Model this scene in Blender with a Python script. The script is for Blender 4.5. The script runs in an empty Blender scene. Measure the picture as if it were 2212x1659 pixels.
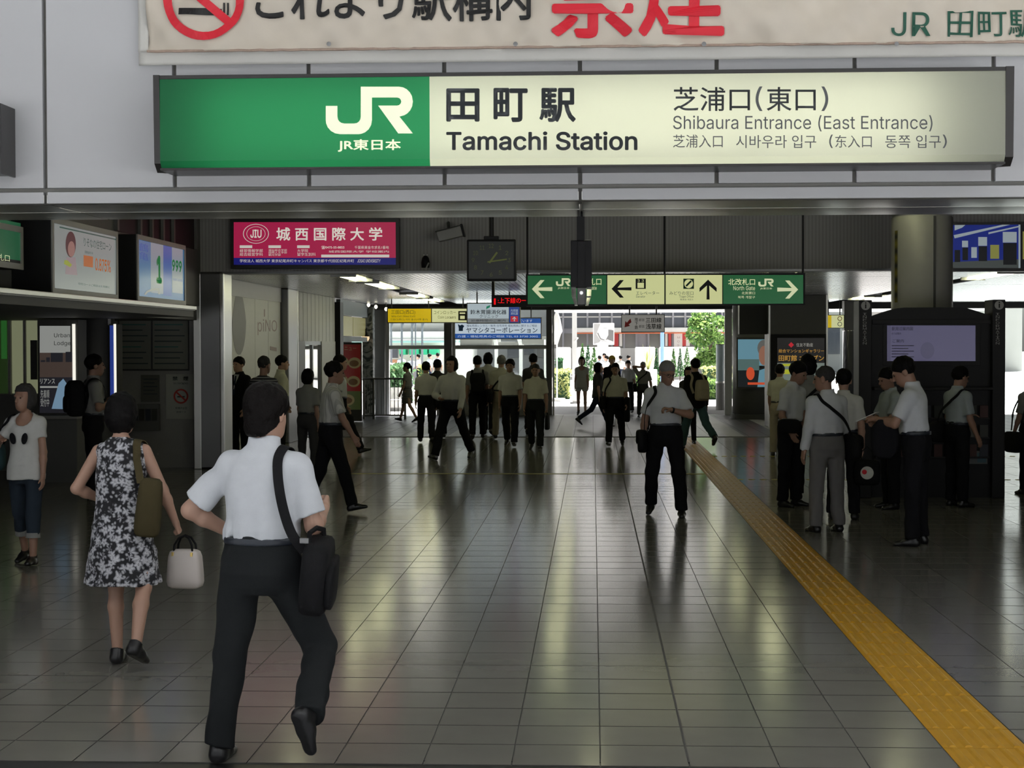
import bpy, bmesh, math, random
import numpy as np
from mathutils import Matrix, Vector
import openvdb

SC = bpy.context.scene
COL = SC.collection
R = math.radians
rnd = random.Random(7)

# ------------------------------------------------------------------ camera
HC, FPX, CX, CY = 1.89, 3700.0, 1106.0, 829.5
YAW, PITCH, ROLL = math.atan(175 / FPX), math.atan(84.5 / FPX), -0.0028
cam_d = bpy.data.cameras.new('camera')
cam_d.sensor_width = 36.0
cam_d.lens = FPX / 2212 * 36.0
cam_d.clip_end = 2000
cam = bpy.data.objects.new('camera', cam_d)
COL.objects.link(cam)
CAM_M = Matrix.Rotation(YAW, 3, 'Z') @ Matrix.Rotation(math.pi / 2 - PITCH, 3, 'X') @ Matrix.Rotation(ROLL, 3, 'Z')
cam.matrix_world = Matrix.Translation((0, 0, HC)) @ CAM_M.to_4x4()
SC.camera = cam

# ------------------------------------------------------------------ sky, sun, exposure
world = bpy.data.worlds.new('sky')
SC.world = world
world.use_nodes = True
wn = world.node_tree
wn.nodes.clear()
sky = wn.nodes.new('ShaderNodeTexSky')
sky.sky_type = 'NISHITA'
sky.sun_disc = False
sky.sun_elevation = R(58)
sky.sun_rotation = R(25)
sky.air_density = 1.3
sky.dust_density = 3.5
sky.ozone_density = 0.5
hsv = wn.nodes.new('ShaderNodeHueSaturation')
hsv.inputs['Saturation'].default_value = 0.22
bgn = wn.nodes.new('ShaderNodeBackground')
bgn.inputs['Strength'].default_value = 0.28
wo = wn.nodes.new('ShaderNodeOutputWorld')
wn.links.new(sky.outputs[0], hsv.inputs['Color'])
wn.links.new(hsv.outputs[0], bgn.inputs['Color'])
wn.links.new(bgn.outputs[0], wo.inputs['Surface'])

sun_d = bpy.data.lights.new('sun', 'SUN')
sun_d.energy = 46.0
sun_d.angle = R(0.6)
sun_d.color = (1.0, 0.98, 0.95)
sun = bpy.data.objects.new('sun', sun_d)
COL.objects.link(sun)
# the sun stands beyond the far exit, high and a little to the right
sun.rotation_euler = Vector((-0.35, -0.42, -0.92)).to_track_quat('-Z', 'Y').to_euler()

vs = SC.view_settings
vs.view_transform = 'Standard'
vs.look = 'None'
vs.gamma = 1.0
vs.use_curve_mapping = False
vs.exposure = -0.84
SC.cycles.max_bounces = 10
SC.cycles.diffuse_bounces = 6
SC.cycles.glossy_bounces = 5
SC.cycles.sample_clamp_indirect = 6.0
SC.cycles.caustics_reflective = False
SC.cycles.caustics_refractive = False

# ------------------------------------------------------------------ helpers
def ray(px, py):
    return CAM_M @ Vector(((px - CX) / FPX, -(py - CY) / FPX, -1.0))
def atY(px, py, y):
    d = ray(px, py); t = y / d.y
    return Vector((d.x * t, y, HC + d.z * t))
def atX(px, py, x):
    d = ray(px, py); t = x / d.x
    return Vector((x, d.y * t, HC + d.z * t))
def atZ(px, py, z):
    d = ray(px, py); t = (z - HC) / d.z
    return Vector((d.x * t, d.y * t, z))

def lin(c):
    c = c / 255.0
    return c / 12.92 if c <= 0.04045 else ((c + 0.055) / 1.055) ** 2.4
def rgb(r, g, b):
    return (lin(r), lin(g), lin(b), 1.0)

MATS = {}
def mat(name, col=(0.5, 0.5, 0.5, 1), rough=0.6, metal=0.0, var=0.06, scale=8.0, bump=0.0, bscale=60.0, spec=0.5, emit=0.0, coat=0.0, ecol=None, aniso=0.0):
    if name in MATS:
        return MATS[name]
    m = bpy.data.materials.new(name)
    m.use_nodes = True
    nt = m.node_tree
    b = nt.nodes['Principled BSDF']
    b.inputs['Roughness'].default_value = rough
    b.inputs['Metallic'].default_value = metal
    b.inputs['Specular IOR Level'].default_value = spec
    b.inputs['Coat Weight'].default_value = coat
    tc = nt.nodes.new('ShaderNodeTexCoord')
    nz = nt.nodes.new('ShaderNodeTexNoise')
    nz.inputs['Scale'].default_value = scale
    nz.inputs['Detail'].default_value = 3
    nt.links.new(tc.outputs['Object'], nz.inputs['Vector'])
    mx = nt.nodes.new('ShaderNodeMix'); mx.data_type = 'RGBA'
    mx.inputs[6].default_value = tuple(c * (1 - var) for c in col[:3]) + (1,)
    mx.inputs[7].default_value = tuple(min(1, c * (1 + var)) for c in col[:3]) + (1,)
    nt.links.new(nz.outputs[0], mx.inputs[0])
    nt.links.new(mx.outputs[2], b.inputs['Base Color'])
    if bump:
        n2 = nt.nodes.new('ShaderNodeTexNoise')
        n2.inputs['Scale'].default_value = bscale
        nt.links.new(tc.outputs['Object'], n2.inputs['Vector'])
        bp = nt.nodes.new('ShaderNodeBump')
        bp.inputs['Strength'].default_value = bump
        bp.inputs['Distance'].default_value = 0.01
        nt.links.new(n2.outputs[0], bp.inputs['Height'])
        nt.links.new(bp.outputs[0], b.inputs['Normal'])
    if emit:
        b.inputs['Emission Color'].default_value = ecol or col
        b.inputs['Emission Strength'].default_value = emit
    MATS[name] = m
    return m
def pattern_mat(name, fn, rough=0.85):
    """a Principled material whose base colour is built by fn(node_tree, texcoord) -> colour socket"""
    if name in MATS:
        return MATS[name]
    m = bpy.data.materials.new(name); m.use_nodes = True
    nt = m.node_tree; b = nt.nodes['Principled BSDF']
    b.inputs['Roughness'].default_value = rough
    tc = nt.nodes.new('ShaderNodeTexCoord')
    nt.links.new(fn(nt, tc), b.inputs['Base Color'])
    MATS[name] = m
    return m
def glass_mat(name, tint=(0.9, 0.95, 0.95, 1), refl=0.12, rough=0.02):
    if name in MATS:
        return MATS[name]
    m = bpy.data.materials.new(name); m.use_nodes = True
    nt = m.node_tree; nt.nodes.clear()
    o = nt.nodes.new('ShaderNodeOutputMaterial')
    t = nt.nodes.new('ShaderNodeBsdfTransparent'); t.inputs[0].default_value = tint
    g = nt.nodes.new('ShaderNodeBsdfGlossy'); g.inputs['Roughness'].default_value = rough
    fr = nt.nodes.new('ShaderNodeFresnel'); fr.inputs[0].default_value = 1.45
    mx = nt.nodes.new('ShaderNodeMixShader')
    nt.links.new(fr.outputs[0], mx.inputs[0])
    nt.links.new(t.outputs[0], mx.inputs[1]); nt.links.new(g.outputs[0], mx.inputs[2])
    nt.links.new(mx.outputs[0], o.inputs['Surface'])
    MATS[name] = m
    return m

def obj(name, me, m=None, parent=None, loc=None, smooth=False):
    """link a bmesh or mesh as one object"""
    if isinstance(me, bmesh.types.BMesh):
        bm = me
        me = bpy.data.meshes.new(name)
        bm.normal_update()
        bm.to_mesh(me); bm.free()
    if smooth:
        me.shade_smooth()
    if m is not None and not me.materials:
        me.materials.append(m)
    o = bpy.data.objects.new(name, me)
    COL.objects.link(o)
    if loc is not None:
        o.location = loc
    if parent is not None:
        o.parent = parent
    return o
def empty(name, loc=(0, 0, 0), rz=0.0):
    o = bpy.data.objects.new(name, None)
    COL.objects.link(o)
    o.empty_display_size = 0.2
    o.location = loc
    o.rotation_euler = (0, 0, rz)
    return o
def tag(o, label, cat, group=None):
    o['label'] = label; o['category'] = cat
    if group: o['group'] = group
    return o
def struct(o):
    o['kind'] = 'structure'
    return o
def stuff(o):
    o['kind'] = 'stuff'
    return o

def NB():
    return bmesh.new()
def box(bm, x0, x1, y0, y1, z0, z1, bev=0.0, M=None):
    vs_ = [bm.verts.new((x, y, z)) for x in (x0, x1) for y in (y0, y1) for z in (z0, z1)]
    f = [(0, 1, 3, 2), (4, 6, 7, 5), (0, 4, 5, 1), (2, 3, 7, 6), (0, 2, 6, 4), (1, 5, 7, 3)]
    fs = [bm.faces.new([vs_[i] for i in q]) for q in f]
    if bev:
        es = list({e for fc in fs for e in fc.edges})
        r = bmesh.ops.bevel(bm, geom=es, offset=bev, segments=2, affect='EDGES', profile=0.6)
        if M is not None:
            bmesh.ops.transform(bm, matrix=M, verts=list({v for fc in r['faces'] for v in fc.verts} | {v for v in vs_ if v.is_valid}))
    elif M is not None:
        bmesh.ops.transform(bm, matrix=M, verts=vs_)
    return bm
def cyl(bm, a, b, r0, r1=None, n=16, cap=True):
    a, b = Vector(a), Vector(b)
    r1 = r0 if r1 is None else r1
    w = (b - a).normalized()
    u = w.orthogonal().normalized(); v = w.cross(u)
    ra = []; rb = []
    for i in range(n):
        t = 2 * math.pi * i / n
        d = u * math.cos(t) + v * math.sin(t)
        ra.append(bm.verts.new(a + d * r0)); rb.append(bm.verts.new(b + d * r1))
    for i in range(n):
        j = (i + 1) % n
        bm.faces.new((ra[i], ra[j], rb[j], rb[i]))
    if cap:
        bm.faces.new(ra[::-1]); bm.faces.new(rb)
    return bm
def tube(bm, pts, r, n=8, closed=False):
    pts = [Vector(p) for p in pts]
    rings = []
    m_ = len(pts)
    up = None
    for i, p in enumerate(pts):
        if closed:
            t = (pts[(i + 1) % m_] - pts[i - 1]).normalized()
        else:
            t = (pts[min(i + 1, m_ - 1)] - pts[max(i - 1, 0)]).normalized()
        if up is None:
            up = t.orthogonal().normalized()
        up = (up - t * up.dot(t)).normalized()
        v = t.cross(up)
        rr = r[i] if isinstance(r, (list, tuple)) else r
        rings.append([bm.verts.new(p + (up * math.cos(2 * math.pi * k / n) + v * math.sin(2 * math.pi * k / n)) * rr) for k in range(n)])
    cnt = m_ if closed else m_ - 1
    for i in range(cnt):
        A, B = rings[i], rings[(i + 1) % m_]
        for k in range(n):
            j = (k + 1) % n
            bm.faces.new((A[k], A[j], B[j], B[k]))
    if not closed:
        bm.faces.new(rings[0][::-1]); bm.faces.new(rings[-1])
    return bm
def lathe(bm, prof, c=(0, 0, 0), n=24):
    """prof: list of (r, z), turned about the z axis at c"""
    c = Vector(c)
    rings = [[bm.verts.new(c + Vector((r * math.cos(2 * math.pi * k / n), r * math.sin(2 * math.pi * k / n), z))) for k in range(n)] for r, z in prof]
    for A, B in zip(rings, rings[1:]):
        for k in range(n):
            j = (k + 1) % n
            bm.faces.new((A[k], A[j], B[j], B[k]))
    bm.faces.new(rings[0][::-1]); bm.faces.new(rings[-1])
    return bm
def prism(bm, pts, off):
    """pts: planar outline (3-D), off: extrusion vector"""
    off = Vector(off)
    a = [bm.verts.new(p) for p in pts]; b = [bm.verts.new(Vector(p) + off) for p in pts]
    bm.faces.new(a[::-1]); bm.faces.new(b)
    for i in range(len(a)):
        j = (i + 1) % len(a)
        bm.faces.new((a[i], a[j], b[j], b[i]))
    return bm
def arc(cx, cy, rx, ry, a0, a1, n=8):
    return [(cx + rx * math.cos(R(a0 + (a1 - a0) * i / n)), cy + ry * math.sin(R(a0 + (a1 - a0) * i / n))) for i in range(n + 1)]

# flat print on a plane of the place: Y=const faces the hall entrance, X=const faces the hall from its left side
class Face:
    def __init__(s, axis, v, parent, lift=0.004):
        s.axis, s.v, s.parent, s.lift = axis, v, parent, lift
        s.warp = None
        s.n = Vector((0, -1, 0)) if axis == 'Y' else Vector((1, 0, 0)) if v < 0 else Vector((-1, 0, 0))
    def p(s, x, y, k=1.0):
        q = atY(x, y, s.v) if s.axis == 'Y' else atX(x, y, s.v)
        q = q + s.n * (s.lift * k)
        if s.warp is not None:
            q.y = s.warp(q.x, q.z) - s.lift * k
        return q
    def poly(s, name, pts, m, k=1.0, thick=0.0015):
        bm = NB()
        prism(bm, [s.p(x, y, k) for x, y in pts], s.n * thick)
        bmesh.ops.recalc_face_normals(bm, faces=bm.faces[:])
        return obj(name, bm, m, s.parent)
    def rect(s, name, x0, y0, x1, y1, m, k=1.0, y0b=None, y1b=None):
        y0b = y0 if y0b is None else y0b; y1b = y1 if y1b is None else y1b
        return s.poly(name, [(x0, y0), (x1, y0b), (x1, y1b), (x0, y1)], m, k)
    def text(s, body, x0, y0, x1, y1, m, k=2.0, bold=0.0, name='lettering', y0b=None, y1b=None):
        y0b = y0 if y0b is None else y0b; y1b = y1 if y1b is None else y1b
        me = text_mesh(body, bold)
        n = len(me.vertices)
        co = np.empty(n * 3, np.float32); me.vertices.foreach_get('co', co); co = co.reshape(-1, 3)
        lo, hi = co.min(0), co.max(0)
        u = (co[:, 0] - lo[0]) / max(1e-6, hi[0] - lo[0]); v = (co[:, 1] - lo[1]) / max(1e-6, hi[1] - lo[1])
        A, B, C_, D = (np.array(s.p(*q, k)) for q in ((x0, y1), (x1, y1b), (x1, y0b), (x0, y0)))
        P = (A[None] * ((1 - u) * (1 - v))[:, None] + B[None] * (u * (1 - v))[:, None] + C_[None] * (u * v)[:, None] + D[None] * ((1 - u) * v)[:, None])
        if s.warp is not None:
            P[:, 1] = s.warp(P[:, 0], P[:, 2]) - s.lift * k
        me2 = me.copy()
        me2.vertices.foreach_set('co', P.astype(np.float32).ravel())
        me2.update()
        me2.materials.clear()
        o = obj(name, me2, m, s.parent)
        if '\n' in body:
            o['kind'] = 'stuff'
        return o
TEXTS = {}
INTER = None
try:                                   # the sans face that ships with Blender, nearest to the signs' grotesque
    import os
    INTER = bpy.data.fonts.load(os.path.join(bpy.utils.system_resource('DATAFILES'), 'fonts', 'Inter.woff2'))
except Exception:
    INTER = None
def text_mesh(body, bold=0.0):
    key = (body, bold)
    if key not in TEXTS:
        cu = bpy.data.curves.new('lettering', 'FONT')
        cu.body = body
        cu.resolution_u = 3
        if INTER is not None and all(ord(c) < 128 for c in body):
            cu.font = INTER
        o = bpy.data.objects.new('lettering', cu)
        me = bpy.data.meshes.new_from_object(o)
        bpy.data.objects.remove(o)
        if bold:                       # heavier strokes: the outline thickened on all sides
            bm = NB(); bm.from_mesh(me)
            g0 = bm.verts[:] + bm.edges[:] + bm.faces[:]
            for k in range(8):
                r = bmesh.ops.duplicate(bm, geom=g0)
                bmesh.ops.translate(bm, vec=(bold * math.cos(k * math.pi / 4), bold * math.sin(k * math.pi / 4), 0), verts=[e for e in r['geom'] if isinstance(e, bmesh.types.BMVert)])
            bm.to_mesh(me); bm.free()
        TEXTS[key] = me
    return TEXTS[key]
# ------------------------------------------------------------------ materials of the building
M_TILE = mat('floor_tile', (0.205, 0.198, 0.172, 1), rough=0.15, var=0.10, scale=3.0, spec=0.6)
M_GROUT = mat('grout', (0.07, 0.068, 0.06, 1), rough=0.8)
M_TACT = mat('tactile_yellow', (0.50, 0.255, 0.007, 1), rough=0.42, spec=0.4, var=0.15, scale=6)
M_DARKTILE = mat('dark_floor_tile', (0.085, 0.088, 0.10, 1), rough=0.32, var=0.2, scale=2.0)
M_WHITEBAND = mat('pale_floor_band', (0.42, 0.42, 0.43, 1), rough=0.4)
M_PANEL = mat('white_enamel_panel', (0.545, 0.55, 0.565, 1), rough=0.42, var=0.03, scale=1.5)
M_JOINT = mat('joint_sealant', (0.22, 0.215, 0.20, 1), rough=0.8)
M_STEEL = mat('brushed_steel', (0.66, 0.66, 0.63, 1), rough=0.30, metal=0.85, var=0.05, scale=4)
M_STEELD = mat('dark_steel', (0.20, 0.20, 0.20, 1), rough=0.35, metal=1.0, var=0.05)
M_DARK = mat('dark_grey_paint', (0.055, 0.055, 0.052, 1), rough=0.6)
M_BLACK = mat('black_plastic', (0.009, 0.009, 0.010, 1), rough=0.5, spec=0.25)
M_GREY = mat('grey_wall_panel', (0.14, 0.14, 0.135, 1), rough=0.5)
M_MIDGREY = mat('mid_grey_panel', (0.32, 0.315, 0.30, 1), rough=0.45)
M_WHITE = mat('white_paint', (0.72, 0.72, 0.71, 1), rough=0.5, var=0.03)
M_CEILD = mat('dark_ceiling', (0.07, 0.07, 0.068, 1), rough=0.7)
M_ALU = mat('aluminium_slat', (0.60, 0.60, 0.61, 1), rough=0.26, metal=0.85, var=0.05, scale=2)
M_PAVE = mat('pale_paving', (0.55, 0.54, 0.52, 1), rough=0.85, var=0.08, scale=1.5)
M_GLASS = glass_mat('clear_glass')
def ribs(nt, tc):
    w = nt.nodes.new('ShaderNodeTexWave'); w.bands_direction = 'X'
    w.inputs['Scale'].default_value = 6.0
    nt.links.new(tc.outputs['Object'], w.inputs['Vector'])
    r = nt.nodes.new('ShaderNodeValToRGB')
    r.color_ramp.elements[0].color = (0.28, 0.27, 0.255, 1); r.color_ramp.elements[1].color = (0.36, 0.35, 0.33, 1)
    nt.links.new(w.outputs[1], r.inputs[0])
    return r.outputs[0]
M_RIB = pattern_mat('ribbed_grey_cladding', ribs, 0.55)
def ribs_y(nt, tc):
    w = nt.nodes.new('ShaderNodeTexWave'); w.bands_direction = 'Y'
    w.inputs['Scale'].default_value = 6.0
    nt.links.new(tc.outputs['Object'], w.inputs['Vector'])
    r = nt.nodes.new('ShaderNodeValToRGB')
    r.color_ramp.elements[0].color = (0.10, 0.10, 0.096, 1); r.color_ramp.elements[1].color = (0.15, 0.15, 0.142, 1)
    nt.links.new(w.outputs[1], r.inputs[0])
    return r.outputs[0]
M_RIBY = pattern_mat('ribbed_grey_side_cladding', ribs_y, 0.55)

def sbox(name, x0, x1, y0, y1, z0, z1, m, parent=None, bev=0.0):
    o = obj(name, box(NB(), x0, x1, y0, y1, z0, z1, bev), m, parent)
    return struct(o) if parent is None else o

# ------------------------------------------------------------------ floor
FY0, FY1, FY2 = 7.73, 35.25, 46.0          # tile starts / dark far floor starts / facade
floor = sbox('floor', -10, 12, FY0, FY2, -0.20, -0.002, M_GROUT)
T = 0.40
X0 = 0.03
# single tile mesh shared by all pieces (origin at its centre)
def tile_mesh(name, w, d, m):
    bm = NB(); g, gy = 0.003, 0.0068
    box(bm, -w / 2 + g, w / 2 - g, -d / 2 + gy, d / 2 - gy, -0.012, 0.001)
    bm.normal_update()
    for f in bm.faces: f.material_index = 0 if f.normal.z > 0.5 else 1
    me = bpy.data.meshes.new(name); bm.to_mesh(me); bm.free(); me.materials.append(m); me.materials.append(M_GROUT)
    return me
TILE_ME = tile_mesh('tile', T, T, M_TILE)
tm = NB()
for k in range(1):
    g = 0.0035
    box(tm, -T / 2 + g, T / 2 - g, -T / 2 + g, T / 2 - g, -0.012, 0.0)
    for i in range(5):
        x = -0.15 + 0.075 * i
        vs_ = [tm.verts.new(q) for q in ((x - 0.021, -0.185, 0), (x + 0.021, -0.185, 0), (x + 0.021, 0.185, 0), (x - 0.021, 0.185, 0),
                                        (x - 0.009, -0.172, 0.007), (x + 0.009, -0.172, 0.007), (x + 0.009, 0.172, 0.007), (x - 0.009, 0.172, 0.007))]
        for q in ((4, 5, 6, 7), (0, 1, 5, 4), (1, 2, 6, 5), (2, 3, 7, 6), (3, 0, 4, 7)):
            tm.faces.new([vs_[j] for j in q])
TACT_ME = bpy.data.meshes.new('tactile_tile'); tm.to_mesh(TACT_ME); tm.free(); TACT_ME.materials.append(M_TACT)
rows = int((FY1 - FY0) / T) + 1
row_tilt = [max(-0.0028, min(0.0028, rnd.gauss(0, 0.0021))) for _ in range(rows)]
cells = []
for r_ in range(rows):
    yc = 8.05 - 0.2 + T * r_
    if yc + T / 2 > FY1: break
    for k in range(-25, 30):
        xc = X0 + T * (k + 0.5)
        if xc - T / 2 < -9.9 or xc + T / 2 > 11.9: continue
        cells.append((yc, xc, r_, k))
def tilt(r_, k):
    q = random.Random(r_ * 1000 + k)
    return row_tilt[r_] + q.gauss(0, 0.0005), q.gauss(0, 0.0006)
inview = []
for c in cells:
    yc, xc, r_, k = c
    px = CX + FPX * math.tan(math.atan2(xc, yc) + YAW)
    if -60 < px < 2280:
        inview.append(c)
inview.sort()
near = [c for c in inview if c[3] != 4][:300]
nearset = {(c[2], c[3]) for c in near}
tact = [c for c in inview if c[3] == 4]
for yc, xc, r_, k in near:
    o = bpy.data.objects.new('tile', TILE_ME); COL.objects.link(o); o.parent = floor
    o.location = (xc, yc, 0); a, b = tilt(r_, k); o.rotation_euler = (a, b, 0)
for yc, xc, r_, k in tact:
    o = bpy.data.objects.new('tactile_tile', TACT_ME); COL.objects.link(o); o.parent = floor
    o.location = (xc, yc, 0.001)
bm = NB()
for yc, xc, r_, k in cells:
    if (r_, k) in nearset or k == 4: continue
    a, b = tilt(r_, k); g = T / 2 - 0.003; gy = T / 2 - 0.0068
    tp = [bm.verts.new((xc + sx * g, yc + sy * gy, 0.001 + sy * g * a - sx * g * b)) for sx, sy in ((-1, -1), (1, -1), (1, 1), (-1, 1))]
    bt = [bm.verts.new((xc + sx * g, yc + sy * gy, -0.01)) for sx, sy in ((-1, -1), (1, -1), (1, 1), (-1, 1))]
    bm.faces.new(tp)
    for i in range(4):
        j = (i + 1) % 4
        bm.faces.new((bt[i], bt[j], tp[j], tp[i])).material_index = 1
o = stuff(obj('tile_field', bm, M_TILE, floor)); o.data.materials.append(M_GROUT)
# yellow guide rows across the floor
M_YLINE = mat('yellow_line', (0.40, 0.33, 0.03, 1), rough=0.45)
obj('yellow_line', box(NB(), -3.55, 1.62, 24.98, 25.09, 0.0, 0.004), M_YLINE, floor)
for yy in (29.0, 24.0):
    bm = NB(); x = 2.05
    while x < 9:
        cyl(bm, (x, yy, 0.0), (x, yy, 0.006), 0.055, 0.04, 8); x += 0.16
    stuff(obj('tactile_dots', bm, M_YLINE, floor))
# the dark expansion joint that runs up the hall
obj('expansion_joint', box(NB(), X0 + T - 0.006, X0 + T + 0.006, FY0, 30, -0.01, 0.0022), M_GROUT, floor)
# threshold at the hall entrance
sbox('trim_1', -10, 12, 7.35, 7.725, -0.2, -0.004, M_STEELD)
sbox('forecourt', -30, 30, -30, 7.35, -0.2, -0.01, mat('pale_forecourt_stone', (0.66, 0.675, 0.70, 1), rough=0.85, var=0.06, scale=1.5))
# darker paving near the far exit with pale bands
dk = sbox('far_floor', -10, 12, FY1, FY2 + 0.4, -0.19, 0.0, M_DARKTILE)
bm = NB()
for i in range(28):
    y = FY1 + 0.4 * i
    if y < FY2: box(bm, -6, 11.8, y - 0.004, y + 0.004, -0.001, 0.0012)
for i in range(45):
    x = -6 + 0.4 * i
    box(bm, x - 0.004, x + 0.004, FY1, FY2, -0.001, 0.0012)
stuff(obj('paving_joints', bm, M_GROUT, dk))
for x0, w in ((-3.9, 0.35), (-3.0, 0.28), (-0.78, 0.34), (0.55, 0.22), (2.75, 0.36), (3.9, 0.3)):
    obj('pale_band', box(NB(), x0, x0 + w, FY1 + 0.02, FY2 + 0.3, 0.0, 0.0025), M_WHITEBAND, dk)

# ------------------------------------------------------------------ white facade over the hall entrance
YF = 12.0
zb = atY(1106, 433, YF).z
wall_front = sbox('wall_front', -10, 10, YF + 0.05, YF + 0.35, zb, 7.2, M_JOINT)
edges = [-10] + [atY(x, 300, YF).x for x in (97, 377, 667, 960, 1253, 1548, 1846, 2146, 2440)] + [10]
z1 = atY(1106, 408, YF).z; z0 = atY(1106, 399, YF).z
for a, b in zip(edges, edges[1:]):
    obj('panel', box(NB(), a + 0.014, b - 0.014, YF, YF + 0.05, z0, 7.2, 0.004), M_PANEL, wall_front)
for a, b in ((-10, edges[1]), (edges[1], edges[5]), (edges[5], 10)):
    obj('skirting_panel', box(NB(), a + 0.014, b - 0.014, YF, YF + 0.05, zb, z1, 0.004), M_PANEL, wall_front)
# brushed steel soffit under it, in two strips
zs = zb
YS = 13.6
for a, b in ((-10, edges[1]), (edges[1], edges[5]), (edges[5], 10)):
    bm = NB()
    n = 10
    prof = [(YF + 0.002 + 0.86 * i / n, zs + 0.004 - 0.008 * math.sin(math.pi * i / n)) for i in range(n + 1)]
    prof += [(YF + 0.86, zs + 0.06), (YF + 0.002, zs + 0.06)]
    prism(bm, [(a + 0.01, y, z) for y, z in prof], (b - a - 0.02, 0, 0))
    bmesh.ops.recalc_face_normals(bm, faces=bm.faces[:])
    struct(obj('trim_2', bm, M_STEEL))
    bm = NB()
    prof = [(YF + 0.88 + 0.72 * i / n, zs + 0.004 - 0.006 * math.sin(math.pi * i / n)) for i in range(n + 1)]
    prof += [(YS, zs + 0.06), (YF + 0.88, zs + 0.06)]
    prism(bm, [(a + 0.01, y, z) for y, z in prof], (b - a - 0.02, 0, 0))
    bmesh.ops.recalc_face_normals(bm, faces=bm.faces[:])
    struct(obj('trim_3', bm, M_STEEL))
sbox('wall_front_back', -10, 12, YS, YS + 0.1, zs + 0.05, 4.2, M_DARK)
sbox('ceiling_unseen', -10, 10, -1.0, YF + 0.4, 7.2, 7.4, M_WHITE)  # unseen roof, its reach set so that daylight comes in low
sbox('wall_unseen_left', -10.3, -10, 6, YF, 0, 7.4, M_MIDGREY)
sbox('wall_unseen_right', 10, 10.3, 6, YF, 0, 7.4, M_MIDGREY)

# ------------------------------------------------------------------ hall, first part (dark, high ceiling)
YB = 26.0
ZC = 2.99
XL = -6.0
sbox('ceiling_hall', -10, 12, YS, YB + 0.4, 4.1, 4.3, M_CEILD)
bulk = sbox('wall_bulkhead', -6.12, 12, YB, YB + 0.35, 3.01, 4.1, M_RIB)
obj('edge_strip', box(NB(), -6.12, 12, YB - 0.02, YB + 0.37, 2.985, 3.02), M_STEELD, bulk)
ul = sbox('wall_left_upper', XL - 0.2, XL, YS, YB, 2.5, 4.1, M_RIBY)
# shelf that runs under the lit adverts
sh = struct(empty('trim_4'))
obj('shelf', box(NB(), XL, XL + 0.62, YS, 23.0, 2.36, 2.40, 0.006), M_MIDGREY, sh)
obj('nosing', box(NB(), XL + 0.60, XL + 0.64, YS, 23.0, 2.375, 2.425, 0.006), M_STEEL, sh)
sbox('soffit_left', -10, XL + 0.6, YS, 22.98, 2.28, 2.36, M_DARK)
sbox('soffit_left_rear', -10, XL - 0.05, 22.98, YB + 0.3, 2.28, 2.5, M_DARK)
sbox('wall_left', -10.2, -10, 7.6, YB, 0, 4.3, M_MIDGREY)
sbox('wall_right', 12, 12.2, 7.6, 33.0, 0, 4.3, M_GREY)
sbox('wall_notice', -10, XL - 0.1, YB + 0.3, YB + 0.5, 0, 2.4, M_MIDGREY)
# steel pillar where the bulkhead meets the left side
pil = struct(empty('pillar_steel', (-5.86, 26.2, 0)))
obj('pillar_body', box(NB(), -0.24, 0.22, -0.25, 0.3, 0, 3.02, 0.03), M_STEELD, pil)
obj('pillar_edge', box(NB(), 0.16, 0.235, -0.262, 0.31, 0, 3.0, 0.02), M_STEEL, pil)
obj('pillar_face', box(NB(), -0.245, -0.13, -0.262, 0.0, 0, 2.99, 0.01), M_STEEL, pil)

# round column behind the information board
colc = atZ(1990, 745 + HC * FPX / 23.6, 0)
rc = struct(empty('pillar_round', (colc.x, 23.6, 0)))
prof = [(0.41, 0), (0.41, 3.60), (0.395, 3.61), (0.395, 3.63), (0.41, 3.64), (0.43, 3.66), (0.43, 3.70), (0.41, 3.72), (0.41, 4.1)]
obj('column_shaft', lathe(NB(), prof, n=48), M_MIDGREY, rc, smooth=False).data.shade_smooth()
obj('column_seam', box(NB(), 0.075, 0.105, -0.416, -0.40, 0, 3.6), M_DARK, rc)
M_TAPE = pattern_mat('yellow_black_tape', lambda nt, tc: (lambda w, r: (nt.links.new(tc.outputs['Object'], w.inputs['Vector']), setattr(w, 'bands_direction', 'Z'), w.inputs['Scale'].__setattr__('default_value', 1.6),
            nt.links.new(w.outputs[1], r.inputs[0]), setattr(r.color_ramp.elements[0], 'color', (0.02, 0.02, 0.015, 1)), setattr(r.color_ramp.elements[1], 'color', (0.20, 0.17, 0.02, 1)), r.outputs[0])[-1])(nt.nodes.new('ShaderNodeTexWave'), nt.nodes.new('ShaderNodeValToRGB')))
a0 = math.pi + 0.42
obj('tape_strip', box(NB(), -0.03, 0.03, -0.004, 0.0, 2.45, 3.42, M=Matrix.Translation((0.413 * math.cos(a0), 0.413 * math.sin(a0), 0)) @ Matrix.Rotation(a0 + math.pi / 2, 4, 'Z')), M_TAPE, rc)

# ------------------------------------------------------------------ hall, second part (slatted metal ceiling)
cl = sbox('ceiling_slatted', -6.3, 12, YB + 0.35, FY2, ZC + 0.06, ZC + 0.3, M_DARK)
brk = [26.4, 28.3, 32.4, 38.0, 43.0, 46.0]
bm = NB(); x = -5.95
while x < 11.9:
    for a, b in zip(brk, brk[1:]):
        if not any(abs(x + 0.04 - c_) < 0.23 for c_ in (-3.88, -0.62, 2.9, 6.38)):
            box(bm, x, x + 0.078, a + 0.02, b - 0.02, ZC, ZC + 0.02)
    x += 0.09
stuff(obj('ceiling_slats', bm, M_ALU, cl))
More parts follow.
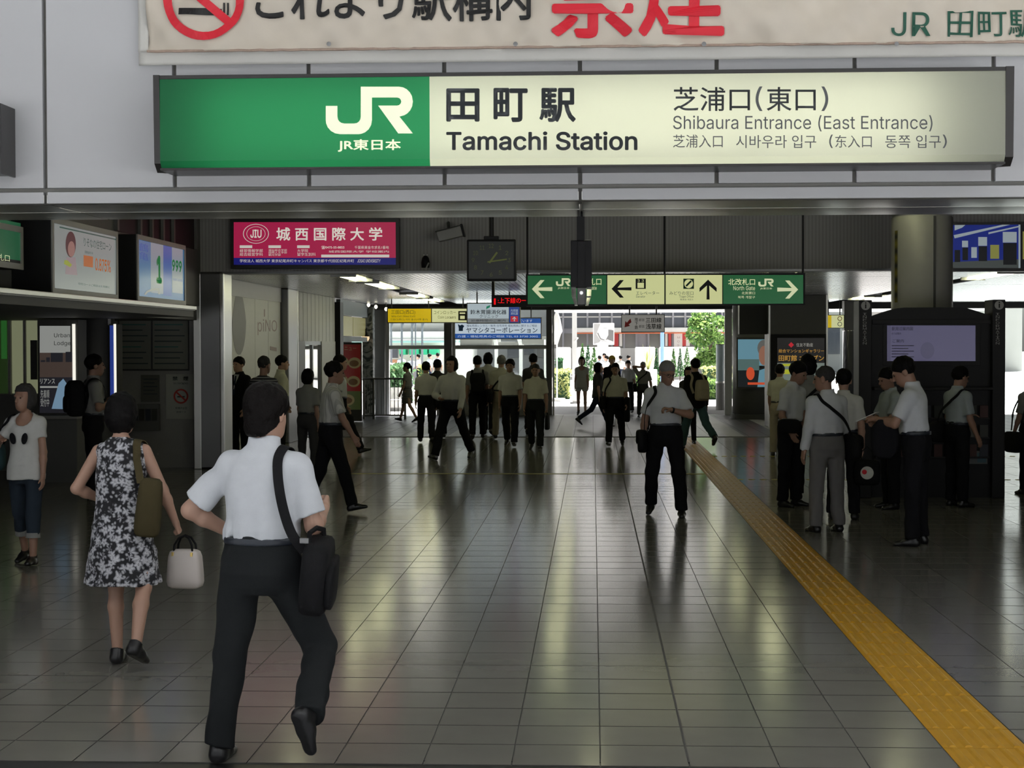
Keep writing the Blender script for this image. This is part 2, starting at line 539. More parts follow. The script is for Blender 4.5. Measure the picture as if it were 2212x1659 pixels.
# left side: white hoarding, steel post, white ribbed wall, restaurant front
wl = sbox('wall_left_far', XL - 0.3, XL - 0.1, YB + 0.5, 40.0, 0, ZC + 0.1, M_GREY)
hoard = sbox('hoarding', XL - 0.1, XL, 27.72, 32.7, 0.02, 2.72, M_WHITE)
for k in range(3):
    y = 27.72 + 4.98 * (k + 1) / 4
    obj('hoarding_joint', box(NB(), XL, XL + 0.002, y - 0.003, y + 0.003, 0.02, 2.72), M_JOINT, hoard)
obj('hoarding_head', box(NB(), XL - 0.1, XL + 0.02, 27.72, 32.7, 2.72, 2.99), M_MIDGREY, hoard)
po = struct(empty('pillar_post', (XL, 33.3, 0)))
obj('post_body', box(NB(), -0.1, 0.14, -0.5, 0.55, 0, 2.99, 0.02), M_STEELD, po)
obj('post_edge', box(NB(), 0.10, 0.15, 0.50, 0.565, 0, 2.985, 0.01), M_STEEL, po)
rw = struct(empty('wall_ribbed_white', (XL, 34, 0)))
for i in range(22):
    y = 34.0 + 5.6 * i / 22
    obj('cladding_rib', box(NB(), XL - 0.1, XL + (0.006 if i % 2 else 0.0), 0.0 + y, y + 5.6 / 22 - 0.006, 1.98, 2.99), M_WHITE, rw, loc=(-XL, -34, 0))
obj('door_jamb', box(NB(), XL - 0.1, XL + 0.02, 34.0, 35.4, 0, 1.98), M_GREY, rw, loc=(-XL, -34, 0))
obj('door_jamb', box(NB(), XL - 0.1, XL + 0.02, 37.6, 39.6, 0, 1.98), M_WHITE, rw, loc=(-XL, -34, 0))
d1 = struct(empty('door_1', (XL, 36.5, 0)))
M_MIRROR = mat('mirror_glass', (0.75, 0.78, 0.78, 1), rough=0.05, metal=1.0, var=0.02)
for y in (-1.1, 0.0):
    obj('door_leaf', box(NB(), -0.06, -0.03, y + 0.02, y + 1.08, 0.02, 1.97), M_MIRROR, d1)
    bm = NB()
    box(bm, -0.07, 0.0, y, y + 0.06, 0, 1.98); box(bm, -0.07, 0.0, y + 1.04, y + 1.1, 0, 1.98); box(bm, -0.07, 0.0, y + 0.06, y + 1.04, 1.9, 1.98)
    obj('door_frame', bm, M_STEELD, d1)

# ------------------------------------------------------------------ far facade
fac = struct(empty('wall_far', (0, FY2, 0)))
obj('header', box(NB(), -6.4, 12, 0, 0.3, 2.83, 3.2), M_DARK, fac)
def fpx(px, y=FY2): return atY(px, 745, y).x
def fbox(name, p0, p1, z0, z1, m, y0=0.0, y1=0.3):
    return obj(name, box(NB(), fpx(p0), fpx(p1), y0, y1, z0, z1, 0.01), m, fac)
fbox('facade_column', 808, 832, 0, 2.84, M_GREY, -0.1, 0.35)
fbox('facade_column', 959, 975, 0, 2.84, M_GREY, 0, 0.35)
fbox('facade_column', 1180, 1192, 0, 2.84, M_GREY, 0, 0.35)
fbox('frame_post', 833, 840, 0, 2.84, M_WHITE, 0.05, 0.2)
fbox('frame_post', 976, 983, 0, 2.84, M_WHITE, 0.05, 0.2)
fbox('frame_post', 1193, 1197, 0, 2.84, M_WHITE, 0.05, 0.2)
fbox('frame_post', 1566, 1582, 0, 2.84, M_WHITE, 0.05, 0.2)
fbox('transom', 840, 959, 1.78, 1.88, M_WHITE, 0.05, 0.2)
fbox('transom', 983, 1180, 1.78, 1.88, M_WHITE, 0.05, 0.2)
fbox('sill_wall', 942, 1180, 0.0, 0.95, M_MIDGREY, 0.05, 0.25)
fbox('sill_cap', 940, 1182, 0.95, 1.0, M_WHITE, 0.0, 0.3)
for a, b, z0_, z1_ in ((840, 959, 1.88, 2.83), (983, 1180, 1.88, 2.83), (983, 1180, 1.0, 1.78), (1750, 1850, 0.05, 2.83), (2000, 2400, 0.05, 2.83)):
    w = fbox('glass_pane', a, b, z0_, z1_, M_GLASS, 0.12, 0.13)
# outside canopy over the exit
can = sbox('canopy_soffit', -1.2, 12, FY2 + 0.3, 54.5, 2.93, 3.1, M_WHITE)
bm = NB()
y = FY2 + 0.4
while y < 54.4:
    box(bm, -1.1, 11.9, y, y + 0.09, 2.90, 2.93); y += 0.12
stuff(obj('canopy_slats', bm, M_ALU, can))
sbox('wall_left_end', -6.8, -6.5, 39.6, FY2, 0, 3.1, M_DARK)
sbox('ground_plaza', -150, 150, FY2 + 0.3, 400, -0.3, -0.02, M_PAVE)
# ------------------------------------------------------------------ print and sign materials
def emis(name, r, g, b, k=1.0, gl=0.25):
    """a backlit, self-lit or brightened printed face"""
    return mat(name, tuple(c * 0.35 for c in rgb(r, g, b)[:3]) + (1,), rough=gl, var=0.0, emit=k * 1.58, ecol=rgb(r, g, b))
def flat(name, r, g, b, rough=0.6):
    return mat(name, rgb(r, g, b), rough=rough, var=0.03)
M_FRAME = mat('sign_frame_bronze', (0.035, 0.033, 0.032, 1), rough=0.35, metal=0.3)
P_BLACK = flat('print_black', 18, 18, 18)
P_RED = flat('print_red', 215, 30, 50)
P_DKGREEN = flat('print_dark_green', 20, 80, 62)
P_GREYTXT = mat('print_charcoal', rgb(60, 62, 64), rough=0.6, var=0.0, emit=0.9, ecol=rgb(70, 74, 76))
P_WHITE = flat('print_white', 225, 225, 220)

# ------------------------------------------------------------------ vinyl no-smoking banner
BY = YF - 0.095
def wrinkle(x, z):
    s = 0.5 + 0.5 * np.sin(x * 1.3 + 0.7)
    h = (z - 3.9)
    return (BY + 0.026 * np.sin(6.2 * x + 9.0 * h + 1.4 * np.sin(1.7 * x)) * (0.35 + s) + 0.016 * np.sin(13.0 * x - 15.0 * h + 2 * np.sin(2.3 * x + 1))
            + 0.006 * np.sin(27 * x + 21 * h))
ban = tag(empty('banner', (atY(1300, 103, BY).x, BY, atY(1300, 103, BY).z)), 'wrinkled cream vinyl no-smoking banner with red lettering across the white facade', 'banner')
BL = ban.location.copy()
M_VINYL = mat('cream_vinyl', (0.60, 0.54, 0.45, 1), rough=0.5, var=0.22, scale=2.2, bump=0.05, bscale=12)
M_HEM = mat('white_vinyl_hem', (0.66, 0.65, 0.61, 1), rough=0.45, var=0.04)
M_ROPE = mat('banner_rope', (0.40, 0.30, 0.24, 1), rough=0.8, var=0.2, scale=40)
def sheet(x0, x1, z0, z1, nx, nz, fy, thick=0.004):
    bm = NB(); g = []
    for s_ in (0, thick):
        g.append([[bm.verts.new((x0 + (x1 - x0) * i / nx - BL.x, float(fy(x0 + (x1 - x0) * i / nx, z0 + (z1 - z0) * j / nz)) + s_ - BL.y, z0 + (z1 - z0) * j / nz - BL.z)) for j in range(nz + 1)] for i in range(nx + 1)])
    for i in range(nx):
        for j in range(nz):
            bm.faces.new((g[0][i][j], g[0][i + 1][j], g[0][i + 1][j + 1], g[0][i][j + 1]))
            bm.faces.new((g[1][i][j], g[1][i][j + 1], g[1][i + 1][j + 1], g[1][i + 1][j]))
    for i in range(nx):
        bm.faces.new((g[0][i][0], g[1][i][0], g[1][i + 1][0], g[0][i + 1][0]))
    for j in range(nz):
        bm.faces.new((g[0][0][j], g[0][0][j + 1], g[1][0][j + 1], g[1][0][j]))
        bm.faces.new((g[0][nx][j], g[1][nx][j], g[1][nx][j + 1], g[0][nx][j + 1]))
    return bm
bx0, bx1 = atY(318, 50, BY).x, atY(2330, 50, BY).x
bz0 = atY(1300, 101, BY).z
obj('vinyl_sheet', sheet(bx0, bx1, bz0, bz0 + 0.62, 260, 44, wrinkle), M_VINYL, ban).data.shade_smooth()
hz0 = atY(1300, 129, BY).z
obj('bottom_hem', sheet(atY(296, 50, BY).x, bx1, hz0, bz0, 120, 4, lambda x, z: BY + 0.035 + 0.006 * math.sin(9 * x)), M_HEM, ban).data.shade_smooth()
obj('side_hem', sheet(atY(296, 50, BY).x, bx0, bz0, bz0 + 0.62, 3, 20, lambda x, z: BY + 0.030 + 0.006 * math.sin(14 * z)), M_HEM, ban).data.shade_smooth()
bm = NB()
tube(bm, [(x - BL.x, BY - 0.012 - BL.y, bz0 + 0.002 * math.sin(40 * x) - BL.z) for x in np.linspace(bx0, bx1, 90)], 0.009, 6)
obj('bottom_rope', bm, M_ROPE, ban)
for px in (712, 1114, 1520, 1935):
    q = atY(px, 97, BY)
    bm = NB(); lathe(bm, [(0.016, 0), (0.016, 0.004), (0.007, 0.005)], n=12)
    o = obj('grommet', bm, M_STEELD, ban, loc=(q.x - BL.x, -0.035, q.z - BL.z)); o.rotation_euler = (R(90), 0, 0)
class Holder: pass
def localize(o, root):
    """children built in world coordinates keep their place under root"""
    o.matrix_parent_inverse = Matrix.Translation(-root.location) if root.rotation_euler.z == 0 else root.matrix_basis.inverted()
def wface(axis, v, root, lift=0.004):
    f = Face(axis, v, root, lift)
    return f
_obj0 = obj
F = Face('Y', BY, None, 0.012); F.warp = wrinkle
made = []
def ring(F, cx, cy, ro, ri, a0=0, a1=360, n=48, ry=1.0):
    out = [(cx + ro * math.cos(R(a0 + (a1 - a0) * i / n)), cy + ro * ry * math.sin(R(a0 + (a1 - a0) * i / n))) for i in range(n + 1)]
    inn = [(cx + ri * math.cos(R(a0 + (a1 - a0) * i / n)), cy + ri * ry * math.sin(R(a0 + (a1 - a0) * i / n))) for i in range(n + 1)]
    return out, inn
def ring_obj(F, name, cx, cy, ro, ri, m, k=1.0, ry=1.0, n=40):
    out, inn = ring(F, cx, cy, ro, ri, n=n, ry=ry)
    bm = NB()
    a = [bm.verts.new(F.p(x, y, k)) for x, y in out[:-1]]; b = [bm.verts.new(F.p(x, y, k)) for x, y in inn[:-1]]
    for i in range(n):
        j = (i + 1) % n
        bm.faces.new((a[i], a[j], b[j], b[i]))
    bmesh.ops.recalc_face_normals(bm, faces=bm.faces[:])
    return obj(name, bm, m, F.parent)
def band(F, name, p, q, w, m, k=1.0, n=12):
    """a straight printed bar from p to q of width w (pixels), cut in steps so that it follows the sheet"""
    (x0, y0), (x1, y1) = p, q
    L = math.hypot(x1 - x0, y1 - y0); nx, ny = -(y1 - y0) / L * w / 2, (x1 - x0) / L * w / 2
    bm = NB(); A = []; B = []
    for i in range(n + 1):
        x, y = x0 + (x1 - x0) * i / n, y0 + (y1 - y0) * i / n
        A.append(bm.verts.new(F.p(x + nx, y + ny, k))); B.append(bm.verts.new(F.p(x - nx, y - ny, k)))
    for i in range(n):
        bm.faces.new((A[i], A[i + 1], B[i + 1], B[i]))
    return obj(name, bm, m, F.parent)
def adopt(root, things):
    for o in things:
        o.parent = root
        o.matrix_parent_inverse = Matrix.LocRotScale(root.location, root.rotation_euler, None).inverted()
adopt(ban, [
    band(F, 'cigarette_print', (388, 26), (478, 26), 15, P_BLACK, 1.0),
    band(F, 'smoke_print', (483, 32), (483, 5), 4, P_BLACK), band(F, 'smoke_print', (491, 32), (491, 5), 4, P_BLACK),
    ring_obj(F, 'prohibition_ring', 441, 2, 86, 68, P_RED, 1.4),
    band(F, 'prohibition_bar', (385, -45), (497, 50), 18, P_RED, 1.3),
    F.text('これより駅構内', 552, -46, 1147, 46, P_BLACK, 1.0, 0.018),
    F.text('禁煙', 1187, -112, 1565, 83, P_RED, 1.0, 0.022),
    F.text('JR', 1925, 27, 2010, 78, P_DKGREEN, 1.0),
    F.text('田町駅', 2046, 23, 2241, 81, P_DKGREEN, 1.0, 0.004)])

# ------------------------------------------------------------------ the large backlit station sign
SY = 11.56
sx0, sx1 = atY(332, 250, SY).x, atY(2190, 250, SY).x
sz0, sz1 = atY(1260, 362, SY).z, atY(1260, 153, SY).z
sign = tag(empty('station_sign', ((sx0 + sx1) / 2, SY, sz0)), 'long backlit station name sign, green and cream with dark lettering, over the hall entrance', 'sign')
def capprof(): return [(SY + 0.0, sz1), (SY + 0.40, sz1), (SY + 0.40, sz0 + 0.02), (SY + 0.10, sz0 - 0.005), (SY + 0.02, sz0 + 0.05)]
parts = []
for a, b in ((sx0, sx0 + 0.042), (sx1 - 0.055, sx1)):
    bm = NB(); prism(bm, [(a, y - 0.012, z) for y, z in capprof()], (b - a, 0, 0)); bmesh.ops.recalc_face_normals(bm, faces=bm.faces[:])
    parts.append(obj('end_cap', bm, M_FRAME))
fx0, fx1 = sx0 + 0.042, sx1 - 0.055
parts.append(obj('top_rail', box(NB(), fx0, fx1, SY - 0.008, SY + 0.40, sz1 - 0.028, sz1 - 0.002, 0.003), M_FRAME))
parts.append(obj('bottom_rail', box(NB(), fx0, fx1, SY - 0.004, SY + 0.40, sz0 + 0.002, sz0 + 0.018, 0.003), M_FRAME))
M_BOXW = mat('sign_box_white', (0.8, 0.8, 0.78, 1), rough=0.7)
parts.append(obj('back_plate', box(NB(), fx0, fx1, SY + 0.36, SY + 0.40, sz0 + 0.018, sz1 - 0.028), M_BOXW))
def transl(name, col):
    m = bpy.data.materials.new(name); m.use_nodes = True
    nt = m.node_tree; nt.nodes.clear()
    o = nt.nodes.new('ShaderNodeOutputMaterial')
    t = nt.nodes.new('ShaderNodeBsdfTranslucent'); t.inputs[0].default_value = col
    d = nt.nodes.new('ShaderNodeBsdfPrincipled'); d.inputs['Base Color'].default_value = col; d.inputs['Roughness'].default_value = 0.3
    mx = nt.nodes.new('ShaderNodeMixShader'); mx.inputs[0].default_value = 0.35
    nt.links.new(t.outputs[0], mx.inputs[1]); nt.links.new(d.outputs[0], mx.inputs[2]); nt.links.new(mx.outputs[0], o.inputs['Surface'])
    MATS[name] = m
    return m
M_TRW = transl('backlit_cream_acrylic', (0.86, 0.88, 0.74, 1))
M_TRG = transl('backlit_green_acrylic', (0.028, 0.29, 0.115, 1))
gx = atY(928, 250, SY).x
def panel_face(x0, x1, m, name):
    bm = NB(); zz0, zz1 = sz0 + 0.016, sz1 - 0.026
    v = [bm.verts.new(q) for q in ((x0, SY, zz0 + 0.05), (x1, SY, zz0 + 0.05), (x1, SY, zz1), (x0, SY, zz1), (x0, SY + 0.035, zz0), (x1, SY + 0.035, zz0))]
    bm.faces.new((v[0], v[1], v[2], v[3])); bm.faces.new((v[4], v[5], v[1], v[0]))
    return obj(name, bm, m)
parts.append(panel_face(fx0, gx, M_TRG, 'green_panel'))
parts.append(panel_face(gx, fx1, M_TRW, 'cream_panel'))
M_TUBE = mat('fluorescent_tube', (0.9, 0.9, 0.8, 1), emit=11.6, ecol=(1.0, 1.0, 0.86, 1), var=0.0)
for zt in (sz0 + 0.18, sz1 - 0.19):
    for k in range(4):
        a = fx0 + 0.28 + (fx1 - 0.62 - fx0 - 0.1) * k / 4; b = fx0 + 0.28 + (fx1 - 0.62 - fx0 - 0.1) * (k + 1) / 4 - 0.04
        parts.append(obj('lamp_tube', cyl(NB(), (a, SY + 0.24, zt), (b, SY + 0.24, zt), 0.016, n=8), M_TUBE))
LOGO = ([(704, 229), (729, 229), (729, 251)] + [(742 - 13 * math.cos(t), 252 + 14.5 * math.sin(t)) for t in (0.4, 0.8, 1.2)] + [(744, 267), (765, 267)]
        + [(766 + 13.5 * math.sin(t), 253 + 14 * math.cos(t)) for t in (0.4, 0.8, 1.2)] + [(779.5, 252), (779.5, 187.5), (862, 187.5)]
        + [(862 + 30 * math.sin(t), 219.5 - 32 * math.cos(t)) for t in (0.3, 0.6, 0.9, 1.2, 1.57, 1.9, 2.2, 2.5, 2.75)]
        + [(863, 252), (892, 288.4), (860.5, 288.4), (817, 228.3), (858, 228.3)] + [(858 + 9 * math.sin(t), 219.6 + 8.7 * math.cos(t)) for t in (0.5, 1.0, 1.57, 2.1, 2.6)]
        + [(858, 210.8), (803.6, 210.8), (803.6, 260)] + [(774 + 29.6 * math.cos(t), 260 + 30 * math.sin(t)) for t in (0.35, 0.7, 1.05, 1.35)]
        + [(774, 290), (735, 290)] + [(735 - 31 * math.sin(t), 260 + 30 * math.cos(t)) for t in (0.35, 0.7, 1.05, 1.35)] + [(704, 260)])
def logo(F, name, x0, y0, x1, y1, m, k=1.0):
    return F.poly(name, [(x0 + (x - 704) / 188 * (x1 - x0), y0 + (y - 187.5) / 102.5 * (y1 - y0)) for x, y in LOGO], m, k)
E_CREAM = emis('backlit_cream_letter', 236, 238, 210, 1.0)
F = Face('Y', SY, None, 0.004)
parts += [logo(F, 'railway_emblem', 704, 187.5, 892, 290, E_CREAM),
          F.text('JR東日本', 730, 301, 866, 328, E_CREAM, 1.0, 0.02),
          F.text('田町駅'[0], 964, 191, 1036, 263, P_GREYTXT, 1, 0.025), F.text('町', 1066, 190, 1140, 264, P_GREYTXT, 1, 0.025), F.text('駅', 1165, 190, 1244, 264, P_GREYTXT, 1, 0.025),
          F.text('Tamachi Station', 964, 284, 1377, 325, P_GREYTXT, 1, 0.018),
          F.text('芝浦口', 1455, 188, 1620, 240, P_GREYTXT, 1, 0.006), F.text('(', 1632, 187, 1647, 240, P_GREYTXT, 1), F.text('東口', 1656, 188, 1762, 240, P_GREYTXT, 1, 0.006), F.text(')', 1774, 187, 1789, 240, P_GREYTXT, 1),
          F.text('Shibaura Entrance (East Entrance)', 1454, 249, 2014, 284, P_GREYTXT, 1, 0.0),
          F.text('芝浦入口', 1454, 291, 1561, 319, P_GREYTXT, 1), F.text('시바우라 입구', 1590, 292, 1763, 320, P_GREYTXT, 1, 0.0),
          F.text('(', 1791, 291, 1799, 320, P_GREYTXT, 1), F.text('东入口', 1804, 292, 1883, 319, P_GREYTXT, 1), F.text('동쪽 입구', 1912, 292, 2032, 320, P_GREYTXT, 1), F.text(')', 2036, 291, 2045, 320, P_GREYTXT, 1)]
adopt(sign, parts)

# dark edge of the neighbouring sign box at the left end of the facade
nb = tag(empty('sign_box', (atY(-150, 300, 11.7).x, 11.7, atY(0, 372, 11.7).z)), 'dark edge of a wall sign box cut off at the left of the facade', 'sign')
a, b = atY(-300, 300, 11.7).x, atY(3, 300, 11.7).x
c0, c1 = atY(0, 372, 11.7).z, atY(0, 226, 11.7).z
adopt(nb, [obj('box_body', box(NB(), a, b - 0.02, 11.70, 11.99, c0, c1, 0.01), M_FRAME), obj('end_cap', box(NB(), b - 0.02, b, 11.69, 11.99, c0 - 0.01, c1 + 0.01, 0.004), M_FRAME)])

# ------------------------------------------------------------------ generic hanging / wall signs
def signbox(name, label, px0, py0, px1, py1, Y, depth=0.12, fr=3, m=M_FRAME, rods=(), rod_top=4.1, group=None, rodr=0.014):
    """box sign with frame strips around its face; returns (root, Face, parts)"""
    a, b = atY(px0, (py0 + py1) / 2, Y).x, atY(px1, (py0 + py1) / 2, Y).x
    c0, c1 = atY((px0 + px1) / 2, py1, Y).z, atY((px0 + px1) / 2, py0, Y).z
    root = tag(empty(name, ((a + b) / 2, Y, c0)), label, 'sign', group)
    w = fr * Y / FPX
    ps = [obj('casing', box(NB(), a, b, Y, Y + depth, c0, c1, min(0.008, depth / 4)), m)]
    bm = NB()
    box(bm, a, b, Y - 0.012, Y, c1 - w, c1); box(bm, a, b, Y - 0.012, Y, c0, c0 + w)
    box(bm, a, a + w, Y - 0.012, Y, c0 + w, c1 - w); box(bm, b - w, b, Y - 0.012, Y, c0 + w, c1 - w)
    ps.append(obj('frame', bm, m))
    for px in rods:
        x = atY(px, py0, Y).x
        ps.append(obj('hanger_rod', cyl(NB(), (x, Y + depth / 2, c1 - 0.01), (x, Y + depth / 2, rod_top), rodr, n=8), M_BLACK))
    adopt(root, ps)
    return root, Face('Y', Y, None, 0.003)

# pink university advert on the bulkhead
root, F = signbox('advert_lightbox', 'crimson lit advertising board with white lettering on the grey bulkhead', 498, 472, 862, 580, 25.82, 0.17, 7)
E_PINK = emis('lit_crimson', 168, 32, 74, 0.85); E_NAVY = emis('lit_navy', 28, 30, 112, 0.8); E_WH = emis('lit_white', 214, 208, 200, 0.8)
ps = [F.rect('lit_face', 505, 480, 857, 557, E_PINK, 0.4), F.rect('navy_band', 505, 557, 857, 572, E_NAVY, 0.4),
      ring_obj(F, 'emblem_ring', 553, 505, 28, 26.5, E_WH, 1.4, 0.76, 28), ring_obj(F, 'emblem_ring', 553, 505, 20.5, 19.5, E_WH, 1.4, 0.76, 28),
      F.text('JIU', 541, 496, 565, 514, E_WH, 1.4, 0.02),
      F.text('城 西 国 際 大 学', 597, 491, 826, 520, E_WH, 1.4, 0.02)]
for i, x in enumerate((518, 580, 642)):
    ps.append(F.rect('white_tab', x, 530, x + 27, 536, E_WH, 1.4))
    ps.append(F.text(('経営情報学部\n総合経営学科', '福祉総合学部\n国際人文学部\n観光学部', '大学院\n留学生別科')[i], x, 538, x + (50 if i == 0 else 40), 553, E_WH, 1.4))
ps += [F.text('☎0475-55-8855', 694, 531, 744, 538, E_WH, 1.4, 0.01), F.text('千葉県東金市求名1番地', 766, 531, 840, 538, E_WH, 1.4),
       F.text('城西国際大学 学校案内', 710, 541, 840, 546, E_WH, 1.4), F.rect('white_bar', 694, 550, 841, 556, E_WH, 1.4),
       F.text('学校法人 城西大学 東京紀尾井町キャンパス 東京都千代田区紀尾井町', 518, 560, 765, 567, E_WH, 1.4), F.text('JOSAI UNIVERSITY', 772, 560, 822, 567, E_WH, 1.4)]
adopt(root, ps)

# green direction sign hanging in the hall
root, F = signbox('direction_sign', 'long green and cream direction sign with arrows hanging under the bulkhead', 1136, 591, 1739, 660, 22.0, 0.14, 3, M_BLACK, (1139, 1436, 1736))
E_GRN = emis('lit_green', 16, 92, 46, 0.75); E_YC = emis('lit_cream', 208, 212, 150, 0.85); E_LET = emis('lit_letter', 214, 220, 176, 0.85)
def arrow(F, x0, y0, x1, y1, t, d, m, k=1.4):
    """outline arrow filling the box, pointing d"""
    w, h = x1 - x0, y1 - y0
    base = [(0, .5), (.42, 0), (.62, 0), (.30, .5 - t * .75), (1, .5 - t), (1, .5 + t), (.30, .5 + t * .75), (.62, 1), (.42, 1)]
    if d == 'l': pts = base
    elif d == 'r': pts = [(1 - x, y) for x, y in base]
    elif d == 'u': pts = [(y, x) for x, y in base]
    else: pts = [(x, y) for x, y in base]
    return F.poly('arrow', [(x0 + x * w, y0 + y * h) for x, y in pts], m, k)
ps = [F.rect('lit_panel', 1140, 594, 1310, 657, E_GRN, 0.4), F.rect('lit_panel', 1312, 594, 1435, 657, E_YC, 0.4), F.rect('lit_panel', 1438, 594, 1560, 657, E_YC, 0.4), F.rect('lit_panel', 1562, 594, 1735, 657, E_GRN, 0.4),
      arrow(F, 1149, 605, 1193, 644, 0.11, 'l', E_LET), logo(F, 'railway_emblem', 1201, 601, 1232, 618, E_LET, 1.4), F.text('JR東日本', 1205, 620, 1230, 625, E_LET, 1.4),
      F.text('南改札口', 1244, 601, 1299, 616, E_LET, 1.4, 0.006), F.text('South Gate', 1249, 618, 1289, 626, E_LET, 1.4),
      arrow(F, 1321, 605, 1364, 643, 0.09, 'l', P_BLACK), F.rect('lift_icon', 1373, 602, 1395, 624, P_BLACK, 1.4),
      F.rect('icon_mark', 1377, 611, 1391, 622, E_YC, 2.2), F.text('↕ ↕', 1377, 603, 1391, 610, E_YC, 2.2), F.text('エレベーター', 1374, 629, 1424, 637, P_GREYTXT, 1.4), F.text('Elevator', 1374, 638, 1394, 643, P_GREYTXT, 1.4),
      F.rect('office_icon', 1476, 602, 1499, 624, P_DKGREEN, 1.4), ring_obj(F, 'icon_mark', 1487.5, 613, 9.5, 0.5, E_YC, 2.2, 1.0, 18), band(F, 'icon_mark', (1482, 618), (1493, 607), 4, P_DKGREEN, 3.0, 2), F.text('みどりの窓口', 1446, 629, 1498, 637, P_GREYTXT, 1.4),
      F.text('Ticket Office', 1467, 638, 1498, 643, P_GREYTXT, 1.4), F.text('售票处 매표소', 1469, 645, 1498, 649, P_GREYTXT, 1.4), arrow(F, 1511, 604, 1548, 647, 0.09, 'u', P_BLACK),
      F.text('北改札口', 1573, 602, 1631, 616, E_LET, 1.4, 0.006), F.text('North Gate', 1584, 618, 1631, 627, E_LET, 1.4), F.text('北剪票口', 1602, 630, 1631, 636, E_LET, 1.4), F.text('북쪽 개찰구', 1594, 639, 1631, 645, E_LET, 1.4),
      logo(F, 'railway_emblem', 1638, 602, 1671, 619, E_LET, 1.4), F.text('JR東日本', 1642, 621, 1668, 626, E_LET, 1.4), arrow(F, 1679, 606, 1724, 645, 0.11, 'r', E_LET)]
adopt(root, ps)

# red LED display
root, F = signbox('led_display', 'black display with scrolling red characters beside the green direction sign', 1062, 637, 1186, 663, 27.2, 0.12, 3, M_BLACK, (1065,), ZC + 0.05, rodr=0.025)
E_RED = emis('led_red', 230, 24, 30, 0.9)
adopt(root, [F.text('▮:上下線の一部', 1067, 643, 1150, 658, E_RED, 1.2, 0.01)])

# yellow exit sign and locker sign
root, F = signbox('exit_sign', 'yellow exit sign joined to a cream coin locker sign above the windows', 836, 665, 1014, 698, 41.0, 0.15, 1.5, M_FRAME, (845, 925, 1000), ZC + 0.05)
E_YEL = emis('lit_yellow', 206, 176, 8, 0.85); E_CR2 = emis('lit_pale_cream', 214, 216, 160, 0.85)
P_OLIVE = flat('print_olive', 96, 84, 20)
adopt(root, [F.rect('yellow_panel', 838, 667, 931, 696, E_YEL, 0.4), F.rect('cream_panel', 933, 667, 1012, 696, E_CR2, 0.4), F.text('三田口(西口)', 845, 670, 897, 680, P_OLIVE, 1.5), F.text('Mita Exit (West Exit)', 846, 681, 897, 686, P_OLIVE, 1.5), F.text('三田口(西口) 미타 출구(서쪽 출구)', 843, 688, 924, 693, P_OLIVE, 1.5),
    F.text('コインロッカー', 937, 671, 985, 679, P_OLIVE, 1.5), F.text('Coin Lockers', 946, 682, 985, 688, P_OLIVE, 1.5), F.rect('locker_icon', 990, 672, 1008, 692, P_BLACK, 1.5), F.rect('icon_mark', 994, 682, 1004, 689, E_CR2, 2.4), F.rect('icon_mark', 993, 675, 1005, 678, E_CR2, 2.4)])
# clinic advert
root, F = signbox('clinic_sign', 'pale blue clinic sign with a green mark hanging in front of the windows', 1008, 654, 1124, 699, 36.0, 0.15, 2, M_MIDGREY, (1030, 1100), ZC + 0.05)
E_PB = emis('lit_pale_blue', 176, 190, 196, 0.85); E_BL = emis('lit_blue', 40, 66, 140, 0.8); E_G2 = emis('lit_teal', 24, 130, 96, 0.8); E_R2 = emis('lit_red', 196, 40, 50, 0.8); P_NAVY = flat('print_navy', 36, 52, 84); E_GR = emis('lit_grey', 132, 138, 140, 0.7)
adopt(root, [F.rect('pale_panel', 1010, 656, 1099, 688, E_PB, 0.4), F.rect('grey_band', 1010, 688, 1099, 697, E_GR, 0.4), F.rect('blue_panel', 1100, 656, 1122, 697, E_BL, 0.4), F.poly('green_mark', [(1051, 662), (1059, 659), (1058, 664), (1050, 668)], E_G2, 1.5),
    F.text('鈴木胃腸消化器', 1016, 669, 1094, 679, P_NAVY, 1.5, 0.01), F.text('クリニック', 1036, 680, 1076, 687, P_NAVY, 1.5), F.text('診療時間のご案内', 1018, 690, 1092, 695, P_NAVY, 1.5), F.text('内視鏡\n消化器', 1103, 668, 1119, 680, E_PB, 1.5), F.rect('red_panel', 1103, 683, 1119, 695, E_R2, 1.5), arrow(F, 1107, 684, 1115, 694, 0.14, 'u', E_PB, 2.2)])
# rental company advert
root, F = signbox('company_sign', 'white and blue lit company sign hanging before the right window bay', 981, 686, 1170, 733, 43.4, 0.15, 2, M_MIDGREY, (1000, 1147), ZC + 0.05)
E_W3 = emis('lit_cool_white', 190, 204, 216, 0.9); E_B3 = emis('lit_mid_blue', 36, 84, 160, 0.85); P_B3 = flat('print_blue', 40, 88, 150)
adopt(root, [F.rect('white_panel', 983, 688, 1168, 731, E_W3, 0.4), F.rect('blue_band', 983, 688, 1168, 698, E_B3, 0.9), F.rect('blue_band', 983, 721, 1168, 731, E_B3, 0.9), F.text('福祉用具レンタルを行っています', 1040, 690, 1150, 696, E_W3, 1.8), F.text('福祉用具レンタル・販売 住宅改修 福祉用具に関するご相談', 1008, 701, 1160, 706, P_B3, 1.8),
    F.text('ヤマシタコーポレーション', 1007, 707, 1161, 719, P_B3, 1.8, 0.008), F.text('介護・福祉用具のご相談 TEL 03 5730 3002', 988, 724, 1162, 729, E_W3, 1.8), F.poly('figure_mark', [(989, 700), (994, 703), (998, 701), (1003, 704), (1000, 709), (1000, 715), (991, 715), (991, 709)], P_B3, 1.8)])
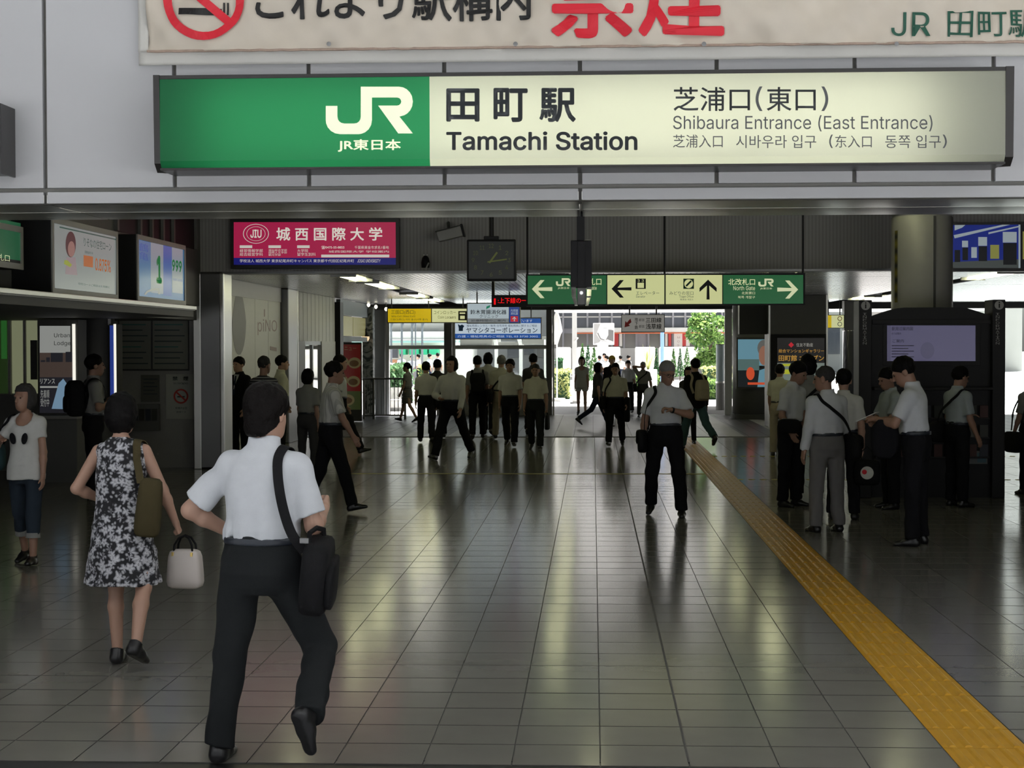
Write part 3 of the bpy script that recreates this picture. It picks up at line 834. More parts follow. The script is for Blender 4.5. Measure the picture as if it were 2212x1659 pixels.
# subway sign
root, F = signbox('subway_sign', 'small white subway sign with a red arrow hanging in the exit opening', 1342, 679, 1436, 718, 44.5, 0.08, 1.2, M_GREY, (1360, 1418), ZC + 0.05, rodr=0.02)
P_OFF = emis('offwhite_painted_light', 140, 138, 132, 0.7); P_RD2 = flat('print_arrow_red', 220, 70, 76)  # off-white emission stands in for hall light falling on the panel
adopt(root, [F.rect('white_panel', 1343.5, 680.5, 1434.5, 716.5, P_OFF, 0.4), F.poly('red_arrow', [(1349, 707), (1351, 693), (1354, 697), (1362, 688), (1364, 696), (1358, 701), (1361, 704)], P_RD2, 1.6),
    F.text('地\n下\n鉄', 1371, 686, 1378, 711, P_BLACK, 1.6, 0.01), F.text('都営', 1380, 688, 1392, 694, P_BLACK, 1.6), F.text('都営', 1380, 702, 1392, 708, P_BLACK, 1.6), F.text('三田線', 1395, 686, 1429, 697, P_BLACK, 1.6, 0.015), F.text('浅草線', 1395, 699, 1429, 711, P_BLACK, 1.6, 0.015)])

# blue train-shed advert at the right
root, F = signbox('train_advert', 'blue lit photo advert of train doors on the bulkhead right of the round column', 2046, 480, 2420, 586, 25.82, 0.17, 5)
E_BLU = emis('lit_royal_blue', 22, 42, 136, 0.6); E_LG = emis('lit_light_grey', 160, 172, 178, 0.7); E_DK = emis('lit_black', 10, 12, 16, 0.8); E_YG = emis('lit_olive', 140, 140, 70, 0.7); E_G4 = emis('lit_floor_grey', 70, 76, 74, 0.7)
ps = [F.rect('lit_face', 2052, 485, 2200, 566, E_BLU, 0.4), F.poly('platform_print', [(2052, 566), (2200, 560), (2200, 579), (2052, 579)], E_G4, 0.9), F.poly('white_stripe', [(2060, 508), (2182, 482), (2196, 482), (2062, 515)], E_LG, 1.2), F.poly('white_stripe', [(2135, 502), (2200, 488), (2200, 491), (2135, 506)], E_LG, 1.2), F.poly('roof_print', [(2062, 482), (2090, 482), (2078, 492), (2062, 498)], E_LG, 1.2)]
for x0, y0, x1, y1, yb, w0 in ((2079, 520, 2091, 535, 562, 0), (2114, 512, 2132, 532, 564, 1), (2167, 501, 2196, 525, 572, 2)):
    ps += [F.rect('door_print', x0, y1, x1, yb, E_DK, 1.2), F.rect('window_print', x0 - 1, y0, x1, y1 - 1, E_LG, 1.2)]
for x0, y0, x1, y1, m_ in ((2098, 534, 2110, 557, E_LG), (2139, 529, 2158, 559, E_YG), (2062, 540, 2074, 566, E_DK)):
    ps.append(F.rect('poster_print', x0, y0, x1, y1, m_, 1.2))
ps += [F.rect('divider', 2200, 483, 2204, 579, E_LG, 1.2), F.rect('lit_face', 2205, 485, 2412, 579, E_DK, 0.4), F.rect('poster_print', 2209, 500, 2240, 560, E_YG, 1.2)]
adopt(root, ps)

# ------------------------------------------------------------------ lit adverts along the left side (faces look across the hall)
XA = XL + 0.42
def adbox(name, label, pxa, pxb, ptop_b, pbot_b, X=XA, group=None):
    """light box on the shelf: its face is a plane of constant X"""
    ya, yb = atX(pxa, 600, X).y, atX(pxb, 600, X).y
    zt, zb_ = atX(pxb, ptop_b, X).z, atX(pxb, pbot_b, X).z
    root = tag(empty(name, (X - 0.2, (ya + yb) / 2, zb_)), label, 'advert', group)
    w = 0.06
    bm = NB(); box(bm, XL, X, ya - w, yb + w, zb_ - w, zt + w, 0.012)
    fr = NB()
    box(fr, X, X + 0.015, ya - w, yb + w, zt, zt + w); box(fr, X, X + 0.015, ya - w, yb + w, zb_ - w, zb_); box(fr, X, X + 0.015, ya - w, ya, zb_, zt); box(fr, X, X + 0.015, yb, yb + w, zb_, zt)
    adopt(root, [obj('casing', bm, M_BLACK), obj('frame', fr, M_MIDGREY)])
    return root, Face('X', X, None, 0.003), (ya, yb, zb_, zt)
def vp(x, y, X2):   # the y of a level line through (x, y) on that side plane, at X2
    return 745 + (y - 745) * (1281 - X2) / (1281 - x)
def adrect(F, name, x0, y0, x1, y1, m, k=1.0):
    """y0, y1 are read at x0"""
    return F.poly(name, [(x0, y0), (x1, vp(x0, y0, x1)), (x1, vp(x0, y1, x1)), (x0, y1)], m, k)
def adtext(F, body, x0, y0, x1, y1, m, k=1.6, bold=0.0):
    return F.text(body, x0, y0, x1, y1, m, k, bold, y0b=vp(x0, y0, x1), y1b=vp(x0, y1, x1))
root, F, q = adbox('bank_advert', 'white lit loan advert with a portrait and orange tag on the left shelf', 115, 250, 512, 637)
E_AW = emis('lit_advert_white', 138, 146, 144, 0.7); E_SK = emis('lit_skin', 150, 112, 104, 0.7); E_HR = emis('lit_hair', 70, 44, 44, 0.7); E_OR = emis('lit_orange', 180, 100, 40, 0.65); E_DG = emis('lit_dark_green', 40, 84, 74, 0.7); E_LY = emis('lit_lime', 150, 160, 50, 0.7); E_PK = emis('lit_mauve', 140, 124, 128, 0.8)
ps = [adrect(F, 'lit_face', 115, 470, 250, 622, E_AW, 0.4), adrect(F, 'green_line', 128, 489, 250, 492, E_DG, 1.2)]
def ell(F, cx, cy, rx, ry, n=20): return [(cx + rx * math.cos(2 * math.pi * i / n), cy + ry * math.sin(2 * math.pi * i / n)) for i in range(n)]
ps += [F.poly('portrait_hair', ell(F, 152, 528, 11, 28), E_HR, 1.0), F.poly('portrait_face', ell(F, 153, 538, 7.5, 17), E_SK, 1.8), F.poly('portrait_body', [(143, 556), (162, 556), (166, 595), (140, 592)], E_PK, 1.4), F.poly('portrait_scarf', [(138, 562), (144, 562), (154, 572), (150, 577), (137, 570)], E_LY, 2.2),
       adtext(F, 'りそなの住宅ローン', 180, 512, 240, 532, E_DG), adrect(F, 'orange_tag', 180, 551, 200, 575, E_OR, 1.2), adtext(F, '0.875%', 205, 557, 238, 584, E_OR, 1.6, 0.01), adtext(F, '変動金利 年', 182, 541, 200, 547, E_DG), adtext(F, '住宅ローンご相談はお気軽に', 168, 610, 236, 615, E_DG)]
adopt(root, ps)
root, F, q = adbox('blue_advert', 'blue and white lit advert with large green characters next to the steel pillar', 298, 397, 540, 650)
E_B5 = emis('lit_sky_blue', 66, 116, 160, 0.65); E_B6 = emis('lit_deep_blue', 44, 84, 150, 0.8); E_GRN5 = emis('lit_leaf_green', 40, 104, 60, 0.8); E_W5 = emis('lit_soft_white', 138, 150, 160, 0.65)
ps = [adrect(F, 'lit_face', 298, 511, 397, 640, E_B5, 0.4), adrect(F, 'white_panel', 325, 522, 352, 632, E_W5, 1.0), adrect(F, 'deep_blue_band', 352, 527, 370, 638, E_B6, 1.0), adrect(F, 'white_panel', 371, 530, 394, 632, E_W5, 1.0), adtext(F, '鶴\n亀', 300, 524, 320, 560, E_B6), adtext(F, '999', 371, 560, 392, 585, E_GRN5, 1.6, 0.03), adtext(F, '1', 337, 551, 349, 612, E_GRN5, 1.8, 0.04),
      F.poly('white_curve', [(310, 636), (316, 628), (328, 623), (343, 622), (345, 636), (341, 636), (340, 628), (328, 628), (318, 632), (314, 637)], E_AW, 1.8), adtext(F, '浜松町 徒歩圏', 372, 600, 393, 606, E_B6)]
adopt(root, ps)
root, F, q = adbox('green_wall_sign', 'dim green lit wall sign at the left edge of the hall', -80, 44, 503, 570, XL + 0.2)
E_GD = emis('lit_dim_green', 34, 92, 60, 0.7)
adopt(root, [adrect(F, 'lit_face', -80, 456, 44, 545, E_GD, 0.4), adtext(F, '改札口', -20, 545, 20, 560, E_LET)])
# upper grille opening above the blue advert
vg = tag(empty('vent_grille', (XL, 23.4, 3.3)), 'dark slotted vent grille high above the blue advert', 'grille')
gp = [obj('back_panel', box(NB(), XL, XL + 0.01, 21.3, 25.6, 3.34, 4.05), M_BLACK)]
for y in (21.3, 22.4, 23.0, 23.6, 24.2, 25.6):
    gp.append(obj('bar', box(NB(), XL, XL + 0.05, y - 0.04, y + 0.04, 3.34, 4.05), M_GREY))
adopt(vg, gp)
# ------------------------------------------------------------------ ceiling lights of the second hall
E_TUBE = mat('ceiling_tube', (0.9, 0.9, 0.75, 1), var=0.0, emit=16.0, ecol=(1.0, 1.0, 0.58, 1))
def ceiling_light(x, y0, y1, label):
    r = tag(empty('ceiling_light', (x, (y0 + y1) / 2, ZC)), label, 'light', 'fluorescent ceiling lights')
    L = (y1 - y0) / 2
    obj('trough', box(NB(), -0.2, 0.2, -L, L, 0.01, 0.07), M_ALU, r)
    for dx in (-0.08, 0.08):
        bm = NB(); cyl(bm, (dx, -L + 0.05, -0.012), (dx, L - 0.05, -0.012), 0.018, n=8); obj('lamp_tube', bm, E_TUBE, r)
    for yy in (-L, L - 0.08):
        obj('end_plate', box(NB(), -0.2, 0.2, yy, yy + 0.08, -0.035, 0.02), M_WHITE, r)
for k, (a, b) in enumerate(((26.5, 28.6), (29.4, 32.6), (36.0, 38.6), (39.4, 42.4))):
    ceiling_light(-3.88, a, b, ('nearest', 'second', 'third', 'farthest')[k] + ' fluorescent ceiling light in the left row')
for k, (a, b) in enumerate(((26.5, 29.2), (33.0, 35.6), (39.4, 42.0))):
    ceiling_light(6.38, a, b, ('nearest', 'second', 'farthest')[k] + ' fluorescent ceiling light in the right row')

for k, (a, b) in enumerate(((26.5, 29.2), (33.0, 35.6), (39.4, 42.0))):
    ceiling_light(-0.62, a, b, ('nearest', 'second', 'farthest')[k] + ' fluorescent ceiling light in the row above the crowd')
    ceiling_light(2.9, a, b, ('nearest', 'second', 'farthest')[k] + ' fluorescent ceiling light in the row behind the green direction sign')
for i, x in enumerate((-4.0, 0.0, 4.0)):  # unseen lamps added to brighten the dark first hall
    for k, y in enumerate((15.6, 19.0, 22.6)):
        r = tag(empty('ceiling_light', (x, y, 4.06)), ('front', 'middle', 'rear')[k] + ' added unseen hall ceiling light of the ' + ('left', 'centre', 'right') [i] + ' row, above the soffit', 'light', 'added unseen hall ceiling lights')
        obj('trough', box(NB(), -0.16, 0.16, -0.65, 0.65, 0.005, 0.05), M_WHITE, r)
        for dx in (-0.07, 0.07):
            obj('lamp_tube', cyl(NB(), (dx, -0.6, -0.015), (dx, 0.6, -0.015), 0.016, n=8), E_TUBE, r)

# ------------------------------------------------------------------ hanging square clock
Y = 20.0
a, b = atY(1008, 560, Y).x, atY(1115, 560, Y).x; c0, c1 = atY(1060, 607, Y).z, atY(1060, 517, Y).z
ck = tag(empty('clock', ((a + b) / 2, Y, c0)), 'square black clock hanging in front of the bulkhead', 'clock')
M_CLK = mat('clock_face', (0.030, 0.034, 0.030, 1), rough=0.3); M_NUM = mat('clock_numeral', (0.14, 0.17, 0.05, 1), rough=0.5)
F = Face('Y', Y, None, 0.003)
ps = [obj('casing', box(NB(), a, b, Y, Y + 0.14, c0, c1, 0.02), M_BLACK), F.rect('clock_face', 1013, 522, 1110, 602, M_CLK, 0.3)]
for n in range(1, 13):
    t = R(90 - 30 * n); x, y = 1061 + 39 * math.cos(t), 562 - 31 * math.sin(t)
    ps.append(F.text(str(n), x - (5 if n > 9 else 3), y - 4.5, x + (5 if n > 9 else 3), y + 4.5, M_NUM, 1.2, name='numeral'))
M_HAND = mat('clock_hand', (0.22, 0.26, 0.06, 1), rough=0.5)
ps += [band(F, 'hour_hand', (1057, 568), (1074, 545), 4, M_HAND, 2.0, 2), band(F, 'minute_hand', (1053, 566), (1095, 560), 3, M_HAND, 2.6, 2)]
x = atY(1061, 500, Y).x
ps += [obj('hanger_pole', cyl(NB(), (x, Y + 0.07, c1 - 0.01), (x, Y + 0.07, 4.1), 0.03, n=10), M_BLACK), obj('hanger_bracket', box(NB(), x - 0.09, x + 0.09, Y + 0.02, Y + 0.12, c1 - 0.005, c1 + 0.04, 0.01), M_BLACK)]
adopt(ck, ps)

# ------------------------------------------------------------------ dark hanging lamp with glass end
Y = 13.9
hl = tag(empty('hanging_lamp', (atY(1256, 660, Y).x, Y, atY(1256, 660, Y).z)), 'dark box lamp with clear glass end hanging from the steel soffit', 'lamp')
def hb(name, x0, y0, x1, y1, d, m, bev=0.004):
    a, b = atY(x0, 560, Y).x, atY(x1, 560, Y).x
    return obj(name, box(NB(), a, b, Y - d / 2, Y + d / 2, atY(1256, y1, Y).z, atY(1256, y0, Y).z, bev), m)
M_CLEAR = mat('lamp_glass', (0.8, 0.82, 0.8, 1), rough=0.08, spec=0.8); M_CLEAR.node_tree.nodes['Principled BSDF'].inputs['Transmission Weight'].default_value = 0.75
bm = NB()
za, zm, zz = atY(1256, 620, Y).z, atY(1256, 640, Y).z, atY(1256, 660, Y).z
xc = atY(1256, 640, Y).x
rings = [(0.082, za), (0.078, zm), (0.055, zz)]
for (r0, z0_), (r1, z1_) in zip(rings, rings[1:]):
    for sx in (-1, 1):
        v = [bm.verts.new(q) for q in ((xc + sx * r0, Y - 0.07, z0_), (xc + sx * r0, Y + 0.07, z0_), (xc + sx * r1, Y + 0.05, z1_), (xc + sx * r1, Y - 0.05, z1_),
                                       (xc + sx * r0 * 0.55, Y - 0.07, z0_), (xc + sx * r0 * 0.55, Y + 0.07, z0_), (xc + sx * r1 * 0.55, Y + 0.05, z1_), (xc + sx * r1 * 0.55, Y - 0.05, z1_))]
        for f_ in ((0, 1, 2, 3), (4, 7, 6, 5), (0, 3, 7, 4), (1, 5, 6, 2), (0, 4, 5, 1), (3, 2, 6, 7)):
            bm.faces.new([v[i] for i in f_])
bmesh.ops.recalc_face_normals(bm, faces=bm.faces[:])
adopt(hl, [obj('pole', box(NB(), atY(1246, 560, Y).x, atY(1263, 560, Y).x, Y - 0.025, Y + 0.025, atY(1256, 540, Y).z, 4.1), M_BLACK), hb('housing', 1233, 520, 1278, 622, 0.14, M_BLACK, 0.008), hb('housing_rib', 1248, 522, 1264, 622, 0.165, M_BLACK), hb('top_cap', 1266, 519, 1277, 525, 0.12, M_MIDGREY),
           obj('glass_end', bm, M_CLEAR), hb('inner_core', 1247, 620, 1266, 658, 0.08, M_GREY), obj('bulb', cyl(NB(), (xc, Y - 0.045, atY(1256, 633, Y).z), (xc, Y - 0.06, atY(1256, 633, Y).z), 0.014, n=12), mat('bulb_glow', (1, 1, 1, 1), emit=1.2, ecol=(1, 1, 1, 1), var=0))])

# camera box and spotlight on the bulkhead
q = atY(975, 508, 25.9)
cb = tag(empty('security_camera', q), 'tilted grey camera box mounted high on the bulkhead', 'camera'); cb.rotation_euler = (0, R(-14), R(0))
obj('camera_body', box(NB(), -0.185, 0.185, -0.34, -0.16, -0.075, 0.075, 0.012), M_MIDGREY, cb); obj('sun_shield', box(NB(), -0.2, 0.2, -0.36, -0.14, 0.075, 0.088, 0.004), M_DARK, cb); obj('mount_arm', cyl(NB(), (0, -0.2, 0.08), (0, 0.06, 0.2), 0.022, n=8), M_DARK, cb); obj('end_plate', box(NB(), 0.185, 0.215, -0.34, -0.16, -0.09, 0.10, 0.004), M_BLACK, cb)
q = atY(921, 565, 25.9)
sp = tag(empty('spotlight', q), 'small black twin spotlight on the bulkhead left of the clock', 'lamp')
obj('bracket', box(NB(), -0.03, 0.03, -0.12, 0.1, 0.0, 0.04, 0.004), M_BLACK, sp); obj('lamp_head', lathe(NB(), [(0.06, -0.10), (0.065, -0.02), (0.05, 0.05), (0.02, 0.08)], (0, -0.14, 0)), M_BLACK, sp, smooth=True); obj('side_vane', box(NB(), 0.05, 0.07, -0.2, -0.1, -0.12, 0.0, M=Matrix.Rotation(R(25), 4, 'Y')), M_MIDGREY, sp)
for dx in (-0.025, 0.025): obj('lamp_stud', lathe(NB(), [(0.012, 0), (0.012, 0.015), (0.004, 0.02)], (dx, -0.12, 0.085), 10), M_STEEL, sp)

# ------------------------------------------------------------------ information board on the right
Y = 21.2
kx0, kx1 = atY(1882, 900, Y).x, atY(2142, 900, Y).x; kc = (kx0 + kx1) / 2
ztop, zsh = atY(2010, 664, Y).z, atY(2010, 686, Y).z
kb = tag(empty('information_board', (kc, Y, 0)), 'black arched information board with lilac screen, posts and leaflet shelf', 'board')
def K(px): return atY(px, 900, Y).x - kc
def KZ(py): return atY(2010, py, Y).z
out = [(K(1868), 0), (K(2160), 0), (K(2160), zsh - 0.02)] + [(K(1868) + (K(2160) - K(1868)) * t, zsh - 0.02 + (ztop - zsh + 0.02) * min(1.0, max(0, math.sin(math.pi * t)) * 1.35)) for t in np.linspace(0.95, 0.05, 19)] + [(K(1868), zsh - 0.02)]
bm = NB(); prism(bm, [Vector((x, 0.03, z)) for x, z in out], (0, 0.30, 0)); bmesh.ops.recalc_face_normals(bm, faces=bm.faces[:])
obj('board_back', bm, M_BLACK, kb)
M_KIOSK = mat('kiosk_dark_paint', (0.013, 0.0125, 0.0135, 1), rough=0.5, spec=0.25)
for x0, x1 in ((1853, 1881), (2140, 2168)):
    p_ = obj('post', box(NB(), K(x0), K(x1), -0.08, 0.36, 0, KZ(648), 0.012), M_KIOSK, kb)
    xm = (K(x0) + K(x1)) / 2
    bm = NB(); cyl(bm, (xm, -0.085, KZ(660)), (xm, -0.09, KZ(660)), 0.055, n=20); obj('info_disc', bm, M_MIDGREY, p_)
    bm = NB(); box(bm, xm - 0.008, xm + 0.008, -0.094, -0.09, KZ(666), KZ(657)); box(bm, xm - 0.008, xm + 0.008, -0.094, -0.09, KZ(655.5), KZ(653)); obj('info_mark', bm, M_BLACK, p_)
    for i, ch in enumerate('INFORMATION'):
        F = Face('Y', Y - 0.085, None, 0.002); xp = (x0 + x1) / 2 + 1
        o = F.text(ch, xp - 4, 676 + i * 6.3, xp + 4, 681 + i * 6.3, M_MIDGREY, 1.0); adopt(kb, [o])
obj('top_panel', box(NB(), K(1884), K(2140), -0.005, 0.03, KZ(700), KZ(690), 0.004), M_KIOSK, kb)
E_LIL = emis('screen_lilac', 88, 84, 120, 0.55); E_LIL2 = emis('screen_lilac_dark', 78, 74, 108, 0.55); P_DKV = flat('print_dark_violet', 46, 42, 60)
F = Face('Y', Y + 0.02, None, 0.003)
sc_ = [F.rect('screen', 1920, 703, 2107, 780, E_LIL, 1.0), F.rect('screen_margin', 1916, 703, 1924, 780, E_LIL2, 2.0), F.poly('screen_blot', ell(F, 2003, 757, 15, 18), E_LIL2, 2.0), F.text('駅周辺案内図', 1926, 706, 1972, 714, P_DKV, 2.6), F.text('ご案内', 1928, 733, 1952, 740, P_DKV, 2.6), F.text('のりば案内', 1926, 718, 1946, 723, P_DKV, 2.6)]
for i in range(5): sc_.append(F.rect('text_line', 1926, 746 + i * 6, 1974 - (i % 2) * 12, 747.4 + i * 6, P_DKV, 2.6))
adopt(kb, sc_)
obj('screen_bezel', box(NB(), K(1908), K(2118), 0.018, 0.03, KZ(790), KZ(698), 0.003), M_KIOSK, kb)
obj('counter_shelf', box(NB(), K(1884), K(2140), -0.16, 0.03, KZ(842), KZ(836), 0.006), M_KIOSK, kb)
cols = ((70, 40, 38), (60, 60, 58), (44, 48, 60), (72, 66, 54), (40, 44, 40), (80, 78, 74))
for r_ in range(3):
    z = KZ(902 + 42 * r_)
    rk = obj('leaflet_rack', box(NB(), K(1890), K(2136), -0.06, 0.02, z - 0.02, z, 0.003), M_KIOSK, kb)
    for i in range(10):
        x = K(1894) + i * 0.138
        o = obj('leaflet', box(NB(), x, x + 0.10, -0.04, -0.032, z, z + 0.15), flat('leaflet_%d' % ((i * 2 + r_) % 6), *cols[(i * 2 + r_) % 6]), rk)
obj('notice_sheet', box(NB(), K(2090), K(2133), -0.012, 0.025, KZ(1002), KZ(974)), flat('notice_grey', 110, 114, 116), kb)
obj('notice_mark', box(NB(), K(2111), K(2130), -0.015, -0.012, KZ(999), KZ(978)), flat('notice_blue', 80, 112, 124), kb)

# ------------------------------------------------------------------ left side: booth, column, notice boards
Y = 23.4
bx0, bx1 = atY(58, 900, Y).x, atY(166, 900, Y).x
bt = tag(empty('ticket_booth', ((bx0 + bx1) / 2, Y, 0)), 'grey booth with a lit housing poster above its counter at the far left', 'booth')
def L(px): return atY(px, 900, Y).x - (bx0 + bx1) / 2
def LZ(py): return atY(110, py, Y).z
obj('counter_front', box(NB(), L(58), L(166), 0, 0.5, LZ(1046), LZ(905), 0.01), M_GREY, bt); obj('counter_top', box(NB(), L(54), L(169), -0.05, 0.52, LZ(905), LZ(898), 0.006), M_MIDGREY, bt)
for px in (64, 160): obj('leg', box(NB(), L(px) - 0.02, L(px) + 0.02, 0.02, 0.48, 0, LZ(1046)), M_STEELD, bt)
obj('display_case', box(NB(), L(80), L(168), 0.04, 0.45, LZ(898), LZ(690), 0.01), M_DARK, bt)
F = Face('Y', Y + 0.04, None, 0.004)
E_UW = emis('lit_poster_white', 150, 152, 148, 0.8); E_UD = emis('lit_poster_dark', 30, 30, 36, 0.8); E_UB = emis('lit_poster_blue', 116, 146, 170, 0.8); E_UT = emis('lit_poster_brown', 70, 58, 52, 0.8)
P_UT = flat('print_grey_serif', 84, 90, 88)
ps = [F.rect('poster_sky', 86, 704, 152, 768, E_UW, 0.6), F.text('Urban\nLodge', 117, 720, 153, 748, P_UT, 1.6), F.rect('poster_street', 86, 762, 158, 815, E_UT, 0.8), F.rect('poster_footer', 86, 815, 158, 892, E_UD, 0.8), F.text('リアンス', 87, 818, 119, 829, E_UW, 1.8, 0.01), F.rect('poster_rule', 87, 834, 125, 838, E_UW, 1.8),
      F.poly('tower_print', [(112, 883), (127, 828), (137, 818), (147, 832), (146, 884)], E_UB, 1.8)] + [F.rect('tree_print', x, y, x + w_, 782, E_UD, 1.4) for x, y, w_ in ((88, 778, 10), (100, 772, 8), (110, 762, 26), (142, 760, 14))] + [F.text('先着順\n受付中', 88, 842, 107, 878, E_UW, 1.8)]
adopt(bt, ps)
M_GLOW = mat('lit_edge_tube', (0.9, 0.9, 0.86, 1), emit=1.6, ecol=(1.0, 0.97, 0.86, 1), var=0)
obj('edge_tube', cyl(NB(), (L(160), 0.02, LZ(890)), (L(160), 0.02, LZ(700)), 0.022, n=10), M_GLOW, bt)
# column beside it with the side of a lit blue poster
Y = 24.2
cc = atY(201, 900, Y).x
cs = struct(empty('pillar_left', (cc, Y + 0.25, 0)))
obj('column_shaft', lathe(NB(), [(0.245, 0), (0.245, 2.36)], n=32), M_GREY, cs, smooth=True)
obj('light_line', box(NB(), 0.20, 0.235, -0.16, -0.12, atY(233, 702, Y).z, 2.30), mat('pale_trim', (0.55, 0.55, 0.55, 1), rough=0.4), cs)
lp = tag(empty('poster_case', (atY(244, 900, Y).x, Y, atY(244, 868, Y).z)), 'narrow lit poster case seen edge on beside the left column', 'advert')
pz0, pz1 = atY(244, 868, Y).z, atY(244, 700, Y).z
obj('case_body', box(NB(), -0.05, 0.05, 0.0, 0.35, 0, pz1 - pz0, 0.006), M_DARK, lp); obj('lit_poster', box(NB(), -0.035, 0.02, -0.004, 0.0, 0.02, pz1 - pz0 - 0.02), emis('lit_poster_royal', 44, 66, 150, 0.7), lp); obj('edge_tube', cyl(NB(), (0.04, -0.01, 0.0), (0.04, -0.01, pz1 - pz0), 0.018, n=10), M_GLOW, lp)
obj('mount_pole', cyl(NB(), (0.0, 0.15, -pz0), (0.0, 0.15, 0.01), 0.025, n=10), M_STEELD, lp)
# notice boards on the dark wall
Y = 26.29
P_NB = flat('notice_paper', 128, 130, 120); P_NL = flat('notice_line', 58, 70, 70); P_NG = flat('notice_teal', 62, 104, 100)
for k, (x0, x1) in enumerate(((258, 326), (330, 406))):
    a, b = atY(x0, 740, Y).x, atY(x1, 740, Y).x; c0, c1 = atY(330, 798, Y).z, atY(330, 680, Y).z
    nb_ = tag(empty('notice_board', ((a + b) / 2, Y, c0)), ('left', 'right')[k] + ' one of two dim timetable boards on the dark wall beside the steel pillar', 'board', 'timetable boards')
    F = Face('Y', Y - 0.03, None, 0.003)
    ps = [obj('frame', box(NB(), a - 0.02, b + 0.02, Y - 0.03, Y + 0.005, c0 - 0.02, c1 + 0.02, 0.004), M_DARK), F.rect('sheet', x0, 681, x1, 797, P_NB, 0.4)]
    for i in range(9):
        ps.append(F.rect('text_line', x0 + 4, 688 + i * 12, x1 - 4 - (i * 7) % 18, 690.5 + i * 12, P_NG if i in (1, 5) else P_NL, 1.4))
    ps.append(F.text('時刻表', x0 + 14, 683, x1 - 20, 686.5, P_NL, 1.4))
    adopt(nb_, ps)
F = Face('Y', Y - 0.02, None, 0.003)
a, b = atY(359, 860, Y).x, atY(422, 860, Y).x; c0, c1 = atY(390, 905, Y).z, atY(390, 808, Y).z
ns = tag(empty('no_smoking_sign', ((a + b) / 2, Y, c0)), 'pale no-smoking sign with a red circle on the wall by the steel pillar', 'sign')
P_NS = flat('sign_pale_grey', 178, 180, 172); P_NR = flat('sign_dull_red', 190, 60, 52)
adopt(ns, [obj('plate', box(NB(), a, b, Y - 0.02, Y + 0.005, c0, c1, 0.003), P_NS), F.text('禁　煙', 373, 813, 407, 822, P_NL, 1.2, 0.02), F.text('NO SMOKING', 375, 826, 406, 830, P_NL, 1.2), ring_obj(F, 'prohibition_ring', 391, 856, 16, 12.5, P_NR, 1.4), band(F, 'prohibition_bar', (381, 847), (401, 865), 3.5, P_NR, 1.4, 2), band(F, 'cigarette_print', (383, 857), (399, 857), 3, P_NL, 1.2, 2), F.text('駅構内全面', 379, 879, 404, 884, P_NL, 1.2), F.text('禁煙です', 381, 888, 402, 892, P_NL, 1.2)])
a, b = atY(305, 860, Y).x, atY(345, 860, Y).x; c0, c1 = atY(325, 868, Y).z, atY(325, 810, Y).z
nt_ = tag(empty('wall_notice', ((a + b) / 2, Y, c0)), 'faint paper notice left of the no-smoking sign', 'notice')
adopt(nt_, [obj('sheet', box(NB(), a, b, Y - 0.012, Y + 0.005, c0, c1), flat('notice_dim', 100, 100, 94))] + [F.rect('text_line', 310, 818 + i * 8, 340 - (i % 2) * 6, 820 + i * 8, P_NL, 1.2) for i in range(5)])
a, b = atY(288, 890, Y).x, atY(346, 890, Y).x
lr = tag(empty('leaflet_rack', ((a + b) / 2, Y - 0.1, atY(315, 930, Y).z)), 'low leaflet rack against the dark wall', 'rack'); zq = atY(315, 930, Y).z
lps = [obj('rack_back', box(NB(), a, b, Y - 0.10, Y + 0.005, zq, atY(315, 872, Y).z, 0.004), M_GREY)]
for i in range(4): lps.append(obj('leaflet', box(NB(), a + 0.02 + i * 0.10, a + 0.10 + i * 0.10, Y - 0.115, Y - 0.105, zq + 0.16, zq + 0.34), flat('leaflet_dim_%d' % i, *((46, 58, 62), (58, 56, 50), (42, 50, 60), (56, 60, 52))[i])))
adopt(lr, lps)
# bright shop windows at the far left
Y = 25.6
sw_ = struct(empty('window_1', (0, Y, 0)))
M_SHOPL = emis('shop_interior_glow', 124, 128, 100, 0.8)
for x0, x1, m_ in ((-60, -12, 'g'), (-8, 18, 'g'), (24, 52, 's'), (55, 84, 's')):
    o = obj('shop_pane', box(NB(), atY(x0, 800, Y).x, atY(x1, 800, Y).x, 0.04, 0.05, atY(40, 850, Y).z, atY(40, 690, Y).z), M_SHOPL if m_ == 's' else emis('shop_green_glow', 34, 54, 22, 0.6), sw_)
for x in (-62, -10, 20, 53, 86):
    obj('mullion', box(NB(), atY(x, 800, Y).x - 0.02, atY(x, 800, Y).x + 0.02, 0, 0.1, atY(40, 855, Y).z, atY(40, 684, Y).z), M_MIDGREY, sw_)
obj('shop_sill', box(NB(), atY(-80, 800, Y).x, atY(90, 800, Y).x, -0.05, 0.2, 0, atY(40, 852, Y).z), M_GREY, sw_)
obj('shop_notice', box(NB(), atY(66, 800, Y).x, atY(80, 800, Y).x, 0.0, 0.03, atY(40, 820, Y).z, atY(40, 735, Y).z), M_DARK, sw_)
obj('shop_sign', box(NB(), atY(4, 800, Y).x, atY(14, 800, Y).x, -0.02, 0.03, atY(40, 775, Y).z, atY(40, 690, Y).z), emis('shop_sign_green', 40, 96, 40, 0.7), sw_)

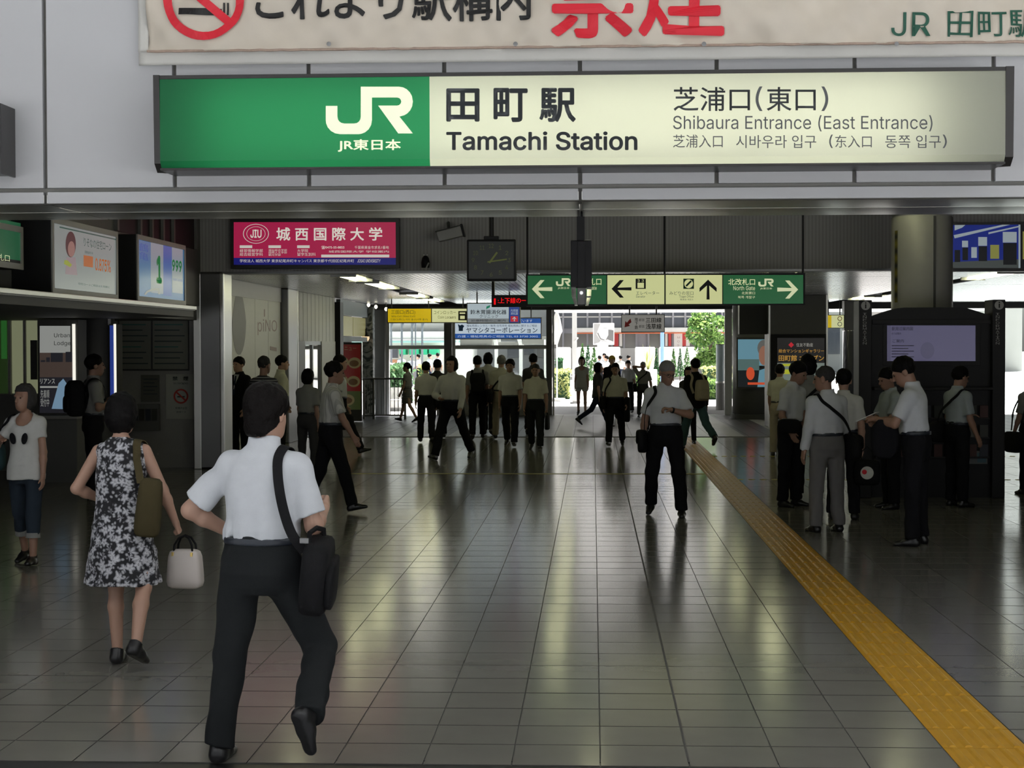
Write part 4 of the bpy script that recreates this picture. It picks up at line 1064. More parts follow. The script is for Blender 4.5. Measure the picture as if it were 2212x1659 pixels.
# ------------------------------------------------------------------ print on the white hoarding
F = Face('X', XL, None, 0.003)
P_HG = flat('hoarding_grey', 150, 150, 152); P_HP = flat('hoarding_rose', 176, 158, 160)
pts = []
for i in range(24):
    t = 2 * math.pi * i / 24
    pts.append((516 + 15 * math.cos(t) * (1 - 0.35 * max(0, math.sin(-t) if False else -math.sin(t))), 695 + 72 * math.sin(t)))
hp_ = [F.poly('surfboard_print', pts, P_HG), F.text('piNO', 556, 688, 598, 724, P_HP, 1.2, y0b=692, y1b=722), F.rect('stem_print', 570, 668, 572, 684, P_HP, 1.2), F.rect('tag_print', 583, 748, 597, 756, P_HP, 1.2, 751, 759)]
adopt(hoard, hp_)

# ------------------------------------------------------------------ restaurant front at the far left end
rs = struct(empty('shopfront', (XL, 40, 0)))
def rsb(name, x0, x1, y0, y1, z0, z1, m, bev=0.006):
    return obj(name, box(NB(), x0 - XL, x1 - XL, y0 - 40, y1 - 40, z0, z1, bev), m, rs)
M_FRONT = mat('restaurant_blue_grey', (0.10, 0.12, 0.13, 1), rough=0.5)
rsb('pilaster', XL - 0.05, XL + 0.12, 39.7, 40.2, 0, 2.9, M_BLACK); rsb('lintel', XL - 0.05, XL + 0.06, 40.2, 45.2, 1.98, 2.10, M_FRONT); rsb('head_board', XL - 0.05, XL + 0.05, 40.2, 45.2, 2.62, 2.98, M_FRONT)
for k in range(2):
    rsb('transom_light', XL - 0.02, XL + 0.0, 40.3 + 2.45 * k, 42.6 + 2.45 * k, 2.12, 2.60, emis('warm_transom', 150, 144, 96, 0.6))
rsb('doorway', XL - 0.5, XL - 0.45, 40.2, 45.2, 0, 1.98, M_BLACK)
def mosaic(nt, tc):
    v = nt.nodes.new('ShaderNodeTexNoise'); v.inputs['Scale'].default_value = 3.0; v.inputs['Distortion'].default_value = 2.5
    nt.links.new(tc.outputs['Object'], v.inputs['Vector'])
    r = nt.nodes.new('ShaderNodeValToRGB'); r.color_ramp.elements[0].color = (0.08, 0.10, 0.11, 1); r.color_ramp.elements[1].color = (0.5, 0.53, 0.53, 1); r.color_ramp.elements[0].position = 0.42; r.color_ramp.elements[1].position = 0.56
    nt.links.new(v.outputs[0], r.inputs[0]); return r.outputs[0]
M_MOS = pattern_mat('blue_grey_marble', mosaic, 0.4)
xa, xb = atY(783, 800, 45.2).x, atY(806, 800, 45.2).x
obj('marble_pilaster', box(NB(), xa - XL, xb - XL, 5.2, 5.6, 0, 2.9, 0.01), M_MOS, rs)
# menu board
Y = 42.0
a, b = atY(726, 810, Y).x, atY(781, 810, Y).x
mb = tag(empty('menu_board', ((a + b) / 2, Y, 0)), 'tall red menu board with food pictures in front of the restaurant', 'board')
c0, c1 = atY(750, 925, Y).z, atY(750, 742, Y).z
F = Face('Y', Y, None, 0.004)
E_MR = emis('lit_menu_red', 100, 24, 18, 0.35); E_MP = emis('lit_menu_plate', 110, 100, 66, 0.35); E_MF = emis('lit_menu_food', 70, 50, 24, 0.35); E_MG = emis('lit_menu_green', 52, 60, 30, 0.5)
ps = [obj('board_body', box(NB(), a, b, Y, Y + 0.12, 0.02, c1 + 0.03, 0.01), M_DARK), F.rect('red_panel', 726, 744, 779, 845, E_MR, 0.5), F.rect('lower_panel', 726, 845, 779, 885, E_MG, 0.5), F.text('メニュー', 735, 748, 770, 757, E_MP, 1.4)]
for x, y in ((739, 782), (766, 784), (738, 822), (764, 824), (752, 864)):
    ps += [F.poly('plate_print', ell(F, x, y, 14, 12), E_MP, 1.4), F.poly('food_print', ell(F, x - 1, y + 1, 10, 7), E_MF, 2.4)]
adopt(mb, ps)
for k, (px, py, Yl) in enumerate(((722, 722, 40.4), (790, 727, 45.0))):
    q = atY(px, py, Yl)
    s = tag(empty('wall_lamp', q), ('warm bowl lamp left of the menu board', 'warm bowl lamp on the marble pilaster')[k], 'lamp', 'restaurant bowl lamps')
    obj('glass_bowl', lathe(NB(), [(0.01, -0.14), (0.06, -0.12), (0.095, -0.06), (0.10, 0.0), (0.02, 0.0)], n=20), mat('warm_bowl', (1, 0.8, 0.6, 1), emit=1.6, ecol=(1.0, 0.72, 0.42, 1), var=0), s, smooth=True)
    obj('lamp_cap', lathe(NB(), [(0.11, 0.0), (0.10, 0.03), (0.03, 0.06), (0.02, 0.2)], n=20), M_BLACK, s); obj('wall_arm', cyl(NB(), (0, 0, 0.19), (-0.12 if k == 0 else 0.0, 0.16, 0.19), 0.015, n=8), M_BLACK, s)
M_SPOT = mat('spot_glow', (1, 1, 0.9, 1), emit=4.0, ecol=(1.0, 0.95, 0.75, 1), var=0)
for px, py in ((796, 659), (812, 663), (834, 668)):
    q = atY(px, py, 44.2)
    s = tag(empty('spot_lamp', q), {796: 'left', 812: 'middle', 834: 'right'}[px] + ' one of three small spot lamps under the ceiling by the yellow sign', 'lamp', 'spot lamps by the yellow sign')
    obj('bulb', lathe(NB(), [(0.01, -0.05), (0.04, -0.02), (0.042, 0.02), (0.02, 0.05)], n=14), M_SPOT, s, smooth=True); obj('stem', cyl(NB(), (0, 0, 0.04), (0, 0, max(0.06, ZC + 0.04 - q.z)), 0.012, n=8), M_STEELD, s)

# ------------------------------------------------------------------ railing before the window
Y = 43.6
rl = tag(empty('railing', (atY(830, 900, Y).x, Y, 0)), 'dark metal railing with upright bars in front of the left window', 'railing')
xo = rl.location.x
def RX(px): return atY(px, 860, Y).x - xo
zt = atY(830, 818, Y).z
obj('top_rail', cyl(NB(), (RX(784), 0, zt), (RX(876), 0, zt), 0.024, n=8), M_STEELD, rl); obj('bottom_rail', cyl(NB(), (RX(784), 0, 0.10), (RX(876), 0, 0.10), 0.02, n=8), M_STEELD, rl)
for px in (786, 807, 875): obj('post', cyl(NB(), (RX(px), 0, 0), (RX(px), 0, zt), 0.03, n=8), M_STEELD, rl)
for px in (793, 800, 816, 824, 834, 843, 852, 860, 868): obj('baluster', cyl(NB(), (RX(px), 0, 0.10), (RX(px), 0, zt), 0.011, n=6), M_STEELD, rl)

# ------------------------------------------------------------------ pillars and posters on the right
Y = 43.2
rp = struct(empty('pillar_poster', (atY(1640, 900, Y).x, Y + 0.62, 0)))
obj('column_shaft', lathe(NB(), [(0.62, 0), (0.62, 3.0)], n=40), M_GREY, rp, smooth=True)
obj('column_foot', lathe(NB(), [(0.66, 0), (0.66, 0.12), (0.625, 0.13)], n=40), M_DARK, rp)
pf = tag(empty('poster', (atY(1628, 800, Y - 0.05).x, Y - 0.05, atY(1628, 838, Y).z)), 'sky blue travel poster with a smiling man on the round pillar', 'poster')
F = Face('Y', Y - 0.05, None, 0.004)
E_PS = emis('poster_sky', 112, 158, 176, 0.7); E_PD = emis('poster_dark', 34, 38, 40, 0.7); E_PO = emis('poster_orange', 214, 84, 52, 0.8); E_PF = emis('poster_skin', 158, 112, 92, 0.7); E_PH = emis('poster_grey_hair', 108, 108, 104, 0.7); E_PL = emis('poster_mid', 92, 118, 116, 0.7)
adopt(pf, [obj('frame', box(NB(), atY(1590, 800, Y).x, atY(1668, 800, Y).x, Y - 0.05, Y + 0.05, atY(1628, 840, Y).z, atY(1628, 729, Y).z, 0.006), M_DARK), F.rect('poster_sky', 1594, 733, 1664, 790, E_PS, 0.4), F.rect('poster_rocks', 1594, 776, 1640, 800, E_PL, 0.9), F.rect('poster_ground', 1594, 795, 1664, 836, E_PD, 0.6), F.poly('poster_orange_print', ell(F, 1621, 807, 9, 14), E_PO, 1.4), F.poly('poster_hair', ell(F, 1650, 752, 14, 18), E_PH, 1.2), F.poly('poster_face', ell(F, 1650, 768, 11, 21), E_PF, 1.8), F.poly('poster_shirt', [(1640, 800), (1664, 792), (1664, 836), (1636, 836)], E_PS, 1.2), F.rect('poster_table', 1615, 826, 1664, 831, E_PO, 2.2)])
Y = 38.8
px0, px1 = atY(1661, 900, Y).x, atY(1787, 900, Y).x
sp2 = struct(empty('pillar_square', ((px0 + px1) / 2, Y, 0))); hw_ = (px1 - px0) / 2
obj('pillar_body', box(NB(), -hw_, hw_, 0, 1.0, 0, 3.0, 0.02), M_GREY, sp2); obj('pillar_corner', box(NB(), -hw_ - 0.01, -hw_ + 0.03, -0.01, 0.03, 0, 3.0), M_STEEL, sp2); obj('pillar_corner', box(NB(), hw_ - 0.03, hw_ + 0.01, -0.01, 0.03, 0, 3.0), M_STEEL, sp2)
obj('pillar_wing', box(NB(), -hw_ - 0.62, -hw_, 0.5, 0.9, atY(1600, 722, Y).z, 3.0), M_DARK, sp2)
F = Face('Y', Y - 0.06, None, 0.004)
ap = tag(empty('apartment_poster', ((px0 + px1) / 2, Y - 0.06, atY(1725, 845, Y).z)), 'black backlit apartment gallery poster with gold lettering on the square pillar', 'poster')
E_GLD = emis('lit_gold', 178, 138, 66, 0.75); E_BK = emis('lit_near_black', 22, 20, 18, 0.6); E_RD5 = emis('lit_emblem_red', 190, 30, 44, 0.8); E_LM = emis('lit_lime_bar', 176, 180, 40, 0.8); E_TP = emis('lit_map_grey', 120, 132, 124, 0.7); E_WT = emis('lit_small_white', 170, 168, 160, 0.7)
adopt(ap, [obj('case', box(NB(), atY(1664, 780, Y).x, atY(1784, 780, Y).x, Y - 0.06, Y - 0.012, atY(1725, 850, Y).z, atY(1725, 722, Y).z, 0.01), M_BLACK), F.rect('lit_face', 1679, 730, 1781, 784, E_BK, 0.5), F.rect('lit_face', 1679, 784, 1781, 846, E_TP, 0.5), F.poly('red_diamond', [(1709, 739), (1715, 745), (1709, 751), (1703, 745)], E_RD5, 1.4), F.text('住友不動産', 1720, 741, 1756, 749, E_WT, 1.4), F.text('総合マンションギャラリー', 1682, 754, 1780, 762, E_GLD, 1.4, 0.01), F.text('田町館 オープン', 1682, 767, 1780, 780, E_GLD, 1.4, 0.02), F.rect('lime_bar', 1690, 786, 1708, 791, E_LM, 1.4), F.rect('lime_bar', 1690, 798, 1706, 808, E_LM, 1.4)])
# glossy steel column and small yellow sign beyond
Y = 44.4
gc = struct(empty('pillar_glossy', (atY(1838, 800, Y).x, Y, 0)))
obj('column_shaft', lathe(NB(), [(0.21, 0), (0.21, 2.22), (0.22, 2.24)], n=32), mat('polished_steel', (0.7, 0.7, 0.7, 1), rough=0.08, metal=1.0, var=0.02), gc, smooth=True)
obj('column_head', box(NB(), -0.2, 0.2, -0.2, 0.2, 2.24, 3.0, 0.01), M_MIDGREY, gc)
root, F = signbox('small_exit_sign', 'small yellow and cream sign seen between the square pillar and the information board', 1782, 680, 1824, 709, 44.0, 0.12, 1.2, M_FRAME, (1790, 1815), ZC + 0.05)
adopt(root, [F.rect('yellow_panel', 1783, 681, 1796, 708, E_YEL, 0.4), F.rect('cream_panel', 1796, 681, 1823, 708, E_CR2, 0.4), ring_obj(F, 'symbol_ring', 1814, 688, 5, 3.6, P_RD2, 1.5, n=18), ring_obj(F, 'symbol_ring', 1814, 700, 5, 3.6, P_GREYTXT, 1.5, n=18)])
# ------------------------------------------------------------------ figures: smooth distance fields turned into meshes
class SDF:
    def __init__(s):
        s.pr = []
    def _add(s, fn, lo, hi, k, sub=False):
        s.pr.append((fn, np.array(lo, np.float32), np.array(hi, np.float32), k, sub))
    def cone(s, a, b, ra, rb, k=0.02, ca=False, cb=False, fl=None):
        """tapered capsule a->b; ca / cb cut the ends flat; fl=(axis, factor) flattens it along an axis"""
        a = np.array(a, np.float32); b = np.array(b, np.float32)
        ab = b - a; L = max(1e-5, float(np.linalg.norm(ab))); w = ab / L
        def fn(P):
            q = P - a
            t = q @ w / L
            tc = np.clip(t, 0, 1)
            r = q - (tc * L)[..., None] * w
            if fl is not None:
                ax = np.array(fl[0], np.float32)
                c = r @ ax
                r = r + (c * (1 / fl[1] - 1))[..., None] * ax
            d = np.sqrt((r * r).sum(-1)) - (ra + (rb - ra) * tc)
            if cb: d = np.maximum(d, (t - 1) * L)
            if ca: d = np.maximum(d, -t * L)
            return d
        m = max(ra, rb)
        s._add(fn, np.minimum(a, b) - m, np.maximum(a, b) + m, k)
    def ell(s, c, r, M=None, k=0.02, sub=False):
        c = np.array(c, np.float32); r = np.array(r, np.float32)
        Mi = None if M is None else np.array(M, np.float32)     # rows = local axes
        def fn(P):
            q = P - c
            if Mi is not None: q = q @ Mi.T
            k0 = np.sqrt(((q / r) ** 2).sum(-1)); k1 = np.sqrt(((q / (r * r)) ** 2).sum(-1))
            return k0 * (k0 - 1) / np.maximum(k1, 1e-6)
        m = float(r.max())
        s._add(fn, c - m, c + m, k, sub)
    def loft(s, o, A, st, p=2.3, k=0.03, wave=None):
        """stations (t, half width, half depth, depth offset) along A[2] from o; A rows = right, forward, up"""
        o = np.array(o, np.float32); A = np.array(A, np.float32); st = np.array(sorted(st), np.float32)
        def fn(P):
            q = (P - o) @ A.T
            t = q[..., 2]
            w = np.interp(t, st[:, 0], st[:, 1]); d = np.interp(t, st[:, 0], st[:, 2]); of = np.interp(t, st[:, 0], st[:, 3])
            x = np.abs(q[..., 0]) / w; y = np.abs(q[..., 1] - of) / d
            rr = (x ** p + y ** p) ** (1 / p)
            m = np.minimum(w, d)
            if wave is not None:
                th = np.arctan2(q[..., 1] - of, q[..., 0])
                rr = rr + wave(th, t)
            dd = (rr - 1) * m
            return np.maximum(dd, np.maximum(st[0, 0] - t, t - st[-1, 0]))
        pts = []
        for t, w, d, of in st:
            for sx in (-1, 1):
                for sy in (-1, 1):
                    pts.append(o + A[0] * w * sx * 1.1 + A[1] * (d * sy * 1.1 + of) + A[2] * t)
        pts = np.array(pts)
        s._add(fn, pts.min(0) - 0.01, pts.max(0) + 0.01, k)
    def eval(s, P):
        D = np.full(P.shape[:-1], 0.3, np.float32)
        for fn, lo, hi, k, sub in s.pr:
            d = fn(P)
            D = np.maximum(D, -d) if sub else smin(D, d, k)
        return D
    def mesh(s, name, vox, noise=None, clip=None, cutfn=None):
        lo = np.min([p[1] for p in s.pr if not p[4]], 0) - 3 * vox
        hi = np.max([p[2] for p in s.pr if not p[4]], 0) + 3 * vox
        n = np.ceil((hi - lo) / vox).astype(int) + 1
        ax = [lo[i] + vox * np.arange(n[i], dtype=np.float32) for i in range(3)]
        band = 4 * vox
        D = np.full(n, band + 0.06, np.float32)
        for fn, l, h, k, sub in s.pr:
            i0 = np.maximum(0, np.floor((l - lo - band - k) / vox).astype(int)); i1 = np.minimum(n, np.ceil((h - lo + band + k) / vox).astype(int) + 1)
            if (i1 <= i0).any(): continue
            sl = tuple(slice(i0[i], i1[i]) for i in range(3))
            g = np.stack(np.meshgrid(ax[0][sl[0]], ax[1][sl[1]], ax[2][sl[2]], indexing='ij'), -1)
            d = fn(g)
            if sub:   # smooth subtraction
                h_ = np.clip(0.5 - 0.5 * (D[sl] + d) / k, 0, 1)
                D[sl] = D[sl] * (1 - h_) - d * h_ + k * h_ * (1 - h_)
            else:
                D[sl] = smin(D[sl], d, k)
        if noise is not None or cutfn is not None:
            g = np.stack(np.meshgrid(*ax, indexing='ij'), -1)
            if noise is not None: D = D + noise(g)
            if cutfn is not None: D = np.maximum(D, cutfn(g))
        D = np.clip(D, -band, band).astype(np.float32)
        gr = openvdb.FloatGrid(band)
        gr.copyFromArray(D)
        pts, quads = gr.convertToQuads(0.0)
        me = bpy.data.meshes.new(name)
        P = np.asarray(pts, np.float32) * vox + lo.astype(np.float32)
        Q = np.asarray(quads, np.int32)[:, ::-1]
        me.vertices.add(len(P)); me.vertices.foreach_set('co', P.ravel().astype(np.float32))
        me.loops.add(Q.size); me.loops.foreach_set('vertex_index', Q.ravel().astype(np.int32))
        me.polygons.add(len(Q)); me.polygons.foreach_set('loop_start', np.arange(0, Q.size, 4, dtype=np.int32))
        me.update(calc_edges=True)
        me.shade_smooth()
        return me
def smin(a, b, k):
    h = np.clip(0.5 + 0.5 * (b - a) / k, 0, 1)
    return b * (1 - h) + a * h - k * h * (1 - h)
def joinmesh(name, mes):
    if len(mes) == 1: return mes[0]
    P = []; Q = []; o = 0
    for me in mes:
        n = len(me.vertices); co = np.empty(n * 3, np.float32); me.vertices.foreach_get('co', co)
        li = np.empty(len(me.loops), np.int32); me.loops.foreach_get('vertex_index', li)
        P.append(co); Q.append(li + o); o += n
    P = np.concatenate(P); Q = np.concatenate(Q)
    out = bpy.data.meshes.new(name)
    out.vertices.add(len(P) // 3); out.vertices.foreach_set('co', P)
    out.loops.add(len(Q)); out.loops.foreach_set('vertex_index', Q)
    out.polygons.add(len(Q) // 4); out.polygons.foreach_set('loop_start', np.arange(0, len(Q), 4, dtype=np.int32))
    out.update(calc_edges=True); out.shade_smooth()
    for me in mes: bpy.data.meshes.remove(me)
    return out
def folds(seed, amp, wl=0.09, zs=1.0):
    q = np.random.RandomState(seed)
    K = q.normal(size=(6, 3)); K /= np.linalg.norm(K, axis=1)[:, None]
    K[:, 2] *= zs
    K = (K * (2 * math.pi / wl * q.uniform(0.6, 1.5, (6, 1)))).astype(np.float32); ph = q.uniform(0, 6.28, 6)
    def f(g):
        o = 0
        for i in range(6): o = o + np.sin(g @ K[i] + ph[i])
        return (o * amp / 3).astype(np.float32)
    return f
def rot(ax, a):
    return np.array(Matrix.Rotation(R(a), 3, ax))
def unit(v):
    v = np.array(v, float); return v / max(1e-9, np.linalg.norm(v))

SKIN = [mat('skin_%s' % n, c, rough=0.5, var=0.08, scale=12) for n, c in (('fair', (0.42, 0.25, 0.18, 1)), ('tan', (0.33, 0.185, 0.125, 1)), ('warm', (0.38, 0.22, 0.155, 1)))]
def cloth(name, c, var=0.08, rough=0.9):
    return mat('cloth_' + name, tuple(c) + (1,), rough=rough, var=var, scale=18, bump=0.12, bscale=220, spec=0.1)
C_WHITE = cloth('white', (0.63, 0.65, 0.68)); C_OFF = cloth('offwhite', (0.60, 0.60, 0.57)); C_CREAM = cloth('cream', (0.58, 0.57, 0.47)); C_GREYB = cloth('grey_blue', (0.34, 0.38, 0.40))
C_BLACK = cloth('black', (0.012, 0.012, 0.014)); C_CHAR = cloth('charcoal', (0.019, 0.021, 0.022)); C_GREY = cloth('grey', (0.16, 0.155, 0.15)); C_NAVY = cloth('navy', (0.02, 0.025, 0.05))
C_DENIM = cloth('denim', (0.028, 0.038, 0.052)); C_TEAL = cloth('teal_denim', (0.05, 0.10, 0.115)); C_BEIGE = cloth('beige', (0.38, 0.33, 0.25)); C_DGREY = cloth('dark_grey', (0.06, 0.06, 0.062)); C_OLIVE = cloth('olive', (0.065, 0.053, 0.026))
C_MGREY = cloth('mid_grey', (0.27, 0.27, 0.26)); C_YEL = cloth('yellow', (0.55, 0.38, 0.08)); C_LBLUE = cloth('light_blue', (0.55, 0.62, 0.72))
H_BLACK = mat('hair_black', (0.006, 0.0055, 0.0055, 1), spec=0.08, rough=0.55, var=0.3, scale=60, bump=0.3, bscale=90); H_BROWN = mat('hair_brown', (0.006, 0.0048, 0.0044, 1), spec=0.08, rough=0.55, var=0.3, scale=60, bump=0.3, bscale=90)
H_GREY = mat('hair_grey', (0.20, 0.20, 0.20, 1), rough=0.6, var=0.3, scale=60, bump=0.3, bscale=90); H_DKGREY = mat('hair_dark_grey', (0.040, 0.039, 0.038, 1), spec=0.1, rough=0.6, var=0.3, scale=60)
S_BLACK = mat('shoe_black', (0.010, 0.010, 0.011, 1), rough=0.28, var=0.1); S_BROWN = mat('shoe_brown', (0.05, 0.03, 0.02, 1), rough=0.4)
M_BELT = mat('belt_leather', (0.02, 0.025, 0.035, 1), rough=0.4); M_BAG = mat('bag_black', (0.009, 0.009, 0.010, 1), rough=0.75, spec=0.15, bump=0.2, bscale=120); M_EYE = mat('eye', (0.02, 0.015, 0.012, 1), rough=0.15)
M_GLS = mat('spectacle_frame', (0.02, 0.02, 0.02, 1), rough=0.3)
def stripes(axis, scale, c0, c1, pos=0.5):
    def fn(nt, tc):
        w = nt.nodes.new('ShaderNodeTexWave'); w.bands_direction = axis
        w.inputs['Scale'].default_value = scale
        nt.links.new(tc.outputs['Object'], w.inputs['Vector'])
        r = nt.nodes.new('ShaderNodeValToRGB'); r.color_ramp.interpolation = 'LINEAR'
        r.color_ramp.elements[0].color = c0 + (1,); r.color_ramp.elements[1].color = c1 + (1,)
        r.color_ramp.elements[0].position = pos - 0.1; r.color_ramp.elements[1].position = pos + 0.1
        nt.links.new(w.outputs[1], r.inputs[0])
        return r.outputs[0]
    return fn
C_VSTRIPE = pattern_mat('cloth_white_pinstripe', stripes('X', 9.0, (0.42, 0.42, 0.41), (0.60, 0.60, 0.58)))
C_HSTRIPE = pattern_mat('cloth_navy_white_stripe', stripes('Z', 8.0, (0.03, 0.03, 0.035), (0.45, 0.45, 0.45), 0.8))
C_SKSTRIPE = pattern_mat('cloth_dark_striped_skirt', stripes('Z', 11.0, (0.03, 0.03, 0.035), (0.30, 0.29, 0.28), 0.7))
def floral(nt, tc):
    def N(t, **k):
        n = nt.nodes.new(t)
        for a, b in k.items(): setattr(n, a, b)
        return n
    L = nt.links.new
    nz = N('ShaderNodeTexNoise'); nz.inputs['Scale'].default_value = 9; L(tc.outputs['Object'], nz.inputs['Vector'])
    wp = N('ShaderNodeMix', data_type='RGBA', blend_type='ADD'); wp.inputs[0].default_value = 0.05
    L(tc.outputs['Object'], wp.inputs[6]); L(nz.outputs[1], wp.inputs[7])
    v = N('ShaderNodeTexVoronoi'); v.inputs['Scale'].default_value = 17; v.inputs['Randomness'].default_value = 0.9; L(wp.outputs[2], v.inputs['Vector'])
    sub = N('ShaderNodeVectorMath', operation='SUBTRACT'); L(wp.outputs[2], sub.inputs[0]); L(v.outputs['Position'], sub.inputs[1])
    sep = N('ShaderNodeSeparateXYZ'); L(sub.outputs[0], sep.inputs[0])
    at = N('ShaderNodeMath', operation='ARCTAN2'); L(sep.outputs[2], at.inputs[0]); L(sep.outputs[0], at.inputs[1])
    m5 = N('ShaderNodeMath', operation='MULTIPLY'); m5.inputs[1].default_value = 5; L(at.outputs[0], m5.inputs[0])
    sn = N('ShaderNodeMath', operation='SINE'); L(m5.outputs[0], sn.inputs[0])
    ma = N('ShaderNodeMath', operation='MULTIPLY_ADD'); ma.inputs[1].default_value = 0.10; ma.inputs[2].default_value = 0.0; L(sn.outputs[0], ma.inputs[0])
    ad = N('ShaderNodeMath', operation='ADD'); L(v.outputs['Distance'], ad.inputs[0]); L(ma.outputs[0], ad.inputs[1])
    r = N('ShaderNodeValToRGB'); r.color_ramp.interpolation = 'LINEAR'
    e = r.color_ramp.elements
    e[0].position = 0.0; e[0].color = (0.05, 0.05, 0.06, 1); e[1].position = 1.0; e[1].color = (0.008, 0.008, 0.01, 1)
    for p, c in ((0.07, (0.10, 0.10, 0.11, 1)), (0.13, (0.60, 0.60, 0.63, 1)), (0.34, (0.42, 0.42, 0.45, 1)), (0.46, (0.16, 0.16, 0.18, 1)), (0.54, (0.012, 0.012, 0.015, 1))):
        x = e.new(p); x.color = c
    L(ad.outputs[0], r.inputs[0])
    v2 = N('ShaderNodeTexVoronoi'); v2.inputs['Scale'].default_value = 34; L(wp.outputs[2], v2.inputs['Vector'])
    r2 = N('ShaderNodeValToRGB'); r2.color_ramp.elements[0].color = (0.50, 0.50, 0.53, 1); r2.color_ramp.elements[0].position = 0.16; r2.color_ramp.elements[1].color = (0.0, 0.0, 0.0, 1); r2.color_ramp.elements[1].position = 0.42
    L(v2.outputs['Distance'], r2.inputs[0])
    mxl = N('ShaderNodeMix', data_type='RGBA', blend_type='LIGHTEN'); mxl.inputs[0].default_value = 0.8
    L(r.outputs[0], mxl.inputs[6]); L(r2.outputs[0], mxl.inputs[7])
    return mxl.outputs[2]
C_FLORAL = pattern_mat('cloth_floral', floral)

class Person: pass
HS = 1.07
def ik(S, W, l1, l2, pole):
    S, W = np.array(S, float), np.array(W, float)
    d = W - S; L = np.linalg.norm(d); Lm = (l1 + l2) * 0.995
    if L > Lm: W = S + d / L * Lm; d = W - S; L = Lm
    w = d / L
    a = (l1 * l1 - l2 * l2 + L * L) / (2 * L)
    h = math.sqrt(max(0, l1 * l1 - a * a))
    pl = np.array(pole, float); pl = pl - w * (pl @ w); pl = unit(pl)
    return S + w * a + pl * h, W
NP = [0]
def person(label, foot, top, heading=0, roll=0, legs=((0, 2, 0, 0), (0, 2, 0, 0)), arms=None, lean=0, twist=0, head=(0, 0), fem=False, fat=1.0, group=None,
           shirt=C_WHITE, sleeve='short', collar=True, lower='trousers', bottom=C_BLACK, hem=1.03, tuck=True, shoes=S_BLACK, hair=('short', H_BLACK), skin=0, belt=True, low=False, glasses=False, hands=((15, 0), (15, 0)), jacket=None, tie=None, back_hip=0):
    """legs: left/right (hip flex, abduction, knee flex, toe-down pitch) in degrees; arms: left/right ('fk', flex, abduct, elbow) or ('ik', wrist, pole)
    local frame: x right, y forward, z up; foot = pixel where the figure stands, top = pixel row of its crown"""
    NP[0] += 1; seed = NP[0]
    base = atZ(foot[0], foot[1], 0)
    Yd = base.y
    ht = atY(foot[0], top, Yd).z
    vox = min(0.016, max(0.0075, 0.00055 * Yd + 0.0032))
    if low: vox = 0.022
    I = np.eye(3)
    S_ = 1.0
    f = fat
    sw = (0.152 if fem else 0.172) * (0.5 + 0.5 * f); hw = 0.092 * (0.6 + 0.4 * f)
    # --- pelvis frame and legs (model height 1.72)
    J = {}
    hips = {}
    for i, sd in ((0, -1), (1, 1)):
        fl, ab, kn, tp = legs[i]
        h = np.array((sd * hw, 0, 0.0))
        td = rot('Y', -sd * ab).T @ (rot('X', fl) @ np.array((0, 0, -1.0)))
        td[0] = sd * math.sin(R(ab)); td = unit(td)
        k_ = h + td * 0.425
        sdv = rot('X', fl - kn) @ np.array((0, 0, -1.0)); sdv = unit(sdv + np.array((sd * math.sin(R(ab)) * 0.6, 0, 0)))
        a_ = k_ + sdv * 0.40
        fd = np.array((sd * 0.12, math.cos(R(tp)), -math.sin(R(tp)))); fd = unit(fd)
        up = unit(np.cross(np.cross(fd, (0, 0, 1.0)), fd)) if tp < 85 else np.array((0, 1.0, 0))
        hips[i] = (h, k_, a_, fd, up)
    low_z = min(min((a_ - fd * 0.055 - up * 0.085)[2], (a_ + fd * 0.165 - up * 0.085)[2]) for h, k_, a_, fd, up in hips.values())
    pz = -low_z
    off = np.array((0, 0, pz))
    # feet centre
    sup = [a_ for h, k_, a_, fd, up in hips.values()]
    cxy = (sup[0] + sup[1]) / 2; off[:2] = -cxy[:2]
    off[1] += 0.03
    pel = off.copy()
    Tw = rot('Z', twist) @ rot('Y', roll) @ rot('X', -lean)
    A = Tw.T.copy()              # rows right, forward, up of the chest
    up_ = A[2]
    neck = pel + up_ * 0.555
    Hd = Tw @ rot('Z', head[0]) @ rot('X', -head[1])
    if lean > 8: Hd = rot('Z', twist) @ rot('X', -lean * 0.5) @ rot('Z', head[0]) @ rot('X', -head[1])
    HA = Hd.T
    hc = neck + up_ * 0.05 + HA[2] * 0.108 + HA[1] * 0.02
    crown = (hc + HA[2] * 0.142)[2]
    scale = ht / crown
    # --- arms
    arms = arms or (('fk', 8, 6, 15), ('fk', -8, 6, 15))
    AR = {}
    for i, sd in ((0, -1), (1, 1)):
        sh_ = pel + up_ * 0.470 + A[0] * sd * sw
        spec = arms[i]
        if spec[0] == 'fk':
            _, fl, ab, el = spec[:4]
            d1_ = rot('X', fl) @ np.array((0, 0, -1.0)); d1_ = unit(d1_ * math.cos(R(ab)) + np.array((sd * math.sin(R(ab)), 0, 0)))
            d2_ = rot('X', fl + el) @ np.array((0, 0, -1.0)); d2_ = unit(d2_ * math.cos(R(ab * 0.6)) + np.array((sd * math.sin(R(ab * 0.6)), 0, 0)))
            d1_, d2_ = Tw @ d1_, Tw @ d2_
            e_ = sh_ + d1_ * 0.285; w_ = e_ + d2_ * 0.245
        else:
            tgt = pel + Tw @ np.array(spec[1]); pole = Tw @ np.array(spec[2] if len(spec) > 2 else (sd * 0.6, -0.8, -0.5))
            e_, w_ = ik(sh_, tgt, 0.285, 0.245, pole)
        AR[i] = (sh_, e_, w_)
    g_f = 0.9 if fem else 1.0
    # --- body
    B = SDF()
